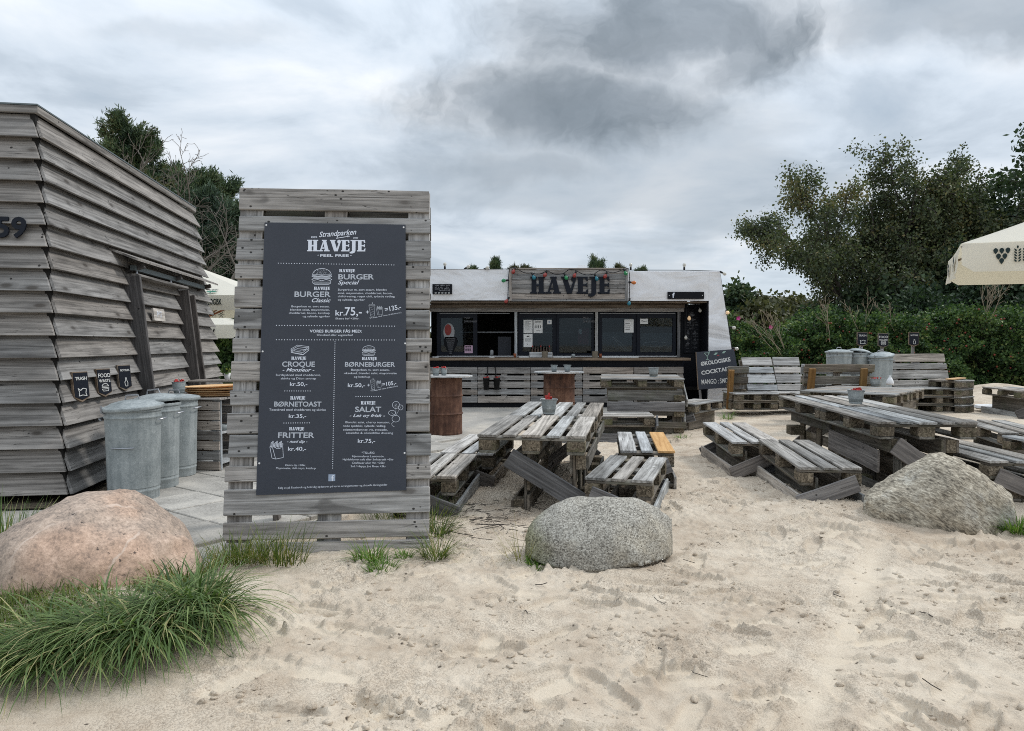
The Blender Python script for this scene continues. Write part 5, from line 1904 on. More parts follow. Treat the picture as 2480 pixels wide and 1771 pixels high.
# ice cream board behind the left window: red scoop over a dark cone with lines
ic = thing('ice_cream_board', 'dark cone shaped price board with a red top in the left kiosk window', 'board', (-1.275, WY - 0.015, 0.99))
mb = MB()
cone = [(0.0, 0.0), (0.06, 0.10), (0.13, 0.24), (0.145, 0.33), (0.11, 0.40), (-0.11, 0.40), (-0.145, 0.33), (-0.13, 0.24), (-0.06, 0.10)]
mb.prism(cone, 0.0, 0.008)
mb.build('cone', MAT['black_paint'], ic)
mb = MB()
mb.prism([(0.115 * math.cos(R(a)) - 0.03, 0.50 + 0.185 * math.sin(R(a))) for a in range(0, 360, 18)], 0.0, 0.007)
mb.build('rim', MAT['paper_grey'], ic)
mb = MB()
mb.prism([(-0.05 + 0.072 * math.cos(R(a)), 0.55 + 0.115 * math.sin(R(a))) for a in range(0, 360, 18)], -0.004, -0.001)
mb.build('scoop', MAT['scoop_red'], ic)
mb = MB()
for k_ in range(8):
    w_ = 0.10 - 0.010 * k_
    mb.box((0, -0.002, 0.36 - 0.042 * k_), (w_ * 1.9, 0.002, 0.012))
mb.build('price_lines', MAT['dim_print'], ic)

# crate of sauce bottles on the counter
cr = thing('bottle_crate', 'low pale wooden crate holding small sauce bottles on the kiosk counter', 'crate', (0.59, KY + 0.30, 0.969))
for (a, b, w, up) in (((-0.225, -0.06, 0.055), (0.225, -0.06, 0.055), 0.11, (0, -1, 0)), ((-0.225, 0.06, 0.055), (0.225, 0.06, 0.055), 0.11, (0, -1, 0)), ((-0.23, -0.05, 0.055), (-0.23, 0.05, 0.055), 0.11, (1, 0, 0)), ((0.23, -0.05, 0.055), (0.23, 0.05, 0.055), 0.11, (1, 0, 0))):
    board(cr, 'slat', a, b, w, 0.014, up, MAT['tray_wood'] if False else MAT['pallet_pale'])
board(cr, 'base', (-0.22, 0, 0.008), (0.22, 0, 0.008), 0.11, 0.012, (0, 0, 1), MAT['pallet_under'])
for i in range(7):
    bt = thing('sauce_bottle', 'small dark sauce bottle with a pale label, %s in the counter crate' % ['first', 'second', 'third', 'fourth', 'fifth', 'sixth', 'last'][i] + ' from the left', 'bottle', (0.415 + 0.058 * i, KY + 0.30 + 0.012 * (i % 2), 0.985), group='sauce bottles in the counter crate')
    mb = MB()
    mb.lathe([(0.0001, 0), (0.022, 0.0), (0.023, 0.12), (0.019, 0.15), (0.009, 0.175), (0.008, 0.215), (0.0001, 0.216)], 10)
    mb.build('glass', MAT['bulb_bottle'], bt, True)
    mb = MB()
    mb.lathe([(0.0236, 0.04), (0.0236, 0.10)], 10)
    mb.build('paper_label', MAT['pot_label'], bt, True)
    mb = MB()
    mb.lathe([(0.0105, 0.20), (0.0105, 0.225), (0.0001, 0.226)], 8)
    mb.build('cap', MAT['red_plastic'] if i % 3 == 0 else MAT['black_plastic'], bt)


def flower_pot(label, x, z, y, r=0.065, h=0.13, bark=True, cat='pot'):
    t = thing('counter_pot', label, cat, (x, y, z))
    mbx = MB()
    mbx.lathe([(0.0001, 0), (r * 0.85, 0), (r, h), (r * 0.9, h), (r * 0.8, h - 0.02), (0.0001, h - 0.02)], 14)
    mbx.build('pot', MAT['bark_pot'], t, False)
    return t


for lab, x in (('bark covered pot on the kiosk counter in front of the bottle crate', 0.66), ('bark covered pot on the kiosk counter under the third window', 1.67)):
    t = flower_pot(lab, x, 0.969, KY + 0.08)
for lab, x, r, h, m in (('grey tin cup on the kiosk counter under the third window', 1.235, 0.038, 0.075, 'galvanised'), ('small reddish tin on the counter beside the post', 1.78, 0.032, 0.08, 'rust_paint'), ('small dark jar on the counter by the left window post', 0.06, 0.03, 0.085, 'rust_paint')):
    t = thing('counter_cup', lab, 'cup', (x, KY + 0.12, 0.969))
    mb = MB()
    mb.lathe([(0.0001, 0), (r * 0.85, 0), (r, h), (r * 0.92, h), (r * 0.8, 0.01), (0.0001, 0.01)], 12)
    mb.build('cup', MAT[m], t, True)
for lab, x0, x1 in (('white folded cloth at the left end of the kiosk counter', -1.62, -1.50), ('white tray on the kiosk counter by the open hatch', -0.46, -0.36), ('flat white menu cards on the counter under the middle window', 0.14, 0.50), ('flat white strip lying on the counter right of the pot', 0.82, 1.2), ('flat white strip on the counter under the fourth window', 1.84, 2.58)):
    t = thing('counter_card', lab, 'cards', ((x0 + x1) / 2, KY + 0.33, 0.969))
    mb = MB()
    mb.box((0, 0, 0.009), (x1 - x0, 0.08, 0.018))
    mb.build('stack', MAT['paper'], t)
t = thing('coffee_jar', 'small jar with a white label standing in the open kiosk hatch', 'jar', (-0.42, KY + 0.55, 1.0))
mb = MB()
mb.lathe([(0.0001, 0), (0.035, 0), (0.035, 0.10), (0.025, 0.12), (0.0001, 0.122)], 12)
mb.build('jar', MAT['paper_grey'], t, True)

# two dark flower pots hooked on the counter pallets
for lab, x in (('black hanging pot of red flowers on the kiosk pallets, left one', -0.513), ('black hanging pot of red flowers on the kiosk pallets, right one', -0.302)):
    t = thing('hanging_pot', lab, 'hanging pot', (x, KY - 0.075, 0.335), group='black pots hooked on the kiosk counter')
    mb = MB()
    mb.lathe([(0.0001, 0), (0.048, 0.0), (0.066, 0.22), (0.070, 0.22), (0.070, 0.235), (0.056, 0.235), (0.05, 0.20), (0.0001, 0.20)], 14)
    mb.build('pot', MAT['black_plastic'], t, True)
    mb = MB()
    sg = 0.03 if x < -0.4 else -0.03
    mb.tube([(sg * .5, 0.06, 0.20), (sg * 0.8, 0.066, 0.36), (sg, 0.066, 0.44), (sg, 0.085, 0.455)], 0.010, 5)
    mb.build('hook', MAT['black_plastic'], t)
    mb = MB()
    for i in range(26):
        a, rr = rng.uniform(0, 6.28), 0.06 * math.sqrt(rng.random())
        c_ = Vector((rr * math.cos(a), rr * math.sin(a), 0.235 + rng.uniform(-0.01, 0.03)))
        u_ = Vector((rng.uniform(-1, 1), rng.uniform(-1, 1), rng.uniform(-.3, .6))).normalized() * 0.014
        v_ = u_.orthogonal().normalized() * 0.010
        mb.add([c_ - u_, c_ + v_, c_ + u_, c_ - v_], [(0, 1, 2, 3)])
    mb.build('flowers', MAT['red_plastic'], t)

# chalk board leaning at the right end of the kiosk
cb = thing('chalk_board', 'leaning black chalk board offering cocktails at the right corner of the kiosk', 'chalk board', (0, 0, 0))
cb.matrix_world = frame_M((3.98, 14.02, 0.755), (0.985, -0.02, 0.065), (-0.075, 0.10, 1.0))
# local: x right, y up, z out
A = Matrix(((1, 0, 0, 0), (0, 0, 1, 0), (0, 1, 0, 0), (0, 0, 0, 1)))
mb = MB()
mb.prism([(-0.385, -0.37), (0.43, -0.37), (0.36, 0.37), (-0.37, 0.36)], -0.03, 0.0, A)
mb.build('panel', MAT['slate'], cb)
board(cb, 'edge_strip', (-0.392, -0.37, -0.014), (-0.377, 0.362, -0.014), 0.034, 0.012, (1, 0, 0), MAT['counter_wood'])
CBM = Matrix.Identity(4)
RT = Matrix.Rotation(R(5.5), 4, 'Z')
text_obj('ØKOLOGISKE', 0.105, MAT['chalk_white'], cb, Matrix.Translation((-0.015, 0.145, 0.0015)) @ RT, 0.0, offset=0.003, width=0.58)
text_obj('COCKTAILS', 0.105, MAT['chalk_white'], cb, Matrix.Translation((-0.01, -0.03, 0.0015)) @ RT, 0.0, offset=0.003, width=0.60)
text_obj('MANGO : SMOOTHIE', 0.135, MAT['chalk_white'], cb, Matrix.Translation((0.05, -0.235, 0.0015)), 0.0, offset=0.001, width=0.74)
mb = MB()
for a, b in (((-0.22, .33), (-0.12, .33)), ((-0.22, .33), (-0.17, .26)), ((-0.12, .33), (-0.17, .26)), ((-0.17, .26), (-0.17, .20)), ((-0.20, .20), (-0.14, .20)), ((-.15, .31), (-.10, .37))):
    mb.tube([(a[0], a[1], 0.002), (b[0], b[1], 0.002)], 0.006, 4)
mb.build('drawing', MAT['chalk_green'], cb)
mb = MB()
for (x, y, m) in ((0.0, .30, 0), (0.16, .32, 0)):
    mb.add([(x - 0.045, y - .015, 0.002), (x, y - 0.02, 0.002), (x + 0.045, y + .02, 0.002), (x, y + .025, 0.002)], [(0, 1, 2, 3)])
mb.build('leaf_drawing', MAT['chalk_green'], cb)
mb = MB()
mb.add([(0.02, .262, 0.002), (0.06, .255, 0.002), (0.07, .275, 0.002), (0.03, .28, 0.002)], [(0, 1, 2, 3)])
mb.build('berry_drawing', MAT['chalk_red'], cb)
for x in (-0.36, 0.38):
    board(cb, 'leg', (x, -0.37, -0.02), (x, -0.765, -0.02), 0.045, 0.03, (0, 0, 1), MAT['brace_wood'])

# ------------------------------------------------------------------ pallet furniture
def Tm(x, y, z):
    return Matrix.Translation((x, y, z))


def heading(deg):
    """z rotation that points local x to a heading deg to the right of straight ahead"""
    return R(90 - deg)


def brace(parent, x, y0, z0, y1, z1, w=0.14, mat=None):
    board(parent, 'brace', (x, y0, z0), (x, y1, z1), w, 0.022, (1, 0, 0), mat or MAT['brace_wood'])


def pallet_bench(label, near, ahead, L, W, ztop, rise=0.0, top=None, brace_dir=1, odd=None, boards=3, foot=0.24, group='pallet benches in the sand', side_feet=(1, 1), far_brace=True):
    """bench of a cut pallet on legs; near = near left corner of its seat on the ground, ahead = heading"""
    t = thing('pallet_bench', label, 'bench', (near[0], near[1], 0), (0, 0, heading(ahead)), group)
    M = Tm(0, -W, ztop - 0.144) @ Matrix.Rotation(math.atan2(-rise, L), 4, 'Y')
    pallet(t, M, L, W, boards, top, None, odd=odd)
    zb = ztop - 0.144
    yc = -W / 2
    # upright legs under the seat
    for y in (yc + 0.085, yc - 0.085):
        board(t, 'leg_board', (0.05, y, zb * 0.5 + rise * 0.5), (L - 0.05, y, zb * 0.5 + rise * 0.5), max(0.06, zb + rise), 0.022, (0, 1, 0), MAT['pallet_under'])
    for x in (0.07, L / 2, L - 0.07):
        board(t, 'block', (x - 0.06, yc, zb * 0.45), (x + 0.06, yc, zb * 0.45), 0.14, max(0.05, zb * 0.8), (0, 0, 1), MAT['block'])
    # feet: boards on edge lying in the sand each side, tied to the legs
    for s, on in ((1, side_feet[0]), (-1, side_feet[1])):
        if not on:
            continue
        y = yc + s * foot
        board(t, 'foot_board', (-0.02, y, 0.035), (L + 0.01, y, 0.05), 0.12, 0.024, (0, 1, 0), MAT['pallet_top'])
        for x in (0.04, L - 0.05):
            board(t, 'tie_board', (x, yc, 0.02), (x, y, 0.02), 0.09, 0.022, (0, 0, 1), MAT['pallet_under'])
    if brace_dir:
        s = brace_dir
        brace(t, -0.033, yc - s * (foot + 0.005), 0.02, yc + s * (W * 0.42), ztop - 0.115, 0.13)
        if far_brace:
            brace(t, L + 0.03, yc - s * (foot + 0.005), 0.02, yc + s * (W * 0.42), ztop - 0.115, 0.13)
    return t


def pallet_table(label, near, ahead, W, ztop, n=2, rise=0.0, L=1.2, legs=(-0.30, -0.70), leg_h=None, top=None, braces=(), group='pallet tables in the sand', yaw_only=False):
    """table of n pallets end to end on pallets standing on edge; near = near left corner"""
    t = thing('pallet_table', label, 'table', (near[0], near[1], 0), (0, 0, heading(ahead)), group)
    tilt = math.atan2(-rise, n * L)
    for i in range(n):
        M = Tm(0, -W, ztop - 0.144) @ Matrix.Rotation(tilt, 4, 'Y') @ Tm(i * (L + 0.006), rng.uniform(-.012, .012), rng.uniform(-.004, .004))
        pallet(t, M, L, W, 5, top, None)
        lh = ztop - 0.150 + rise * (i + 0.5) / n
        for y in legs:
            s = 1 if y > -W / 2 else -1
            # pallet on its edge: x stays, its y becomes up, its z becomes sideways
            Ml = Tm(i * L + 0.06, y + 0.072 * s, -0.03) @ Matrix(((1, 0, 0, 0), (0, 0, -1 * s, 0), (0, 1, 0, 0), (0, 0, 0, 1)))
            pallet(t, Ml, L - 0.12, lh + 0.02, 3, MAT['pallet_under'], None)
    for (x, y0, z0, y1, z1, w) in braces:
        brace(t, x, y0, z0, y1, z1, w)
    return t


T1 = pallet_table('long grey pallet table with a tin bucket, right of the menu board', (-0.245, 5.36), 10.1, 0.80, 0.575, 2, 0.05, legs=(-0.30, -0.74),
                  braces=((0.02, -0.22, 0.40, -0.80, 0.06, 0.15), (1.22, -0.24, 0.06, -0.74, 0.46, 0.10), (2.36, -0.74, 0.06, -0.24, 0.46, 0.12), (2.40, -0.26, 0.1, -0.40, 0.5, 0.10)))
pallet_bench('pallet bench right of the bucket table, its near end behind the grey boulder', (0.515, 5.10), 17.0, 1.13, 0.475, 0.300, -0.01, brace_dir=1)
pallet_bench('whitish pallet bench with one new orange plank, beyond the boulder', (0.945, 6.30), 7.2, 1.2, 0.47, 0.315, 0.02, MAT['pallet_pale'], brace_dir=-1, odd={0: (MAT['orange_wood'], 'new orange pine plank')})
pallet_bench('low pallet bench half hidden by the right edge of the menu board', (-0.86, 5.22), 5.4, 1.10, 0.455, 0.290, -0.005, None, brace_dir=1)
pallet_bench('pale pallet bench on the patio edge, left of the bucket table', (-0.635, 6.37), 8.0, 1.30, 0.48, 0.285, 0.0, MAT['pallet_pale'], brace_dir=1)

# table in front of the kiosk counter, seen from its long side
t = thing('pallet_table', 'bulky pallet table with one tin bucket, just in front of the kiosk counter', 'table', (1.24, 10.05, 0), (0, 0, R(-6)), 'pallet tables in the sand')
pallet(t, Tm(0, 0, 0.626), 1.14, 0.8, 5)
pallet(t, Tm(0.03, 0.806, 0.626), 1.14, 0.45, 3)
for (y0, z0, s) in ((0.10, 0.10, -1), (0.72, 0.10, 1)):
    Ml = Tm(0.10, y0 + 0.072 * s * -1, 0.0) @ Matrix(((1, 0, 0, 0), (0, 0, s * 1.0, 0), (0, 1, 0, 0), (0, 0, 0, 1)))
    pallet(t, Ml, 1.02, 0.60, 3, MAT['pallet_under'])
board(t, 'plank', (0.08, -0.06, 0.38), (1.14, -0.06, 0.38), 0.13, 0.022, (0, -1, 0), MAT['brace_wood'])
board(t, 'plank', (0.06, -0.055, 0.13), (1.16, -0.055, 0.13), 0.09, 0.022, (0, -1, 0), MAT['pallet_under'])
for (y0, z0, y1, z1) in ((0.10, 0.42, 0.62, 0.66), (0.30, 0.20, 0.80, 0.04)):
    board(t, 'brace', (1.19, y0, z0), (1.19, y1, z1), 0.12, 0.022, (1, 0, 0), MAT['pallet_top'])
for y in (0.05, 0.75):
    for z in (0.06, 0.28, 0.5):
        board(t, 'block', (1.0, y, z), (1.14, y, z), 0.13, 0.08, (0, 0, 1), MAT['block'])
t = thing('pallet_bench', 'low pallet bench in front of the bulky table by the kiosk', 'bench', (0.62, 9.22, 0), (0, 0, R(-3)), 'pallet benches in the sand')
pallet(t, Tm(0, 0, 0.186), 1.2, 0.56, 3)
board(t, 'foot_board', (-0.05, -0.10, 0.05), (1.2, -0.10, 0.05), 0.12, 0.022, (0, -1, 0), MAT['brace_wood'])
board(t, 'leg_board', (0.0, 0.12, 0.11), (1.15, 0.12, 0.11), 0.16, 0.022, (0, -1, 0), MAT['pallet_under'])
board(t, 'leg_board', (0.0, 0.42, 0.11), (1.15, 0.42, 0.11), 0.16, 0.022, (0, -1, 0), MAT['pallet_under'])
for x in (0.1, 0.6, 1.1):
    board(t, 'block', (x - .06, 0.25, 0.10), (x + .06, 0.25, 0.10), 0.24, 0.15, (0, 0, 1), MAT['block'])
board(t, 'brace', (1.215, -0.10, 0.28), (1.23, 0.55, 0.02), 0.14, 0.022, (1, 0, 0), MAT['brace_wood'])
# little bench beside it, seen end on
t = thing('pallet_bench', 'short pallet bench end in the shade right of the bulky kiosk table', 'bench', (2.62, 10.3, 0), (0, 0, R(52)), 'pallet benches in the sand')
pallet(t, Tm(0, 0, 0.24), 1.0, 0.46, 3)
for y in (0.12, 0.34):
    board(t, 'leg_board', (0.03, y, 0.12), (0.97, y, 0.12), 0.23, 0.022, (0, 1, 0), MAT['pallet_under'])
board(t, 'brace', (-0.02, 0.0, 0.20), (-0.02, 0.50, 0.04), 0.11, 0.022, (1, 0, 0), MAT['brace_wood'])

# right hand group
T3 = pallet_table('long pallet table with a tin bucket, behind the tan boulder', (2.945, 5.82), 2.0, 0.80, 0.613, 2, 0.045, legs=(-0.20, -0.62),
                  braces=((0.02, -0.16, 0.42, -0.72, 0.02, 0.15), (2.42, -0.60, 0.42, -0.14, 0.02, 0.12)))
board(T3, 'brace', (0.14, -0.085, 0.27), (1.15, -0.085, 0.33), 0.19, 0.022, (0, 1, 0), MAT['brace_wood'])
board(T3, 'block', (2.05, -0.10, 0.30), (2.2, -0.10, 0.30), 0.14, 0.10, (0, 0, 1), MAT['block'])
pallet_bench('pallet bench nearest the sand, left of the tan boulder, with a split plank', (2.205, 5.52), 5.0, 1.25, 0.465, 0.300, 0.05, None, brace_dir=-1, boards=3)
pallet_bench('pallet bench behind the one with the split plank, its foot board bare', (2.07, 6.78), 2.5, 1.25, 0.47, 0.325, 0.05, MAT['pallet_pale'], brace_dir=-1)
pallet_bench('greenish pallet bench directly behind the tan boulder', (3.735, 5.62), 0.5, 1.45, 0.50, 0.330, 0.01, MAT['pallet_top'], brace_dir=1)
pallet_bench('pallet bench beyond the greenish one at the right', (4.97, 7.30), 15.0, 1.35, 0.50, 0.350, 0.0, MAT['pallet_top'], brace_dir=0)
pallet_bench('pallet bench cut off by the right edge, its corner block showing', (4.84, 6.00), 1.0, 1.15, 0.5, 0.335, 0.0, MAT['pallet_pale'], brace_dir=0)
pallet_bench('far pallet bench at the right edge behind the parasol foot', (8.42, 12.0), 8.0, 1.2, 0.5, 0.47, 0.0, MAT['pallet_top'], brace_dir=0)
t = thing('loose_plank', 'dark reddish plank propped on the sand at the right edge', 'plank', (8.35, 11.9, 0))
board(t, 'plank', (-0.02, -0.02, 0.05), (0.75, -0.1, 0.33), 0.19, 0.024, (-0.2, -1, 0.3), MAT['jamb_wood'])

# lounge group ----------------------------------------------------------
def sofa(label, loc, rz, Wd, back_boards, z_seat=0.42, z_top=1.0, lean=0.28, depth=0.8, layers=2, post=None, top=None, base=None, group='pallet sofas by the hedge', seat=True, bx=0.0, bw=None):
    """pallet sofa; local x along its width, front at -y, back at +y"""
    t = thing('pallet_sofa', label, 'sofa', loc, (0, 0, rz), group)
    if seat:
        for l in range(layers):
            z0 = z_seat - 0.15 * (l + 1)
            pallet(t, Tm(rng.uniform(-.02, .02), rng.uniform(-.015, .015), z0), Wd, depth, 5 if depth > 0.65 else 3, (top or MAT['pallet_top']) if l == 0 else MAT['pallet_under'], base)
    # leaning backrest
    seatW = Wd
    Wd = bw or Wd
    y0, zb = depth - 0.16, z_seat - 0.02
    y1 = y0 + lean
    n = back_boards
    up = Vector((0, y1 - y0, z_top - zb)).normalized()
    nrm = Vector((0, -up.z, up.y))
    tot = math.hypot(y1 - y0, z_top - zb)
    pit = tot / n
    for i in range(n):
        w = (0.145 if i % 2 == (n - 1) % 2 else 0.10) * min(1.15, pit / 0.15)
        c_ = Vector((0, y0, zb)) + up * (pit * (i + 0.5))
        e = rng.uniform(-0.01, 0.01)
        board(t, 'back_plank', c_ + Vector((bx + e, 0, 0)), c_ + Vector((bx + Wd + e, 0, 0)), w, 0.022, nrm, top or MAT['pallet_top'])
    for x in (bx + 0.08, bx + Wd / 2, bx + Wd - 0.08):
        a = Vector((x, y0, zb - 0.05)) - nrm * 0.024
        b = a + up * (tot + 0.03)
        board(t, 'back_stringer', a, b, 0.11, 0.022, nrm, MAT['pallet_top'])
        for f in (0.15, 0.55, 0.95):
            c_ = a + up * (tot * f) - nrm * 0.05
            board(t, 'block', c_ - Vector((0.06, 0, 0)), c_ + Vector((0.06, 0, 0)), 0.10, 0.07, nrm, MAT['block'])
    for f in ((0.15, 0.55, 0.93) if n > 2 else (0.55, 0.93)):
        c_ = Vector((0, y0, zb)) + up * (tot * f) - nrm * 0.135
        board(t, 'rear_plank', c_ + Vector((bx, 0, 0)), c_ + Vector((bx + Wd, 0, 0)), 0.125, 0.022, nrm, MAT['pallet_under'])
    if post:
        for x in post:
            a = Vector((x, y0 + 0.175, zb - 0.30))
            b = a + up * (tot * 0.88 + 0.30)
            board(t, 'back_post', a, b, 0.10, 0.05, (0, 1, 0.1), MAT['post_wood'])
    return t


sofa('pallet sofa with a whitish slatted back, right of the chalk board', (3.86, 12.45, 0), R(5), 0.76, 4, 0.40, 1.00, 0.34, 0.62, 2, None, MAT['pallet_pale'], None, bx=0.42, bw=0.56)
sofa('pallet sofa with a pale slatted back, just left of the dark plank backrest', (4.68, 12.60, 0), R(4), 0.60, 4, 0.40, 1.00, 0.28, 0.62, 2, None, MAT['pallet_pale'], None, bx=0.17, bw=0.50)
t = sofa('pallet sofa seen from behind with orange posts on its dark back, before the bins', (5.66, 11.88, 0), R(180 - 3), 1.07, 3, 0.46, 0.93, 0.10, 0.62, 2, (0.20, 0.98), MAT['pallet_top'], None)
sofa('pallet sofa seen from behind with one orange post, beside the chalk board', (4.27, 13.35, 0), R(172), 0.36, 2, 0.40, 0.86, 0.14, 0.5, 2, (0.32,), MAT['pallet_under'], None)
sofa('wide pallet sofa in front of the hedge under the BOTTLES sign', (7.20, 13.05, 0), R(5), 1.12, 4, 0.45, 1.06, 0.16, 0.66, 3, None, MAT['pallet_top'], None)
t = thing('pallet_stack', 'stack of small pallets beside the wide sofa at the hedge', 'pallet stack', (8.08, 12.95, 0), (0, 0, R(30)))
for l in range(4):
    pallet(t, Tm(rng.uniform(-.02, .02), rng.uniform(-.02, .02), 0.148 * l), 0.40, 0.62, 3, MAT['pallet_top'], None)
board(t, 'plank', (-0.05, 0.20, 0.605), (0.45, 0.25, 0.612), 0.14, 0.022, (0, 0, 1), MAT['tray_wood'])

# low lounge table: two pallets side by side
t = thing('pallet_table', 'wide low lounge table with a tin bucket, in front of the wide sofa', 'table', (4.90, 9.26, 0), (0, 0, R(48)), 'pallet tables in the sand')
# local x = along the near right edge, boards run along local y
for i in range(2):
    M = Tm(0.02 + i * 0.82, 0.0, 0.456) @ Matrix.Rotation(R(90), 4, 'Z') @ Tm(0, -0.80, 0)
    pallet(t, M, 1.2, 0.80, 5)
    for y in (0.1, 0.9):
        Ml = Tm(0.05 + i * 0.82, y, 0.0) @ Matrix(((1, 0, 0, 0), (0, 0, -1, 0), (0, 1, 0, 0), (0, 0, 0, 1))) @ Tm(0, 0, -0.144)
        pallet(t, Ml, 0.72, 0.45, 3, MAT['pallet_under'])
board(t, 'plank', (0.0, 0.12, 0.35), (0.35, 0.10, 0.33), 0.12, 0.022, (0, 0, 1), MAT['tray_wood'])
t = thing('pallet_bench', 'small pallet bench tucked at the near corner of the lounge table', 'bench', (4.42, 9.05, 0), (0, 0, R(48)), 'pallet benches in the sand')
pallet(t, Tm(-0.05, 0.0, 0.36), 0.5, 0.40, 3, MAT['pallet_top'])
for x in (0.02, 0.38):
    board(t, 'leg_board', (x, 0.2, 0.0), (x, 0.2, 0.355), 0.12, 0.022, (1, 0, 0), MAT['pallet_under'])


# ------------------------------------------------------------------ buckets and barrels
def bucket(label, p, r=0.062, h=0.135, red=True, group='tin buckets on the tables', sticks=False, seed=1):
    t = thing('tin_bucket', label, 'bucket', p, (R(rng.uniform(-1, 1)), R(rng.uniform(-1, 1)), rng.uniform(0, 6)), group)
    prof = [(0.0001, 0.004), (r * 0.74, 0.0), (r * 0.75, 0.006)]
    for i in range(11):
        f = i / 10
        bump_ = 0.0022 if i in (4, 6) else 0
        prof.append((r * (0.75 + 0.25 * f) + bump_, h * (0.05 + 0.93 * f)))
    prof += [(r + 0.004, h * 0.985), (r + 0.004, h), (r - 0.001, h), (r * 0.93, h * 0.7), (r * 0.80, 0.02), (0.0001, 0.02)]
    mbx = MB()
    mbx.lathe(prof, 26)
    o = mbx.build('pail', MAT['galvanised'], t, True)
    for s in (-1, 1):
        mbx = MB()
        mbx.tube([(s * (r + 0.003), -0.014, h * 0.9), (s * (r + 0.006), 0, h * 0.98), (s * (r + 0.003), 0.014, h * 0.9)], 0.003, 4)
        mbx.build('ear', MAT['steel'], t)
    if red:
        r_ = random.Random(seed)
        mbx = MB()
        for i in range(7 if sticks else 14):
            a, rr = r_.uniform(0, 6.28), r * (0.45 if sticks else 0.75) * math.sqrt(r_.random())
            up = h * r_.uniform(0.85, 1.02) if not sticks else h * r_.uniform(0.9, 1.0) + (r_.uniform(0.0, 0.05) if i < 4 else 0)
            Mx = Tm(rr * math.cos(a), rr * math.sin(a), up) @ Matrix.Rotation(r_.uniform(0, 6), 4, 'Z') @ Matrix.Rotation(r_.uniform(-.7, .7), 4, 'X')
            mbx.box((0, 0, 0), (0.018, 0.010, 0.045), Mx)
        mbx.build('sachets', MAT['red_plastic'], t)
    return t


bucket('tin bucket with red sachets sticking out, on the long table right of the menu board', (0.335, 6.55, 0.607), 0.072, 0.138, True, sticks=True, seed=4)
bucket('empty tin bucket on the bulky table in front of the kiosk counter', (2.03, 10.35, 0.771), 0.073, 0.135, False)
bucket('tin bucket with a little red inside, on the long table behind the tan boulder', (3.36, 7.05, 0.660), 0.077, 0.135, True, seed=6)
bucket('tin bucket on the low lounge table', (5.52, 10.95, 0.603), 0.088, 0.118, True, seed=8)


def barrel(label, x, y, h, r, tr, toff=(0, 0)):
    t = thing('barrel_table', label, 'barrel table', (x, y, 0), (0, 0, 0), 'rusty barrel tables')
    prof = [(0.0001, -0.04), (r, -0.04), (r + 0.004, 0.0)]
    for z in sorted([h * i / 12 for i in range(13)] + [h * (zr + d_) for zr in (0.34, 0.67) for d_ in (-0.030, -0.018, -0.008, 0.0, 0.008, 0.018, 0.030)]):
        rr = r
        for zr in (0.34, 0.67):
            rr += 0.014 * math.exp(-((z / h - zr) / 0.014) ** 2)
        prof.append((rr, z + 0.004))
    prof += [(r + 0.006, h), (r + 0.006, h + 0.012), (r - 0.01, h + 0.012), (0.0001, h + 0.006)]
    mbx = MB()
    mbx.lathe(prof, 40)
    me = mbx.mesh('barrel', [MAT['rust']])
    smooth_by_angle(me, 40)
    link('barrel', me, t)
    # round top sawn from planks
    n = 6
    for i in range(n):
        y0, y1 = -tr + 2 * tr * i / n, -tr + 2 * tr * (i + 1) / n - 0.006
        ys = np.linspace(y0, y1, 7)
        hw = [math.sqrt(max(1e-4, tr * tr - yy_ * yy_)) for yy_ in ys]
        ring = [(w, yy_) for w, yy_ in zip(hw, ys)] + [(-w, yy_) for w, yy_ in reversed(list(zip(hw, ys)))]
        m_ = len(ring)
        mbx = MB()
        zt = 0.034 + rng.uniform(-.002, .002)
        mbx.add([(a + toff[0], b + toff[1], h + 0.014) for a, b in ring] + [(a + toff[0], b + toff[1], h + zt) for a, b in ring],
                [tuple(reversed(range(m_))), tuple(range(m_, 2 * m_))] + [(k_, (k_ + 1) % m_, m_ + (k_ + 1) % m_, m_ + k_) for k_ in range(m_)])
        mbx.build('top_plank', MAT['pallet_pale'], t)
    return t


barrel('rusty oil barrel with a round plank top, beside the menu board', -0.97, 10.24, 0.765, 0.262, 0.37, (0.04, 0))
barrel('rusty oil barrel with a round plank top, in front of the kiosk counter', 0.812, 12.45, 0.735, 0.268, 0.43)
bucket('small tin pail with red filling on the barrel beside the menu board, left one', (-1.075, 10.20, 0.80), 0.054, 0.105, True, 'small pails on the barrel tables', seed=9)
bucket('small tin pail on the barrel beside the menu board, right one', (-0.965, 10.22, 0.80), 0.046, 0.105, True, 'small pails on the barrel tables', seed=10)
bucket('small tin pail on the barrel in front of the counter, left one', (0.72, 12.35, 0.772), 0.056, 0.115, False, 'small pails on the barrel tables')
bucket('small tin pail on the barrel in front of the counter, right one', (0.945, 12.35, 0.772), 0.058, 0.115, False, 'small pails on the barrel tables')


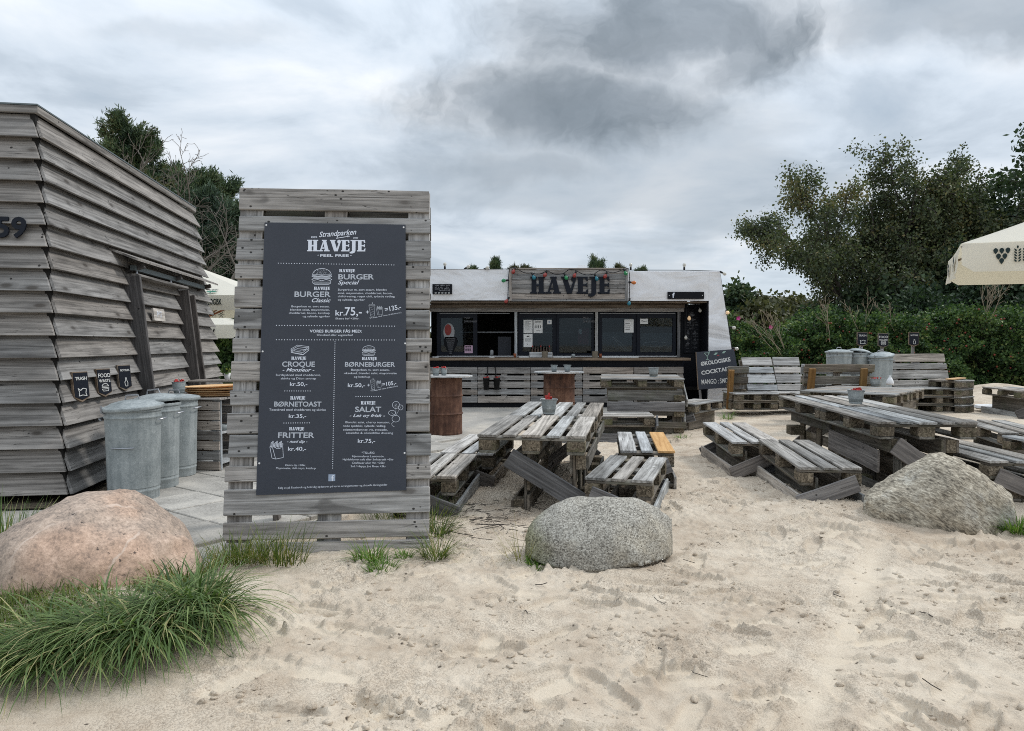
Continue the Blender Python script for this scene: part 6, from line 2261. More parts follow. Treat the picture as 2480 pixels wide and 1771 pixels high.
# ------------------------------------------------------------------ galvanised bins
def make_bin(name, label, loc, rz, h=0.72, r=0.205, tilt=(0, 0), dome=0.05, group='galvanised bins by the hut', bail=True, lid_shift=(0, 0)):
    t = thing(name, label, 'trash bin', loc, (0, 0, rz), group)
    prof = [(0.0001, 0.02), (r * 0.86, 0.02), (r * 0.90, 0.0), (r * 0.905, 0.03)]
    for f in sorted([i / 14 for i in range(15)] + [0.905, 0.92, 0.932, 0.944, 0.958, 0.05, 0.062, 0.075, 0.09]):
        rr = r * (0.90 + 0.10 * f)
        rr += 0.007 * math.exp(-((f - 0.932) / 0.012) ** 2) + 0.005 * math.exp(-((f - 0.065) / 0.012) ** 2)
        prof.append((rr, 0.03 + (h - 0.06) * f))
    prof += [(r + 0.009, h - 0.028), (r + 0.011, h - 0.016), (r + 0.006, h - 0.006), (r - 0.004, h - 0.010), (r * 0.93, 0.1), (0.0001, 0.1)]
    mbx = MB()
    mbx.lathe(prof, 44)
    me = mbx.mesh('body', [MAT['galvanised']])
    smooth_by_angle(me, 45)
    link('body', me, t)
    lr = r + 0.022
    lp = [(lr, -0.018), (lr + 0.004, -0.004), (lr, 0.006), (lr * 0.93, 0.012), (lr * 0.88, 0.010), (lr * 0.70, 0.010 + dome * 0.55), (lr * 0.45, 0.010 + dome * 0.85), (lr * 0.2, 0.010 + dome), (0.0001, 0.010 + dome)]
    mbx = MB()
    mbx.lathe(lp, 40)
    me = mbx.mesh('lid', [MAT['galvanised']])
    smooth_by_angle(me, 40)
    ML = Tm(lid_shift[0], lid_shift[1], h + 0.004) @ Matrix.Rotation(tilt[0], 4, 'X') @ Matrix.Rotation(tilt[1], 4, 'Y')
    lid = link('lid', me, t, None, None, ML)
    mbx = MB()
    mbx.tube([(-0.055, 0, 0.012 + dome * 0.9), (-0.045, 0, 0.045 + dome), (0.045, 0, 0.045 + dome), (0.055, 0, 0.012 + dome * 0.9)], 0.007, 6)
    mbx.build('lid_handle', MAT['steel'], lid)
    for a in (0, 180):
        ca_, sa_ = math.cos(R(a)), math.sin(R(a))
        mbx = MB()
        hz = h - 0.10
        pts = []
        for q_ in range(9):
            ph = math.pi * q_ / 8
            rr = r + 0.004 + 0.038 * math.sin(ph)
            wv = 0.07 * math.cos(ph)
            pts.append((rr * ca_ - wv * sa_, rr * sa_ + wv * ca_, hz + 0.01 * math.sin(ph)))
        mbx.tube(pts, 0.006, 6)
        mbx.build('handle', MAT['steel'], t)
    if bail:
        mbx = MB()
        pts = []
        for q_ in range(5):
            a = R(-120 + 12 * q_)
            pts.append(((r * 0.965 + 0.008) * math.cos(a), (r * 0.965 + 0.008) * math.sin(a), h * 0.58))
        mbx.tube(pts, 0.0055, 5)
        mbx.build('lower_grip', MAT['steel'], t)
    mbx = MB()
    for s in (-1, 1):
        a = R(200 + 18 * s)
        mbx.tube([(r * math.cos(a), r * math.sin(a), h - 0.05), ((r + 0.03) * math.cos(a), (r + 0.03) * math.sin(a), h - 0.03), ((r + 0.03) * math.cos(a), (r + 0.03) * math.sin(a), h + 0.012)], 0.008, 5)
    mbx.build('lid_hinge', MAT['steel'], t)
    return t


make_bin('trash_bin', 'galvanised bin with a shut lid, nearest of the three beside the hut', (-3.06, 5.82, 0), R(10), 0.735, 0.207, (R(2), R(-3)), 0.045)
make_bin('trash_bin', 'galvanised bin with a tilted lid, middle one of three beside the hut', (-3.125, 6.30, 0), R(5), 0.74, 0.205, (R(-3), R(-7)), 0.055, bail=False)
make_bin('trash_bin', 'galvanised bin with a pail standing on it, farthest of three beside the hut', (-3.215, 6.86, 0), R(0), 0.735, 0.207, (R(0), R(1)), 0.02, bail=False)
bucket('tin pail heaped with red sachets, standing on a galvanised bin lid', (-3.22, 6.98, 0.765), 0.062, 0.115, True, 'tin buckets on the tables', seed=12)
# sign posts and bins near the hedge
t = thing('bin_stand', 'low wooden stand under the galvanised bins by the hedge', 'stand', (6.5, 13.75, 0))
for l in range(2):
    pallet(t, Tm(-0.75, -0.35, 0.150 * l), 1.5, 0.75, 5, MAT['pallet_under'])
G2 = 'galvanised bins by the hedge'
make_bin('trash_bin', 'galvanised bin with a flat lid, leftmost of three by the hedge', (6.13, 13.55, 0.296), R(20), 0.80, 0.222, (R(0), R(0)), 0.035, G2, False)
make_bin('trash_bin', 'galvanised bin with a raised lid, middle one of three by the hedge', (6.60, 13.70, 0.296), R(30), 0.79, 0.205, (R(3), R(12)), 0.05, G2, False)
make_bin('trash_bin', 'galvanised bin with a slanting lid, rightmost of three by the hedge', (6.84, 13.40, 0.296), R(0), 0.735, 0.205, (R(6), R(-8)), 0.05, G2, False)
for x, zt, lab, ln, ic, ps in ((6.880, 1.475, 'pointed TRASH blackboard on a post by the hedge', ['TRASH'], IC_BAG, 1.2), (7.292, 1.451, 'pointed FOOD WASTE blackboard on a post by the hedge', ['FOOD', 'WASTE'], IC_BUN, 1.2), (7.895, 1.475, 'pointed BOTTLES blackboard on a post behind the wide sofa', ['BOTTLES'], IC_BOT, 1.2)):
    pennant('bin_sign', lab, frame_M((x, 14.2, zt - 0.14), (1, 0.05, 0), (0, 0, 1)), 0.205, 0.285, ln, ic, ps, 'bin signs on posts by the hedge')
t = thing('wooden_box', 'brown wooden box open to the front, right of the hedge bins', 'box', (7.22, 13.85, 0))
for (a, b, w, up) in (((-0.16, 0, 0.5), (0.16, 0, 0.5), 0.3, (0, 0, 1)), ((-0.16, 0, 0.96), (0.16, 0, 0.96), 0.3, (0, 0, 1))):
    board(t, 'panel', a, b, w, 0.022, up, MAT['tray_wood'])
for x in (-0.16, 0.16):
    board(t, 'panel', (x, 0, 0.0), (x, 0, 0.95), 0.29, 0.022, (1, 0, 0), MAT['counter_wood'])
board(t, 'panel', (0, 0.14, 0.0), (0, 0.14, 0.95), 0.30, 0.015, (0, 1, 0), MAT['counter_wood'])
t = thing('white_sack', 'small white sack standing on the lounge table', 'sack', (5.97, 11.4, 0.60))
mb = MB()
mb.lathe([(0.0001, 0.0), (0.055, 0.0), (0.060, 0.03), (0.045, 0.075), (0.030, 0.105), (0.014, 0.125), (0.020, 0.145), (0.0001, 0.14)], 9)
mb.build('sack', MAT['white_paint'], t, True)

# tray station beside the hut
ts = thing('tray_station', 'waist high counter of pallet slats with an open shelf, beyond the hut bins', 'counter', (-3.13, 7.10, 0), (0, 0, R(-6)))
for i in range(7):
    z = 0.045 + 0.0985 * i
    board(ts, 'slat', (-0.35, 0, z), (0.265, 0, z), 0.085, 0.022, (0, -1, 0), MAT['kiosk_wood'])
for i in range(7):
    z = 0.045 + 0.0985 * i
    board(ts, 'slat', (-0.35, 0.72, z), (0.265, 0.72, z), 0.085, 0.022, (0, -1, 0), MAT['kiosk_wood'])
for x in (-0.27, 0.225):
    board(ts, 'upright', (x, 0.024, 0), (x, 0.024, 0.69), 0.09, 0.022, (0, -1, 0), MAT['pallet_pale'] if x > 0 else MAT['kiosk_wood'])
    board(ts, 'upright', (x, 0.69, 0), (x, 0.69, 0.69), 0.09, 0.022, (0, -1, 0), MAT['counter_wood'])
for z, w in ((0.36, 0.3), (0.06, 0.3)):
    board(ts, 'shelf_board', (-0.30, 0.20, z), (0.25, 0.20, z), 0.32, 0.018, (0, 0, 1), MAT['pallet_pale'])
    board(ts, 'shelf_board', (-0.30, 0.53, z), (0.25, 0.53, z), 0.32, 0.018, (0, 0, 1), MAT['pallet_pale'])
for y in (0.10, 0.36, 0.62):
    board(ts, 'top_board', (-0.36, y, 0.702), (0.285, y, 0.702), 0.255, 0.020, (0, 0, 1), MAT['kiosk_wood'])
board(ts, 'inner_panel', (-0.33, 0.05, 0.35), (-0.33, 0.70, 0.35), 0.66, 0.015, (1, 0, 0), MAT['counter_wood'])
for i, (a, dx_, dy_) in enumerate(((3, 0.0, 0), (-4, 0.02, 0.01), (2, -0.02, 0.0), (-2, 0.03, -0.01), (5, 0.0, 0.0))):
    st = thing('serving_tray', ('bottom', 'second', 'middle', 'fourth', 'topmost')[i] + ' honey coloured tray in the pile on the slatted counter', 'tray', (-3.06 + dx_, 7.36 + dy_, 0.714 + 0.021 * i), (R(rng.uniform(-1.5, 1.5)), R(-2 if i > 2 else 1), R(a)), 'trays piled on the slatted counter')
    n = 30
    mbx = MB()
    pr = [(0.0001, 0.0), (0.20, 0.0), (0.235, 0.012), (0.250, 0.018), (0.252, 0.022), (0.232, 0.020), (0.20, 0.010), (0.0001, 0.010)]
    mbx.lathe(pr, 32)
    mbx.v = [(x * 1.12, y * 0.86, z) for x, y, z in mbx.v]
    me = mbx.mesh('tray', [MAT['tray_wood']])
    smooth_by_angle(me, 50)
    link('tray', me, st)
t = thing('glass_dish', 'grey green glass dish on the shelf of the slatted counter', 'dish', (-2.93, 7.30, 0.372))
mb = MB()
mb.lathe([(0.0001, 0), (0.05, 0), (0.065, 0.055), (0.06, 0.055), (0.045, 0.01), (0.0001, 0.008)], 20)
mb.build('dish', MAT['galvanised'], t, True)
# planter with a potted plant seen in the gap behind the counter
t = thing('planter_ledge', 'dark timber ledge behind the slatted counter', 'ledge', (-3.35, 8.6, 0))
for i in range(6):
    board(t, 'slat', (-0.5, 0, 0.07 + 0.125 * i), (0.75, 0, 0.07 + 0.125 * i), 0.11, 0.022, (0, -1, 0), MAT['counter_wood'])
board(t, 'top_board', (-0.5, 0.12, 0.80), (0.75, 0.12, 0.80), 0.30, 0.025, (0, 0, 1), MAT['kiosk_wood'])
pp = thing('potted_plant', 'small white pot with a leafy plant on the ledge behind the menu board', 'potted plant', (-3.40, 8.62, 0.813))
mb = MB()
mb.lathe([(0.0001, 0), (0.028, 0), (0.042, 0.085), (0.038, 0.085), (0.03, 0.07), (0.0001, 0.07)], 14)
mb.build('pot', MAT['white_paint'], pp, True)
POTTED = pp

# ------------------------------------------------------------------ parasols
def drop(cx, cz, w, h, ang, n=10):
    """leaf or drop outline, tip along ang"""
    pts = []
    for i in range(n + 1):
        f = i / n
        pts.append((h * (f - 0.5), w * 0.5 * math.sin(math.pi * f ** 0.75)))
    pts += [(a, -b) for a, b in reversed(pts[1:-1])]
    ca_, sa_ = math.cos(ang), math.sin(ang)
    return [(cx + a * ca_ - b * sa_, cz + a * sa_ + b * ca_) for a, b in pts]


def parasol(label, corners, zb, val, zpk, pole=True, sag=0.03, group='cream parasols'):
    """four corners (x,y) in order round the canopy"""
    cx_ = sum(c_[0] for c_ in corners) / 4
    cy_ = sum(c_[1] for c_ in corners) / 4
    t = thing('parasol', label, 'parasol', (cx_, cy_, 0), group=group)
    cs = [Vector((c_[0] - cx_, c_[1] - cy_, zb + val)) for c_ in corners]
    pk = Vector((0, 0, zpk))
    for i in range(4):
        a, b = cs[i], cs[(i + 1) % 4]
        N = 12
        vs_, fs_ = [], []
        for r_ in range(N + 1):
            f = r_ / N
            for s in range(N + 1):
                g_ = s / N
                p = (a.lerp(b, g_)).lerp(pk, f)
                e = math.sin(math.pi * g_) * (1 - f)
                p.z -= sag * e * 1.5 + 0.05 * math.sin(math.pi * f) * 0.6
                vs_.append(p)
        for r_ in range(N):
            for s in range(N):
                k_ = r_ * (N + 1) + s
                fs_.append((k_, k_ + 1, k_ + N + 2, k_ + N + 1))
        mbx = MB()
        mbx.add(vs_, fs_)
        mbx.build('canopy_panel', MAT['canvas'], t, True)
        # hanging valance with rounded corners
        out = Vector(((a + b).x, (a + b).y, 0)).normalized()
        d = (b - a)
        mbx = MB()
        NS = 30
        vs_, fs_ = [], []
        for s in range(NS + 1):
            g_ = s / NS
            edge_ = min(g_, 1 - g_) * d.length
            cut = 0.06 * max(0, 1 - edge_ / 0.08) ** 2
            p = a.lerp(b, g_)
            p.z -= sag * math.sin(math.pi * g_) * 1.5
            for j in range(5):
                fj = j / 4
                wob_ = 0.015 * math.sin(g_ * 17 + fj * 2 + i) * fj
                q_ = p + out * (0.004 + 0.02 * fj + wob_)
                q_.z -= fj * (val - cut) * (1 if not sag else 1)
                vs_.append(q_)
        for s in range(NS):
            for j in range(4):
                k_ = s * 5 + j
                fs_.append((k_, k_ + 1, k_ + 6, k_ + 5))
        mbx.add(vs_, fs_)
        mbx.build('valance', MAT['canvas'], t, True)
        mbx = MB()
        mbx.tube([a + Vector((0, 0, -0.03)), pk + Vector((0, 0, -0.10))], 0.012, 5)
        mbx.build('rib', MAT['counter_wood'], t)
    if pole:
        mbx = MB()
        mbx.tube([(0, 0, -0.02), (0, 0, zpk + 0.02)], 0.028, 12)
        mbx.build('pole', MAT['rail_steel'], t)
        mbx = MB()
        mbx.lathe([(0.0001, 0.02), (0.33, 0.02), (0.36, 0.045), (0.34, 0.075), (0.06, 0.09), (0.05, 0.30), (0.0001, 0.30)], 26)
        mbx.build('foot', MAT['white_paint'], t)
    return t, cs, Vector((cx_, cy_, 0))


def decal(parent, polys, origin, x, up, mat, name='emblem', lift=0.004):
    """flat printed shapes; polys in (a,b) along x and up"""
    x = Vector(x).normalized()
    up = Vector(up)
    up = (up - x * up.dot(x)).normalized()
    n_ = x.cross(up)
    o_ = Vector(origin) + n_ * lift
    mbx = MB()
    for p in polys:
        vs_ = [o_ + x * a + up * b for a, b in p]
        k_ = len(vs_)
        mbx.add(vs_ + [v - n_ * 0.002 for v in vs_], [tuple(range(k_)), tuple(reversed(range(k_, 2 * k_)))])
    return mbx.build(name, mat, parent)


e_ = Vector((0.462, 0.887, 0)).normalized()
f_ = Vector((0.887, -0.462, 0)).normalized()
A0 = Vector((3.84, 6.20, 0))
pr, cs, pc = parasol('cream parasol with dark hop and barley emblems at the right edge', [tuple((A0)[:2]), tuple((A0 + f_ * 2.7)[:2]), tuple((A0 + f_ * 2.7 + e_ * 1.5)[:2]), tuple((A0 + e_ * 1.5)[:2])], 1.855, 0.245, 2.70, True, 0.012)
hop = [drop(dx_ * 0.85, dz_ * 0.85, 0.034, 0.052, R(-90)) for dx_, dz_ in ((-0.05, 0.045), (0, 0.045), (0.05, 0.045), (-0.026, -0.01), (0.026, -0.01), (0.0, -0.055))]


def ear(cx):
    o = []
    for k_ in range(5):
        z = -0.055 + 0.026 * k_
        for s in (-1, 1):
            o.append(drop(cx + s * 0.018, z, 0.016, 0.034, R(90 - s * 40)))
    o.append(drop(cx, 0.078, 0.016, 0.034, R(90)))
    return o


base_f = A0 - pc + f_ * 0.285 + Vector((0, 0, 1.855 + 0.125)) + Vector((-e_.x, -e_.y, 0)) * 0.022
decal(pr, hop, base_f, f_, (0, 0, 1), MAT['emblem'])
decal(pr, [[(a * 0.85 + 0.012, b * 0.85) for a, b in p] for p in ear(0.115) + ear(0.185)], base_f, f_, (0, 0, 1), MAT['emblem'])
base_s = A0 - pc + e_ * 0.45 + Vector((0, 0, 1.855 + 0.105)) - f_ * 0.024
decal(pr, [drop(0.05 * math.cos(R(a)), 0.05 * math.sin(R(a)), 0.035, 0.075, R(a)) for a in (60, 100, 140, 180, 220)], base_s, -e_, (0, 0, 1), MAT['emblem'])
decal(pr, hop, A0 - pc + e_ * 1.05 + Vector((0, 0, 1.855 + 0.11)) - f_ * 0.024, -e_, (0, 0, 1), MAT['emblem'])

# parasol behind the hut, seen through the gap
pl_, cs, pc = parasol('cream parasol with green brewery lettering in the gap between hut and menu board', [(-7.3, 11.2), (-3.9, 11.2), (-3.9, 14.4), (-7.3, 14.4)], 1.765, 0.235, 2.62, True, 0.0)
yv = 11.2 - pc.y - 0.026
text_obj('ØKOLOGISK', 0.125, MAT['emblem'], pl_, frame_M((-4.66 - pc.x, yv - 0.006, 1.89), (1, 0, 0), (0, 0, 1)), 0.0, offset=0.004, width=0.36)
text_obj('DANSK', 0.085, MAT['emblem'], pl_, frame_M((-4.76 - pc.x, 11.2 - pc.y + 0.20, 2.095), (1, 0, 0), (0, 0.937, 0.35)), 0.0, offset=0.003, width=0.28)
decal(pl_, [drop(0.055 * math.cos(R(a)), 0.05 * math.sin(R(a)), 0.03, 0.09, R(a)) for a in range(0, 181, 30)] + [drop(0.0, -0.035, 0.03, 0.05, R(90))], (-4.68 - pc.x, 11.2 - pc.y + 0.07, 2.04), (1, 0, 0), (0, 0.937, 0.35), MAT['emblem_green'], lift=0.014)
yb = 14.4 - pc.y - 0.012
text_obj('ROYAL', 0.12, MAT['emblem'], pl_, frame_M((-6.08 - pc.x, yb, 1.825), (-1, 0, 0), (0, 0, 1)), 0.0, offset=0.0)
decal(pl_, [drop(0.04 * math.cos(R(a)), 0.04 * math.sin(R(a)), 0.016, 0.065, R(a)) for a in range(0, 360, 60)], (-5.78 - pc.x, yb - 0.004, 1.825), (1, 0, 0), (0, 0, 1), MAT['emblem'])
decal(pl_, [[(0, 0), (0.03, -0.02), (0.55, 0.20), (0.45, 0.20)], [(0, 0), (0.02, 0.02), (0.34, 0.20), (0.26, 0.20)], [(0, 0.02), (0.01, 0.05), (0.20, 0.20), (0.12, 0.20)]], (-6.05 - pc.x, yb - 0.004, 1.80), (1, 0, 0), (0, 0, 1), MAT['rust_paint'])
p2, cs, pc = parasol('smaller far cream parasol below the lettered one in the gap', [(-8.6, 15.6), (-6.05, 15.9), (-6.3, 18.4), (-8.9, 18.1)], 1.37, 0.30, 2.15, True, 0.0)
decal(p2, [[(0, 0), (0.03, 0.0), (0.07, 0.12), (0.04, 0.12)], [(0.06, 0), (0.09, 0.0), (0.13, 0.12), (0.10, 0.12)]], (-6.62 - pc.x, 15.83 - pc.y - 0.035, 1.46), (1, 0.12, 0), (0, 0, 1), MAT['dark_gap'])

# spare parasol foot on the sand at the right
t = thing('umbrella_stand', 'round white parasol foot with a short steel tube on the sand', 'umbrella stand', (9.02, 13.4, 0.0))
mb = MB()
mb.lathe([(0.0001, 0.03), (0.34, 0.03), (0.375, 0.06), (0.355, 0.10), (0.10, 0.125), (0.0001, 0.125)], 34)
me = mb.mesh('foot', [MAT['white_paint']])
smooth_by_angle(me, 50)
link('foot', me, t)
mb = MB()
mb.tube([(0.03, 0, 0.12), (0.03, 0, 0.30)], 0.032, 14)
mb.build('tube', MAT['steel'], t)
mb = MB()
mb.tube([(0.0, -0.03, 0.24), (0.0, -0.085, 0.24)], 0.03, 8)
mb.build('knob', MAT['black_plastic'], t)


# ------------------------------------------------------------------ boulders
def boulder(label, c_, rot, rx, ry, prof_t, prof_b, mat, seed, nz=(0.03, 2.5), sq=0.85, wfun=None, facet=0.0):
    NU, NV = 110, 80
    V = []
    ts = [-math.cos(math.pi * i / NU) for i in range(NU + 1)]
    pt = np.interp(ts, [p[0] for p in prof_t], [p[1] for p in prof_t])
    pb = np.interp(ts, [p[0] for p in prof_b], [p[1] for p in prof_b])
    for _ in range(3):
        pt[1:-1] = (pt[:-2] + 2 * pt[1:-1] + pt[2:]) / 4
    for i, tx_ in enumerate(ts):
        w = ry * max(0.0, 1 - tx_ * tx_) ** 0.48
        if wfun:
            w *= wfun(tx_)
        cz = (pt[i] + pb[i]) / 2
        for k in range(NV):
            a = 2 * math.pi * k / NV
            s_, c2 = math.sin(a), math.cos(a)
            s2 = math.copysign(abs(s_) ** sq, s_)
            c3 = math.copysign(abs(c2) ** sq, c2)
            z = pt[i] * s2 if s2 > 0 else -pb[i] * s2
            p = Vector((tx_ * rx, c3 * w, z))
            q_ = Vector((p.x / rx * 1.1, p.y / ry, p.z / 0.4)) * 0.55
            n_ = mnoise.fractal(q_ * nz[1] + Vector((seed, seed * 2.1, 0)), 0.9, 2.1, 6)
            n2_ = mnoise.fractal(q_ * nz[1] * 5 + Vector((seed, 0, 3)), 0.8, 2.1, 4)
            d = Vector((p.x / rx / rx, p.y / ry / ry, p.z / 0.2)).normalized() if p.length > 0 else Vector((0, 0, 1))
            n3_ = mnoise.noise(q_ * 1.9 + Vector((seed * 3, 1, seed)))
            n3_ = (0.35 - abs(n3_)) * 1.2
            p += d * (n_ * nz[0] + n2_ * nz[0] * 0.22 + n3_ * nz[0] * 1.3)
            V.append(p)
    F = []
    for i in range(NU):
        for k in range(NV):
            k2 = (k + 1) % NV
            F.append((i * NV + k, i * NV + k2, (i + 1) * NV + k2, (i + 1) * NV + k))
    me = mesh_np('boulder', np.array([tuple(v) for v in V]), np.array(F), mat)
    me.polygons.foreach_set('use_smooth', [True] * len(me.polygons))
    o = link('boulder', me)
    o.location = c_
    o.rotation_euler = (0, 0, rot)
    tag(o, label, 'boulder')
    return o


boulder('large pinkish granite boulder with pale veins among grass at the left', (-2.24, 3.72, 0.02), R(-6), 0.575, 0.48,
        [(-1, -0.05), (-0.92, 0.06), (-0.75, 0.175), (-0.5, 0.285), (-0.25, 0.375), (0.0, 0.425), (0.25, 0.432), (0.5, 0.39), (0.72, 0.31), (0.88, 0.205), (0.97, 0.10), (1, 0.0)],
        [(-1, -0.05), (-0.6, -0.12), (0.6, -0.12), (1, 0.0)], stone('pink_granite', 'pink'), 3.3, (0.034, 2.0), 0.80)
boulder('speckled grey granite boulder lying in front of the bucket table', (0.505, 4.17, 0.03), R(4), 0.425, 0.30,
        [(-1, 0.11), (-0.95, 0.17), (-0.85, 0.215), (-0.6, 0.275), (-0.25, 0.312), (0.1, 0.312), (0.4, 0.305), (0.65, 0.28), (0.82, 0.245), (0.94, 0.20), (1, 0.175)],
        [(-1, 0.11), (-0.93, 0.02), (-0.7, -0.05), (-0.2, -0.06), (0.2, -0.01), (0.5, 0.07), (0.75, 0.135), (0.9, 0.17), (1, 0.19)], stone('grey_granite', 'grey'), 9.1, (0.022, 1.6), 0.95, lambda t_: 1 - 0.22 * max(0, t_))
boulder('tan streaky gneiss boulder with a peaked top at the right', (2.955, 4.98, 0.01), R(-4), 0.475, 0.31,
        [(-1, 0.12), (-0.93, 0.165), (-0.75, 0.215), (-0.5, 0.275), (-0.3, 0.34), (-0.12, 0.405), (0.05, 0.45), (0.2, 0.445), (0.35, 0.41), (0.55, 0.345), (0.75, 0.27), (0.9, 0.17), (1, 0.02)],
        [(-1, 0.09), (-0.88, 0.02), (-0.6, -0.06), (-0.3, -0.10), (0.7, -0.12), (1, -0.02)], stone('tan_gneiss', 'tan'), 5.7, (0.042, 2.2), 0.80)

# ------------------------------------------------------------------ leaves and trees
def leaf_mesh(name, P, D, L, Wd, shade, mat, fold=0.0, rs=None):
    """one diamond leaf per point P along direction D"""
    n = len(P)
    rs = rs or np.random.RandomState(1)
    D = D / (np.linalg.norm(D, axis=1, keepdims=True) + 1e-9)
    r = rs.normal(size=(n, 3))
    S = np.cross(D, r)
    S /= (np.linalg.norm(S, axis=1, keepdims=True) + 1e-9)
    L = np.broadcast_to(np.asarray(L, float), (n,))[:, None]
    Wd = np.broadcast_to(np.asarray(Wd, float), (n,))[:, None]
    V = np.stack([P, P + D * L * 0.45 + S * Wd * 0.5, P + D * L, P + D * L * 0.45 - S * Wd * 0.5], 1).reshape(-1, 3)
    F = np.arange(n * 4).reshape(n, 4)
    me = mesh_np(name, V, F, mat)
    face_attr(me, 'shade', shade)
    return me


class Skel:
    def __init__(self, seed):
        self.r = np.random.RandomState(seed)
        self.tubes = []
        self.tips = []

    def grow(self, p, d, L, rad, lev, par):
        r = self.r
        nseg = par.get('seg', 6)
        pts, rr = [np.array(p, float)], [rad]
        d = np.array(d, float)
        d /= np.linalg.norm(d)
        for i in range(nseg):
            d = d + r.normal(size=3) * par['wig'][lev] + np.array([0, 0, par['trop'][lev]])
            d /= np.linalg.norm(d)
            pts.append(pts[-1] + d * L / nseg)
            rr.append(rad * (1 - 0.75 * (i + 1) / nseg))
        self.tubes.append((pts, rr, lev))
        if lev == par['levels'] - 1:
            for i in range(1, nseg + 1):
                self.tips.append((pts[i], d.copy(), pts[i] - pts[i - 1]))
            return
        n = par['kids'][lev]
        for k in range(n):
            f = par['from'][lev] + (1 - par['from'][lev]) * (k + r.rand()) / n
            x = f * nseg
            i = min(int(x), nseg - 1)
            q_ = pts[i] + (pts[i + 1] - pts[i]) * (x - i)
            ax = pts[i + 1] - pts[i]
            ax /= np.linalg.norm(ax)
            s = r.normal(size=3)
            s -= ax * (s @ ax)
            s /= np.linalg.norm(s)
            a = R(par['ang'][lev] + r.normal() * 10)
            nd = ax * math.cos(a) + s * math.sin(a)
            ll = L * par['len'][lev] * (1 - par['taper'][lev] * f) * r.uniform(0.75, 1.2)
            self.grow(q_, nd, ll, rr[i] * 0.6, lev + 1, par)

    def trunk_mesh(self, name, mat, maxlev=9, minr=0.0):
        mb_ = MB()
        for pts, rr, lev in self.tubes:
            if lev <= maxlev:
                mb_.tube(pts, [max(q_, minr) for q_ in rr], 6 if lev < 1 else (4 if lev < 3 else 3), False)
        return mb_.mesh(name, [mat])


def scatter(tips, per, spread, rs, droop=0.0):
    P, D = [], []
    for p, d, s in tips:
        k = per
        P.append(p + rs.normal(size=(k, 3)) * spread)
        dd = rs.normal(size=(k, 3)) + d * 0.8
        dd[:, 2] -= droop
        D.append(dd)
    return np.concatenate(P), np.concatenate(D)


def make_tree(name, label, cat, base, par, stems, leafL, leafW, per, spread, leaf_mat, seed, droop=0.3, bark='bark', minr=0.012, group=None, keep=None):
    t = thing(name, label, cat, base, group=group)
    sk = Skel(seed)
    for d, L, rad in stems:
        sk.grow((sk.r.normal() * 0.1, sk.r.normal() * 0.1, -0.2), d, L, rad, 0, par)
    if keep:
        sk.tips = [q_ for q_ in sk.tips if keep(q_[0])]
        sk.tubes = [q_ for q_ in sk.tubes if q_[2] < 1 or keep(q_[0][-1])]
    link('trunk', sk.trunk_mesh('trunk', MAT[bark], 9, minr), t)
    if per:
        P, D = scatter(sk.tips, per, spread, sk.r, droop)
        n = len(P)
        clump = fbm(P[:, 0] * 0.9 + P[:, 1] * 0.5, P[:, 2] * 0.9, 2, seed)
        sh = np.clip(0.42 + 0.45 * clump + sk.r.normal(size=n) * 0.20, 0, 1)
        me = leaf_mesh('crown', P, D, leafL * sk.r.uniform(0.7, 1.25, n), leafW * sk.r.uniform(0.7, 1.2, n), sh, MAT[leaf_mat], 0, sk.r)
        link('crown', me, t)
    return t


BIRCH = dict(levels=4, seg=7, wig=[0.10, 0.16, 0.2, 0.25], trop=[0.03, 0.02, -0.04, -0.22], kids=[8, 6, 5], len=[0.46, 0.48, 0.60], taper=[0.35, 0.3, 0.3], ang=[40, 46, 52])
BIRCH['from'] = [0.30, 0.2, 0.15]
make_tree('birch_tree', 'wide loose birch with drooping twigs and brownish leaves behind the rose hedge', 'tree', (12.7, 26.0, 0.0), BIRCH,
          [((-0.47, 0, 1), 6.7, 0.12), ((-0.24, 0.1, 1), 6.8, 0.13), ((0.0, -0.1, 1), 6.9, 0.15), ((0.22, 0, 1), 6.8, 0.13), ((0.42, 0.1, 1), 6.8, 0.11), ((0.62, 0, 1), 6.5, 0.10), ((-0.12, 0.1, 1), 6.2, 0.10), ((0.30, -0.1, 1), 6.0, 0.10)], 0.105, 0.078, 7, 0.16, 'birch_leaf', 11, keep=lambda p: p[0] > -3.3 - 0.25 * max(0.0, 5.0 - p[2]) * -1.2 - 0.35 * max(0.0, p[2] - 5.0))
BUSH = dict(levels=4, seg=5, wig=[0.12, 0.2, 0.25, 0.3], trop=[0.03, 0.04, 0.02, 0.0], kids=[8, 6, 5], len=[0.55, 0.5, 0.5], taper=[0.4, 0.3, 0.3], ang=[45, 48, 50])
BUSH['from'] = [0.08, 0.1, 0.1]
for i, (x, y, h, lab, m, s) in enumerate(((17.4, 26.5, 10.4, 'tall dark leafy tree at the right edge above the parasol', 'dark_leaf', 21), (15.0, 25.2, 7.2, 'dark leafy tree between the birch and the right parasol', 'birch_leaf', 22),
                                          (13.0, 23.5, 4.6, 'dark round bush in front of the birch, above the hedge', 'dark_leaf', 23), (15.6, 23.2, 5.2, 'dark dense bush under the right parasol', 'dark_leaf', 24),
                                          (11.2, 24.5, 2.9, 'dark green shrub at the foot of the birch, over the hedge', 'dark_leaf', 25), (18.2, 23.8, 5.5, 'dark dense bush beyond the right edge', 'dark_leaf', 26))):
    make_tree('leafy_tree' if h > 5 else 'bush', lab, 'tree' if h > 5 else 'bush', (x, y, 0), BUSH, [((0.05, 0, 1), h * 0.68, 0.12), ((-0.4, 0.1, 1), h * 0.60, 0.09), ((0.42, -0.1, 1), h * 0.60, 0.09), ((0.0, -0.5, 1), h * 0.5, 0.08)],
              0.19, 0.14, 8, 0.19 + 0.02 * h / 4, m, s, 0.15)
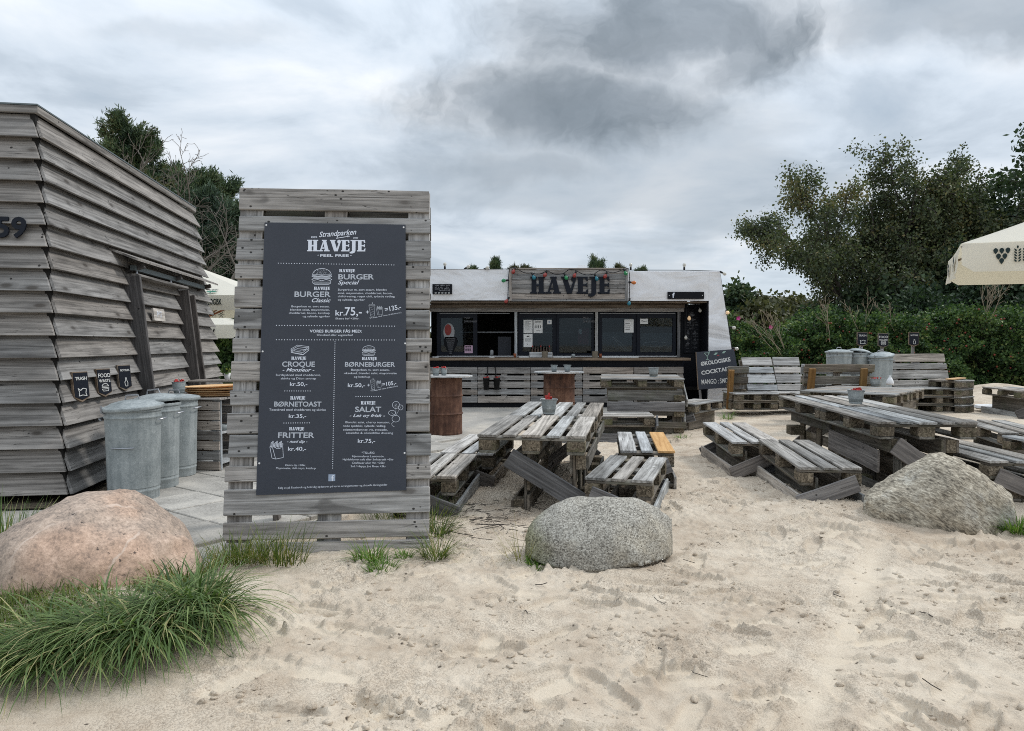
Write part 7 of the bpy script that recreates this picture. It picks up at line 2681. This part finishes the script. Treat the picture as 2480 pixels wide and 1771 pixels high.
for i, (x, y, h, lab, m, s) in enumerate(((13.3, 44, 5.0, 'far dark conifer just right of the kiosk', 'pine_leaf', 31), (15.0, 44, 3.9, 'far olive coloured tree right of the kiosk', 'olive_leaf', 32), (17.5, 45, 4.3, 'far olive tree beside the birch', 'olive_leaf', 33),
                                          (11.6, 42, 3.3, 'far low green tree peeping over the kiosk corner', 'dark_leaf', 34), (13.6, 39, 3.1, 'far low bushy tree above the hedge', 'olive_leaf', 35), (15.6, 40, 3.3, 'far pale olive bush above the hedge', 'olive_leaf', 36))):
    make_tree('far_tree', lab, 'tree', (x, y, 0), BUSH, [((0, 0, 1), h * 0.82, 0.13), ((-0.45, 0, 1), h * 0.68, 0.1), ((0.45, 0, 1), h * 0.68, 0.1)], 0.30, 0.21, 8, 0.30, m, s, 0.1, minr=0.02)

for i, (x, y, h, lab) in enumerate(((12.4, 21.9, 3.3, 'dark bush rising straight out of the hedge behind the BOTTLES sign'), (14.1, 21.6, 3.6, 'dark bush rising out of the hedge below the parasol corner'), (16.2, 21.8, 3.9, 'dark bush rising out of the hedge at the right edge'))):
    make_tree('bush', lab, 'bush', (x, y, 0), BUSH, [((0.05, 0, 1), h * 0.68, 0.08), ((-0.5, 0.1, 1), h * 0.60, 0.07), ((0.5, -0.1, 1), h * 0.60, 0.07), ((0.0, -0.5, 1), h * 0.5, 0.06)],
              0.13, 0.095, 10, 0.20, 'dark_leaf', 90 + i, 0.15)

# pines and shrubs at the left --------------------------------------------
PINE = dict(levels=3, seg=7, wig=[0.04, 0.10, 0.2], trop=[0.02, 0.10, 0.16], kids=[60, 10], len=[0.30, 0.42], taper=[0.45, 0.4], ang=[66, 45])
PINE['from'] = [0.22, 0.25]


def make_pine(label, base, h, seed, mat='pine_leaf', par=PINE, nl=0.15, per=26, rad=0.15, name='pine_tree', lean=(0, 0), spread=0.075, wide=1.0):
    t = thing(name, label, 'tree', base)
    sk = Skel(seed)
    pp_ = dict(par)
    pp_['len'] = [par['len'][0] * wide, par['len'][1]]
    sk.grow((0, 0, -0.2), (lean[0], lean[1], 1), h, rad, 0, pp_)
    link('trunk', sk.trunk_mesh('trunk', MAT['bark'], 9, 0.014), t)
    P, D = [], []
    for p, d, s in sk.tips:
        q_ = p + sk.r.normal(size=(per, 3)) * spread
        P.append(q_)
        D.append(d + sk.r.normal(size=(per, 3)) * 0.75 + np.array([0, 0, 0.25]))
    P, D = np.concatenate(P), np.concatenate(D)
    n = len(P)
    clump = fbm(P[:, 0] * 1.4 + P[:, 1], P[:, 2] * 1.4, 2, seed)
    sh = np.clip(0.40 + 0.4 * clump + sk.r.normal(size=n) * 0.2, 0, 1)
    me = leaf_mesh('crown', P, D, nl * sk.r.uniform(0.7, 1.3, n), 0.032, sh, MAT[mat], 0, sk.r)
    link('crown', me, t)
    return t


PINE_A = dict(PINE)
PINE_A['taper'] = [0.25, 0.4]
make_pine('tall dark pine rising behind the roof of the timber hut', (-11.75, 24.0, 0), 7.5, 47, par=PINE_A, rad=0.20, wide=0.85, per=30)
make_pine('lower dark pine leaning right behind the hut roof', (-10.75, 23.5, 0), 6.3, 42, rad=0.16, wide=1.05, per=30)
make_pine('bluish pine between the hut roof and the menu board', (-8.2, 20.5, 0), 4.9, 43, 'blue_pine', rad=0.12, wide=1.1, per=20)
make_pine('second bluish pine behind the menu board', (-6.7, 21.5, 0), 4.6, 44, 'blue_pine', rad=0.12, wide=1.1, per=20)
make_pine('slim green pine in the gap right behind the hut wall end', (-9.5, 22.0, 0), 5.6, 45, 'pine_leaf', rad=0.12, wide=1.0, per=20)
BARE = dict(levels=4, seg=7, wig=[0.07, 0.09, 0.11, 0.13], trop=[0.0, 0.02, 0.02, 0.02], kids=[7, 6, 5], len=[0.55, 0.5, 0.5], taper=[0.4, 0.3, 0.3], ang=[45, 45, 48])
BARE['from'] = [0.25, 0.2, 0.2]
make_tree('bare_tree', 'mostly bare grey branched tree behind the hut roof', 'tree', (-8.4, 18.0, 0), BARE, [((-0.22, 0, 1), 5.2, 0.10), ((0.15, 0, 1), 5.0, 0.09), ((0.50, 0, 0.85), 4.9, 0.08), ((-0.55, 0.1, 0.9), 5.4, 0.08)], 0.09, 0.05, 0, 0.1, 'olive_leaf', 51, bark='dead_bark', minr=0.0055)
make_tree('sparse_tree', 'thin tree with a few yellowish leaves at the left behind the hut roof', 'tree', (-10.6, 19.0, 0), BARE, [((-0.1, 0, 1), 5.2, 0.09), ((0.2, 0, 1), 4.6, 0.08), ((-0.4, 0, 1), 5.0, 0.08)], 0.11, 0.08, 1, 0.12, 'olive_leaf', 52, bark='dead_bark', minr=0.005)
for i, (x, y, h, lab, m, s) in enumerate(((-7.3, 17.6, 2.4, 'green shrub in the gap under the small parasol', 'rose_leaf', 61), (-5.9, 16.5, 1.6, 'low leafy shrub in the gap behind the slatted counter', 'rose_leaf', 62), (-8.6, 19.2, 3.4, 'olive shrub behind the cream parasols', 'olive_leaf', 63), (-5.2, 19.5, 3.2, 'tall shrub behind the menu board', 'dark_leaf', 64),
                                          (-4.0, 12.6, 1.0, 'small leafy shrub beyond the dark ledge', 'rose_leaf', 65))):
    make_tree('shrub', lab, 'shrub', (x, y, 0), BUSH, [((0, 0, 1), h * 0.8, 0.05), ((-0.5, 0, 1), h * 0.7, 0.04), ((0.5, 0, 1), h * 0.7, 0.04)], 0.10, 0.075, 8, 0.11, m, s, 0.1, minr=0.006)
# tree tops just showing above the kiosk roof
for i, (x, h, lab, m) in enumerate(((-1.93, 6.20, 'tiny young pine top over the left kiosk fascia', 'pine_leaf'), (-1.05, 6.62, 'taller young pine top over the left kiosk fascia', 'pine_leaf'), (1.15, 6.28, 'yellowish young tree top just above the name sign', 'olive_leaf'), (5.2, 6.10, 'dark pine top behind the roof vent', 'pine_leaf'), (6.3, 6.25, 'low twiggy tree top right of the roof vent', 'olive_leaf'), (-0.2, 6.15, 'low twiggy tree top at the left end of the name sign', 'olive_leaf'), (7.6, 6.10, 'tiny tree top over the right kiosk fascia', 'pine_leaf'))):
    p_ = dict(PINE)
    p_['kids'] = [26, 7]
    p_['from'] = [0.62, 0.25]
    make_pine(lab, (x, 45.0, 0), h - (0.25 if i != 3 else 0.1), 70 + i, m, p_, 0.20, 16, 0.12, 'far_pine', wide=(0.95 if i == 3 else 0.38), spread=0.08)


# rose hedge ---------------------------------------------------------------
def rose_hedge():
    t = thing('rose_hedge', 'dense dark green rose hedge dotted with red hips along the back of the sand', 'hedge', (0, 0, 0))
    r = np.random.RandomState(8)
    P, D, S = [], [], []

    def top(x):
        return 1.90 + 0.30 * pnoise(x * 0.55, x * 0 + 0.3, 5) + 0.26 * pnoise(x * 1.7, x * 0 + 2.3, 6) + 0.12 * pnoise(x * 4.5, x * 0 + 1.3, 7) + 0.10 * np.clip((x - 9) / 5, 0, 1) - 0.35 * np.exp(-((x - 7.1) / 0.7) ** 2)

    def front(x, z):
        return 19.4 + 0.75 * fbm(x * 1.1, z * 1.5, 3, 9) - 0.35 * np.clip(1 - z / 2.0, 0, 1) - 0.25 * np.clip((x - 8) / 8, 0, 1) * 2
    n = 72000
    x = r.uniform(4.5, 22.5, n)
    z = top(x) * r.rand(n) ** 0.85
    dep = np.abs(r.normal(size=n)) * 0.22
    y = front(x, z) + dep + 0.9 * np.clip(z / top(x) - 0.72, 0, 1) * 2 * r.rand(n)
    P.append(np.stack([x, y, z], 1))
    n2 = 14000
    x2 = r.uniform(4.5, 22.5, n2)
    y2 = front(x2, top(x2)) + r.uniform(0, 2.2, n2)
    z2 = top(x2) + np.abs(r.normal(size=n2)) * 0.10 + 0.10 * fbm(x2 * 2, y2 * 2, 2, 3)
    P.append(np.stack([x2, y2, z2], 1))
    P = np.concatenate(P)
    n = len(P)
    D = r.normal(size=(n, 3)) * 0.7 + np.array([0, -0.55, 0.25])
    sh = np.clip(0.36 + 0.35 * fbm(P[:, 0] * 2.2, P[:, 2] * 2.4, 3, 13) + r.normal(size=n) * 0.22, 0, 1)
    me = leaf_mesh('foliage', P, D, 0.085 * r.uniform(0.6, 1.3, n), 0.065 * r.uniform(0.7, 1.2, n), sh, MAT['rose_leaf'], 0, r)
    link('foliage', me, t)
    # woody core so that the hedge is not see-through
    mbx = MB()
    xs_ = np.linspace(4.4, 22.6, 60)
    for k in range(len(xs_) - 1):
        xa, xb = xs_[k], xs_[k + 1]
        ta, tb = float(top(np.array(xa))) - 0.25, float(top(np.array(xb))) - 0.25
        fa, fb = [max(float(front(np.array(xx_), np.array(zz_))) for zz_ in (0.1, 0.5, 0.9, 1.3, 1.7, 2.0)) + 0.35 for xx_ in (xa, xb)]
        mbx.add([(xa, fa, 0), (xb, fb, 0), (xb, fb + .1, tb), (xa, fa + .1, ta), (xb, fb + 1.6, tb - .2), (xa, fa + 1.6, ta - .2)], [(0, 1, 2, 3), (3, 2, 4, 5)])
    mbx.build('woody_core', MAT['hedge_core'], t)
    mbx = MB()
    for i in range(170):
        xx = r.uniform(5.6, 17)
        zz_ = float(top(np.array(xx))) * r.uniform(0.25, 1.0)
        yy_ = float(front(np.array(xx), np.array(zz_))) - 0.06
        s = r.uniform(0.018, 0.030)
        mbx.lathe([(0.0001, -s), (s * 0.8, -s * 0.6), (s, 0), (s * 0.8, s * 0.6), (0.0001, s)], 6, (xx, yy_, zz_))
    o = mbx.build('rose_hips', MAT['rose_hip'], t, True)
    o['kind'] = 'stuff'
    for (xx, zz_) in ((6.18, 1.95), (6.95, 1.70)):
        yy_ = float(front(np.array(xx), np.array(zz_))) - 0.10
        mbx = MB()
        for k in range(5):
            a = k * 1.2566
            c_ = Vector((math.cos(a) * 0.035, -0.02, math.sin(a) * 0.035))
            mbx.add([(0, 0, 0), c_ + Vector((-math.sin(a) * 0.03, 0, math.cos(a) * 0.03)), c_ * 1.9, c_ + Vector((math.sin(a) * 0.03, 0, -math.cos(a) * 0.03))], [(0, 1, 2, 3)])
        mbx.build('rose_flower', MAT['rose_petal'], t, False, (xx, yy_, zz_))


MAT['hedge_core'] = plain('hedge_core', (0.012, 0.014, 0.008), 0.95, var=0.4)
rose_hedge()
for i, (x, y, z, h, lean, lab, s) in enumerate(((7.25, 19.1, 0.9, 1.45, -0.75, 'fan of bare pale stalks leaning left out of the hedge', 1), (8.35, 19.3, 1.3, 1.15, -0.42, 'bare branching stalk over the hedge left of the TRASH sign', 2), (9.35, 19.4, 1.5, 0.9, -0.35, 'small bare stalk on the hedge behind the bins', 3),
                                                 (12.6, 19.3, 1.5, 1.45, 0.08, 'big fan of bare pale stalks in front of the dark bush at the right', 4), (10.3, 19.5, 1.55, 0.85, -0.3, 'short bare twig above the hedge in its middle', 5))):
    t = thing('dry_stalks', lab, 'dry stalks', (x, y, z))
    sk = Skel(80 + s)
    par = dict(levels=3, seg=5, wig=[0.06, 0.10, 0.14], trop=[0.02, 0.03, 0.03], kids=[4, 3], len=[0.55, 0.5], taper=[0.35, 0.3], ang=[26, 30])
    par['from'] = [0.35, 0.35]
    for k in range(5 if s in (1, 4) else 2):
        sk.grow((sk.r.normal() * 0.10, sk.r.normal() * 0.08, 0), (lean + sk.r.normal() * 0.30, -0.12 + sk.r.normal() * 0.1, 1), h * sk.r.uniform(0.7, 1.05), 0.010, 0, par)
    link('stalk', sk.trunk_mesh('stalk', MAT['stalk'], 9, 0.0045), t)


# far-off scrub wood that closes the horizon on both sides and behind the kiosk
def far_wood():
    r = np.random.RandomState(77)
    P = []
    for x0, x1, y0, hh, n in ((-46, -15, 36, 4.2, 9000), (-15, 12, 46, 3.2, 8000), (20.5, 52, 30, 4.6, 10000)):
        x = r.uniform(x0, x1, n)
        top = hh * (0.72 + 0.28 * pnoise(x * 0.35, x * 0 + 1.1, 3) + 0.2 * pnoise(x * 1.1, x * 0 + 0.4, 4))
        z = top * r.rand(n) ** 0.7
        y = y0 + 1.6 * fbm(x * 0.3, z * 0.5, 3, 5) + np.abs(r.normal(size=n)) * 0.9
        P.append(np.stack([x, y, z], 1))
    P = np.concatenate(P)
    n = len(P)
    D = r.normal(size=(n, 3)) + np.array([0, -0.4, 0.2])
    sh = np.clip(0.4 + 0.4 * fbm(P[:, 0] * 0.8, P[:, 2] * 0.9, 2, 6) + r.normal(size=n) * 0.2, 0, 1)
    o = link('far_wood', leaf_mesh('far_wood', P, D, 0.55 * r.uniform(0.6, 1.2, n), 0.42, sh, MAT['olive_leaf'], 0, r))
    tag(o, 'far off scrubby wood along the horizon', None, None, 'stuff')


far_wood()

# ------------------------------------------------------------------ grass
def blades(specs, seed, seg=6):
    """specs: list of (root xyz, azimuth, length, width, lean start, curl) -> arrays"""
    n = len(specs)
    A = np.array(specs, float)
    root, az, L, Wd, lean, curl = A[:, 0:3], A[:, 3], A[:, 4], A[:, 5], A[:, 6], A[:, 7]
    V = np.zeros((n, (seg + 1) * 2, 3))
    p = root.copy()
    side = np.stack([-np.sin(az), np.cos(az), np.zeros(n)], 1)
    for i in range(seg + 1):
        f = i / seg
        w = Wd * (1 - f ** 1.6) * 0.5 + 0.0002
        V[:, 2 * i] = p - side * w[:, None]
        V[:, 2 * i + 1] = p + side * w[:, None]
        ang = lean + curl * f          # from vertical
        d = np.stack([np.cos(az) * np.sin(ang), np.sin(az) * np.sin(ang), np.cos(ang)], 1)
        p = p + d * (L / seg)[:, None]
    V[:, :, 2] = np.maximum(V[:, :, 2], gz(V[:, :, 0], V[:, :, 1]) + 0.004)
    base = (np.arange(n) * (seg + 1) * 2)[:, None]
    Fs = []
    for i in range(seg):
        Fs.append(np.concatenate([base + 2 * i, base + 2 * i + 1, base + 2 * i + 3, base + 2 * i + 2], 1))
    F = np.stack(Fs, 1).reshape(-1, 4)
    return V.reshape(-1, 3), F, n * seg, seg


def grass(name, label, specs, mat, seed, kind=None, cat='grass', group=None, dry=0.12):
    r = np.random.RandomState(seed)
    V, F, nf, seg = blades(specs, seed)
    me = mesh_np(name, V, F, MAT[mat])
    sh = np.clip(r.normal(0.38, 0.2, len(specs)), 0, 0.8)
    sh = np.where(r.rand(len(specs)) < dry, r.uniform(0.8, 1.0, len(specs)), sh)
    face_attr(me, 'shade', np.repeat(sh, seg))
    o = link(name, me)
    return tag(o, label, cat if kind is None else None, group, kind)


def tuft(cx, cy, cz, rad, n, L, Wd, seed, lean=(0.1, 0.9), curl=(0.6, 1.8), bias=None, ell=(1, 1)):
    r = np.random.RandomState(seed)
    out = []
    for i in range(n):
        a = r.uniform(0, 2 * math.pi)
        rr = rad * math.sqrt(r.rand())
        x, y = cx + rr * math.cos(a) * ell[0], cy + rr * math.sin(a) * ell[1]
        az = a + r.normal() * 0.5
        if bias is not None and r.rand() < bias[1]:
            az = bias[0] + r.normal() * 0.75
        out.append((x, y, float(gz(x, y)) + cz, az, L * r.uniform(0.55, 1.15), Wd * r.uniform(0.6, 1.25), r.uniform(*lean), r.uniform(*curl)))
    return out


FR = -math.pi / 2
LONG = ((0.55, 1.25), (1.0, 2.0))
grass('grass_tuft', 'big arching clump of long green grass below the pink boulder, right of the two', tuft(-1.34, 2.98, 0.03, 0.12, 620, 0.36, 0.0095, 1, *LONG, (FR + 0.05, 0.60), (1.3, 0.6))
      + tuft(-1.32, 3.05, 0.03, 0.11, 180, 0.27, 0.0085, 2, (0.2, 0.9), (0.8, 1.7), (0.1, 0.5)), 'grass_long', 1, group='long grass clumps round the pink boulder')
grass('grass_tuft', 'long arching grass clump below the pink boulder, left of the two', tuft(-1.50, 2.80, 0.03, 0.14, 720, 0.38, 0.0095, 3, *LONG, (FR - 0.2, 0.60), (1.3, 0.7))
      + tuft(-1.74, 2.70, 0.03, 0.14, 460, 0.36, 0.0085, 4, *LONG, (FR - 0.6, 0.70)), 'grass_long', 2, group='long grass clumps round the pink boulder')
sp = []
r = np.random.RandomState(31)
for i in range(26000):
    x, y = r.uniform(-3.0, -1.2), r.uniform(2.35, 3.75)
    d = ((x + 2.15) / 0.62) ** 2 + ((y - 2.92) / 0.42) ** 2
    d2 = ((x + 1.60) / 0.30) ** 2 + ((y - 3.42) / 0.22) ** 2
    d = min(d, d2 + 0.35)
    if d > 1 or r.rand() < d ** 2 * 0.8:
        continue
    cl_ = float(pnoise(np.array(x * 7), np.array(y * 7), 4))
    sp.append((x, y, float(gz(x, y)) - 0.004, r.uniform(0, 6.28), r.uniform(0.04, 0.10) * (1 + 0.6 * cl_), r.uniform(0.0028, 0.005), r.uniform(0.0, 1.0), r.uniform(0.2, 1.5)))
grass('mossy_turf', 'short mossy green turf under the pink boulder', sp, 'grass_fine', 5, 'stuff')
sp = tuft(-1.50, 3.96, 0.0, 0.14, 300, 0.22, 0.0046, 6, (0.1, 0.9), (0.4, 1.5), None, (1.5, 0.7)) + tuft(-1.28, 3.92, 0.0, 0.12, 150, 0.24, 0.0048, 7, (0.1, 0.8), (0.4, 1.4), None, (1.4, 0.7))
sp += tuft(-1.68, 3.62, 0.03, 0.2, 200, 0.16, 0.005, 8, (0.1, 0.9), (0.4, 1.4))
grass('grass_tuft', 'fine brownish green grass clump at the left foot of the menu board', sp, 'grass_fine', 7, dry=0.25)
grass('grass_tuft', 'upright green grass blades left of the pink boulder', tuft(-2.95, 4.05, 0.0, 0.28, 420, 0.42, 0.009, 9, (0.0, 0.45), (0.1, 0.9), None, (1.0, 1.0)) + tuft(-3.15, 3.7, 0.0, 0.2, 200, 0.36, 0.008, 10, (0.0, 0.5), (0.2, 0.9)), 'grass_long', 8)
for k, (x, y, rad, n, L, lab, m) in enumerate(((-0.80, 4.02, 0.09, 130, 0.13, 'small grass tuft under the middle of the menu board', 'grass_bright'), (-0.70, 3.86, 0.08, 110, 0.09, 'flat grass tuft on the sand before the menu board', 'grass_bright'), (-0.62, 4.10, 0.05, 60, 0.07, 'tiny grass tuft by the right half of the menu board', 'grass_bright'),
                                              (-0.44, 4.12, 0.07, 130, 0.22, 'grass tuft at the right foot of the menu board', 'grass_fine'), (-0.50, 4.66, 0.10, 150, 0.24, 'grass tuft between the menu board and the low bench', 'grass_fine'), (0.15, 3.98, 0.07, 140, 0.07, 'low green weeds at the left end of the grey boulder', 'grass_bright'),
                                              (3.32, 4.72, 0.11, 300, 0.15, 'bright green grass tuft at the right foot of the tan boulder', 'grass_bright'), (3.45, 4.62, 0.10, 200, 0.12, 'spreading green grass right of the tan boulder', 'grass_bright'), (2.72, 9.6, 0.12, 110, 0.14, 'green weed beside the bulky kiosk table', 'grass_bright'), (3.55, 11.9, 0.10, 90, 0.22, 'green weed in front of the whitish sofa', 'grass_bright'), (2.25, 9.55, 0.12, 60, 0.08, 'low weed under the bulky kiosk table', 'grass_bright'))):
    grass('grass_tuft', lab, tuft(x, y, 0.0, rad, n, L, 0.006 if L < 0.2 else 0.005, 40 + k, (0.2, 1.1), (0.2, 1.2)), m, 50 + k)
grass('dry_grass', 'thin dry grey stalks at the left end of the grey boulder', tuft(0.05, 4.05, 0.0, 0.08, 40, 0.26, 0.0028, 61, (0.3, 1.2), (0.0, 0.7)), 'grass_fine', 62, dry=0.95)
sp = tuft(-0.78, 4.04, 0.0, 0.03, 5, 0.34, 0.004, 63, (0.2, 0.8), (0.1, 0.5))
grass('dry_grass', 'pale dry straws leaning against the lower planks of the menu board', sp, 'grass_fine', 64, dry=1.0)
# fringe grass seen through the gaps of the menu board
grass('grass_tuft', 'dark grass growing behind the menu board', tuft(-0.70, 5.1, 0.0, 0.25, 160, 0.20, 0.005, 66, (0.1, 0.8), (0.3, 1.2), None, (1.4, 0.6)), 'grass_fine', 67)
# leaves of the little potted plant
r = np.random.RandomState(3)
P = np.array([0, 0, 0.08]) + r.normal(size=(70, 3)) * np.array([0.03, 0.03, 0.02]) + np.array([0, 0, 0.03])
D = r.normal(size=(70, 3)) + np.array([0, 0, 0.9])
link('leaves', leaf_mesh('leaves', P, D, 0.07, 0.03, r.rand(70), MAT['rose_leaf'], 0, r), POTTED)
# twigs and dry litter lying on the sand between the benches
tw = thing('litter', 'dry twigs and dark debris strewn on the sand between the benches', None)
bpy.data.objects.remove(tw)
mb = MB()
r = np.random.RandomState(17)
for i in range(150):
    if i < 110:
        x, y = -0.12 + r.normal() * 0.30, 5.05 + r.normal() * 0.25
    else:
        x, y = r.uniform(-0.6, 4.5), 2.4 + 5 * r.rand()
    a, L = r.uniform(0, 6.28), r.uniform(0.015, 0.075) * (1.6 if i < 110 else 0.7)
    z = 0.012 + r.rand() * 0.02
    p0 = Vector((x, y, z))
    p1 = p0 + Vector((math.cos(a) * L, math.sin(a) * L, r.uniform(-0.004, 0.012)))
    p2 = p1 + Vector((math.cos(a + r.normal() * .6) * L, math.sin(a + r.normal() * .6) * L, r.uniform(-0.006, 0.008)))
    mb.tube([p0, p1, p2], r.uniform(0.0012, 0.003), 4)
o = mb.build('litter', MAT['bark'])
tag(o, 'dry twigs and dark debris strewn on the sand between the benches', None, None, 'stuff')

finish_texts()
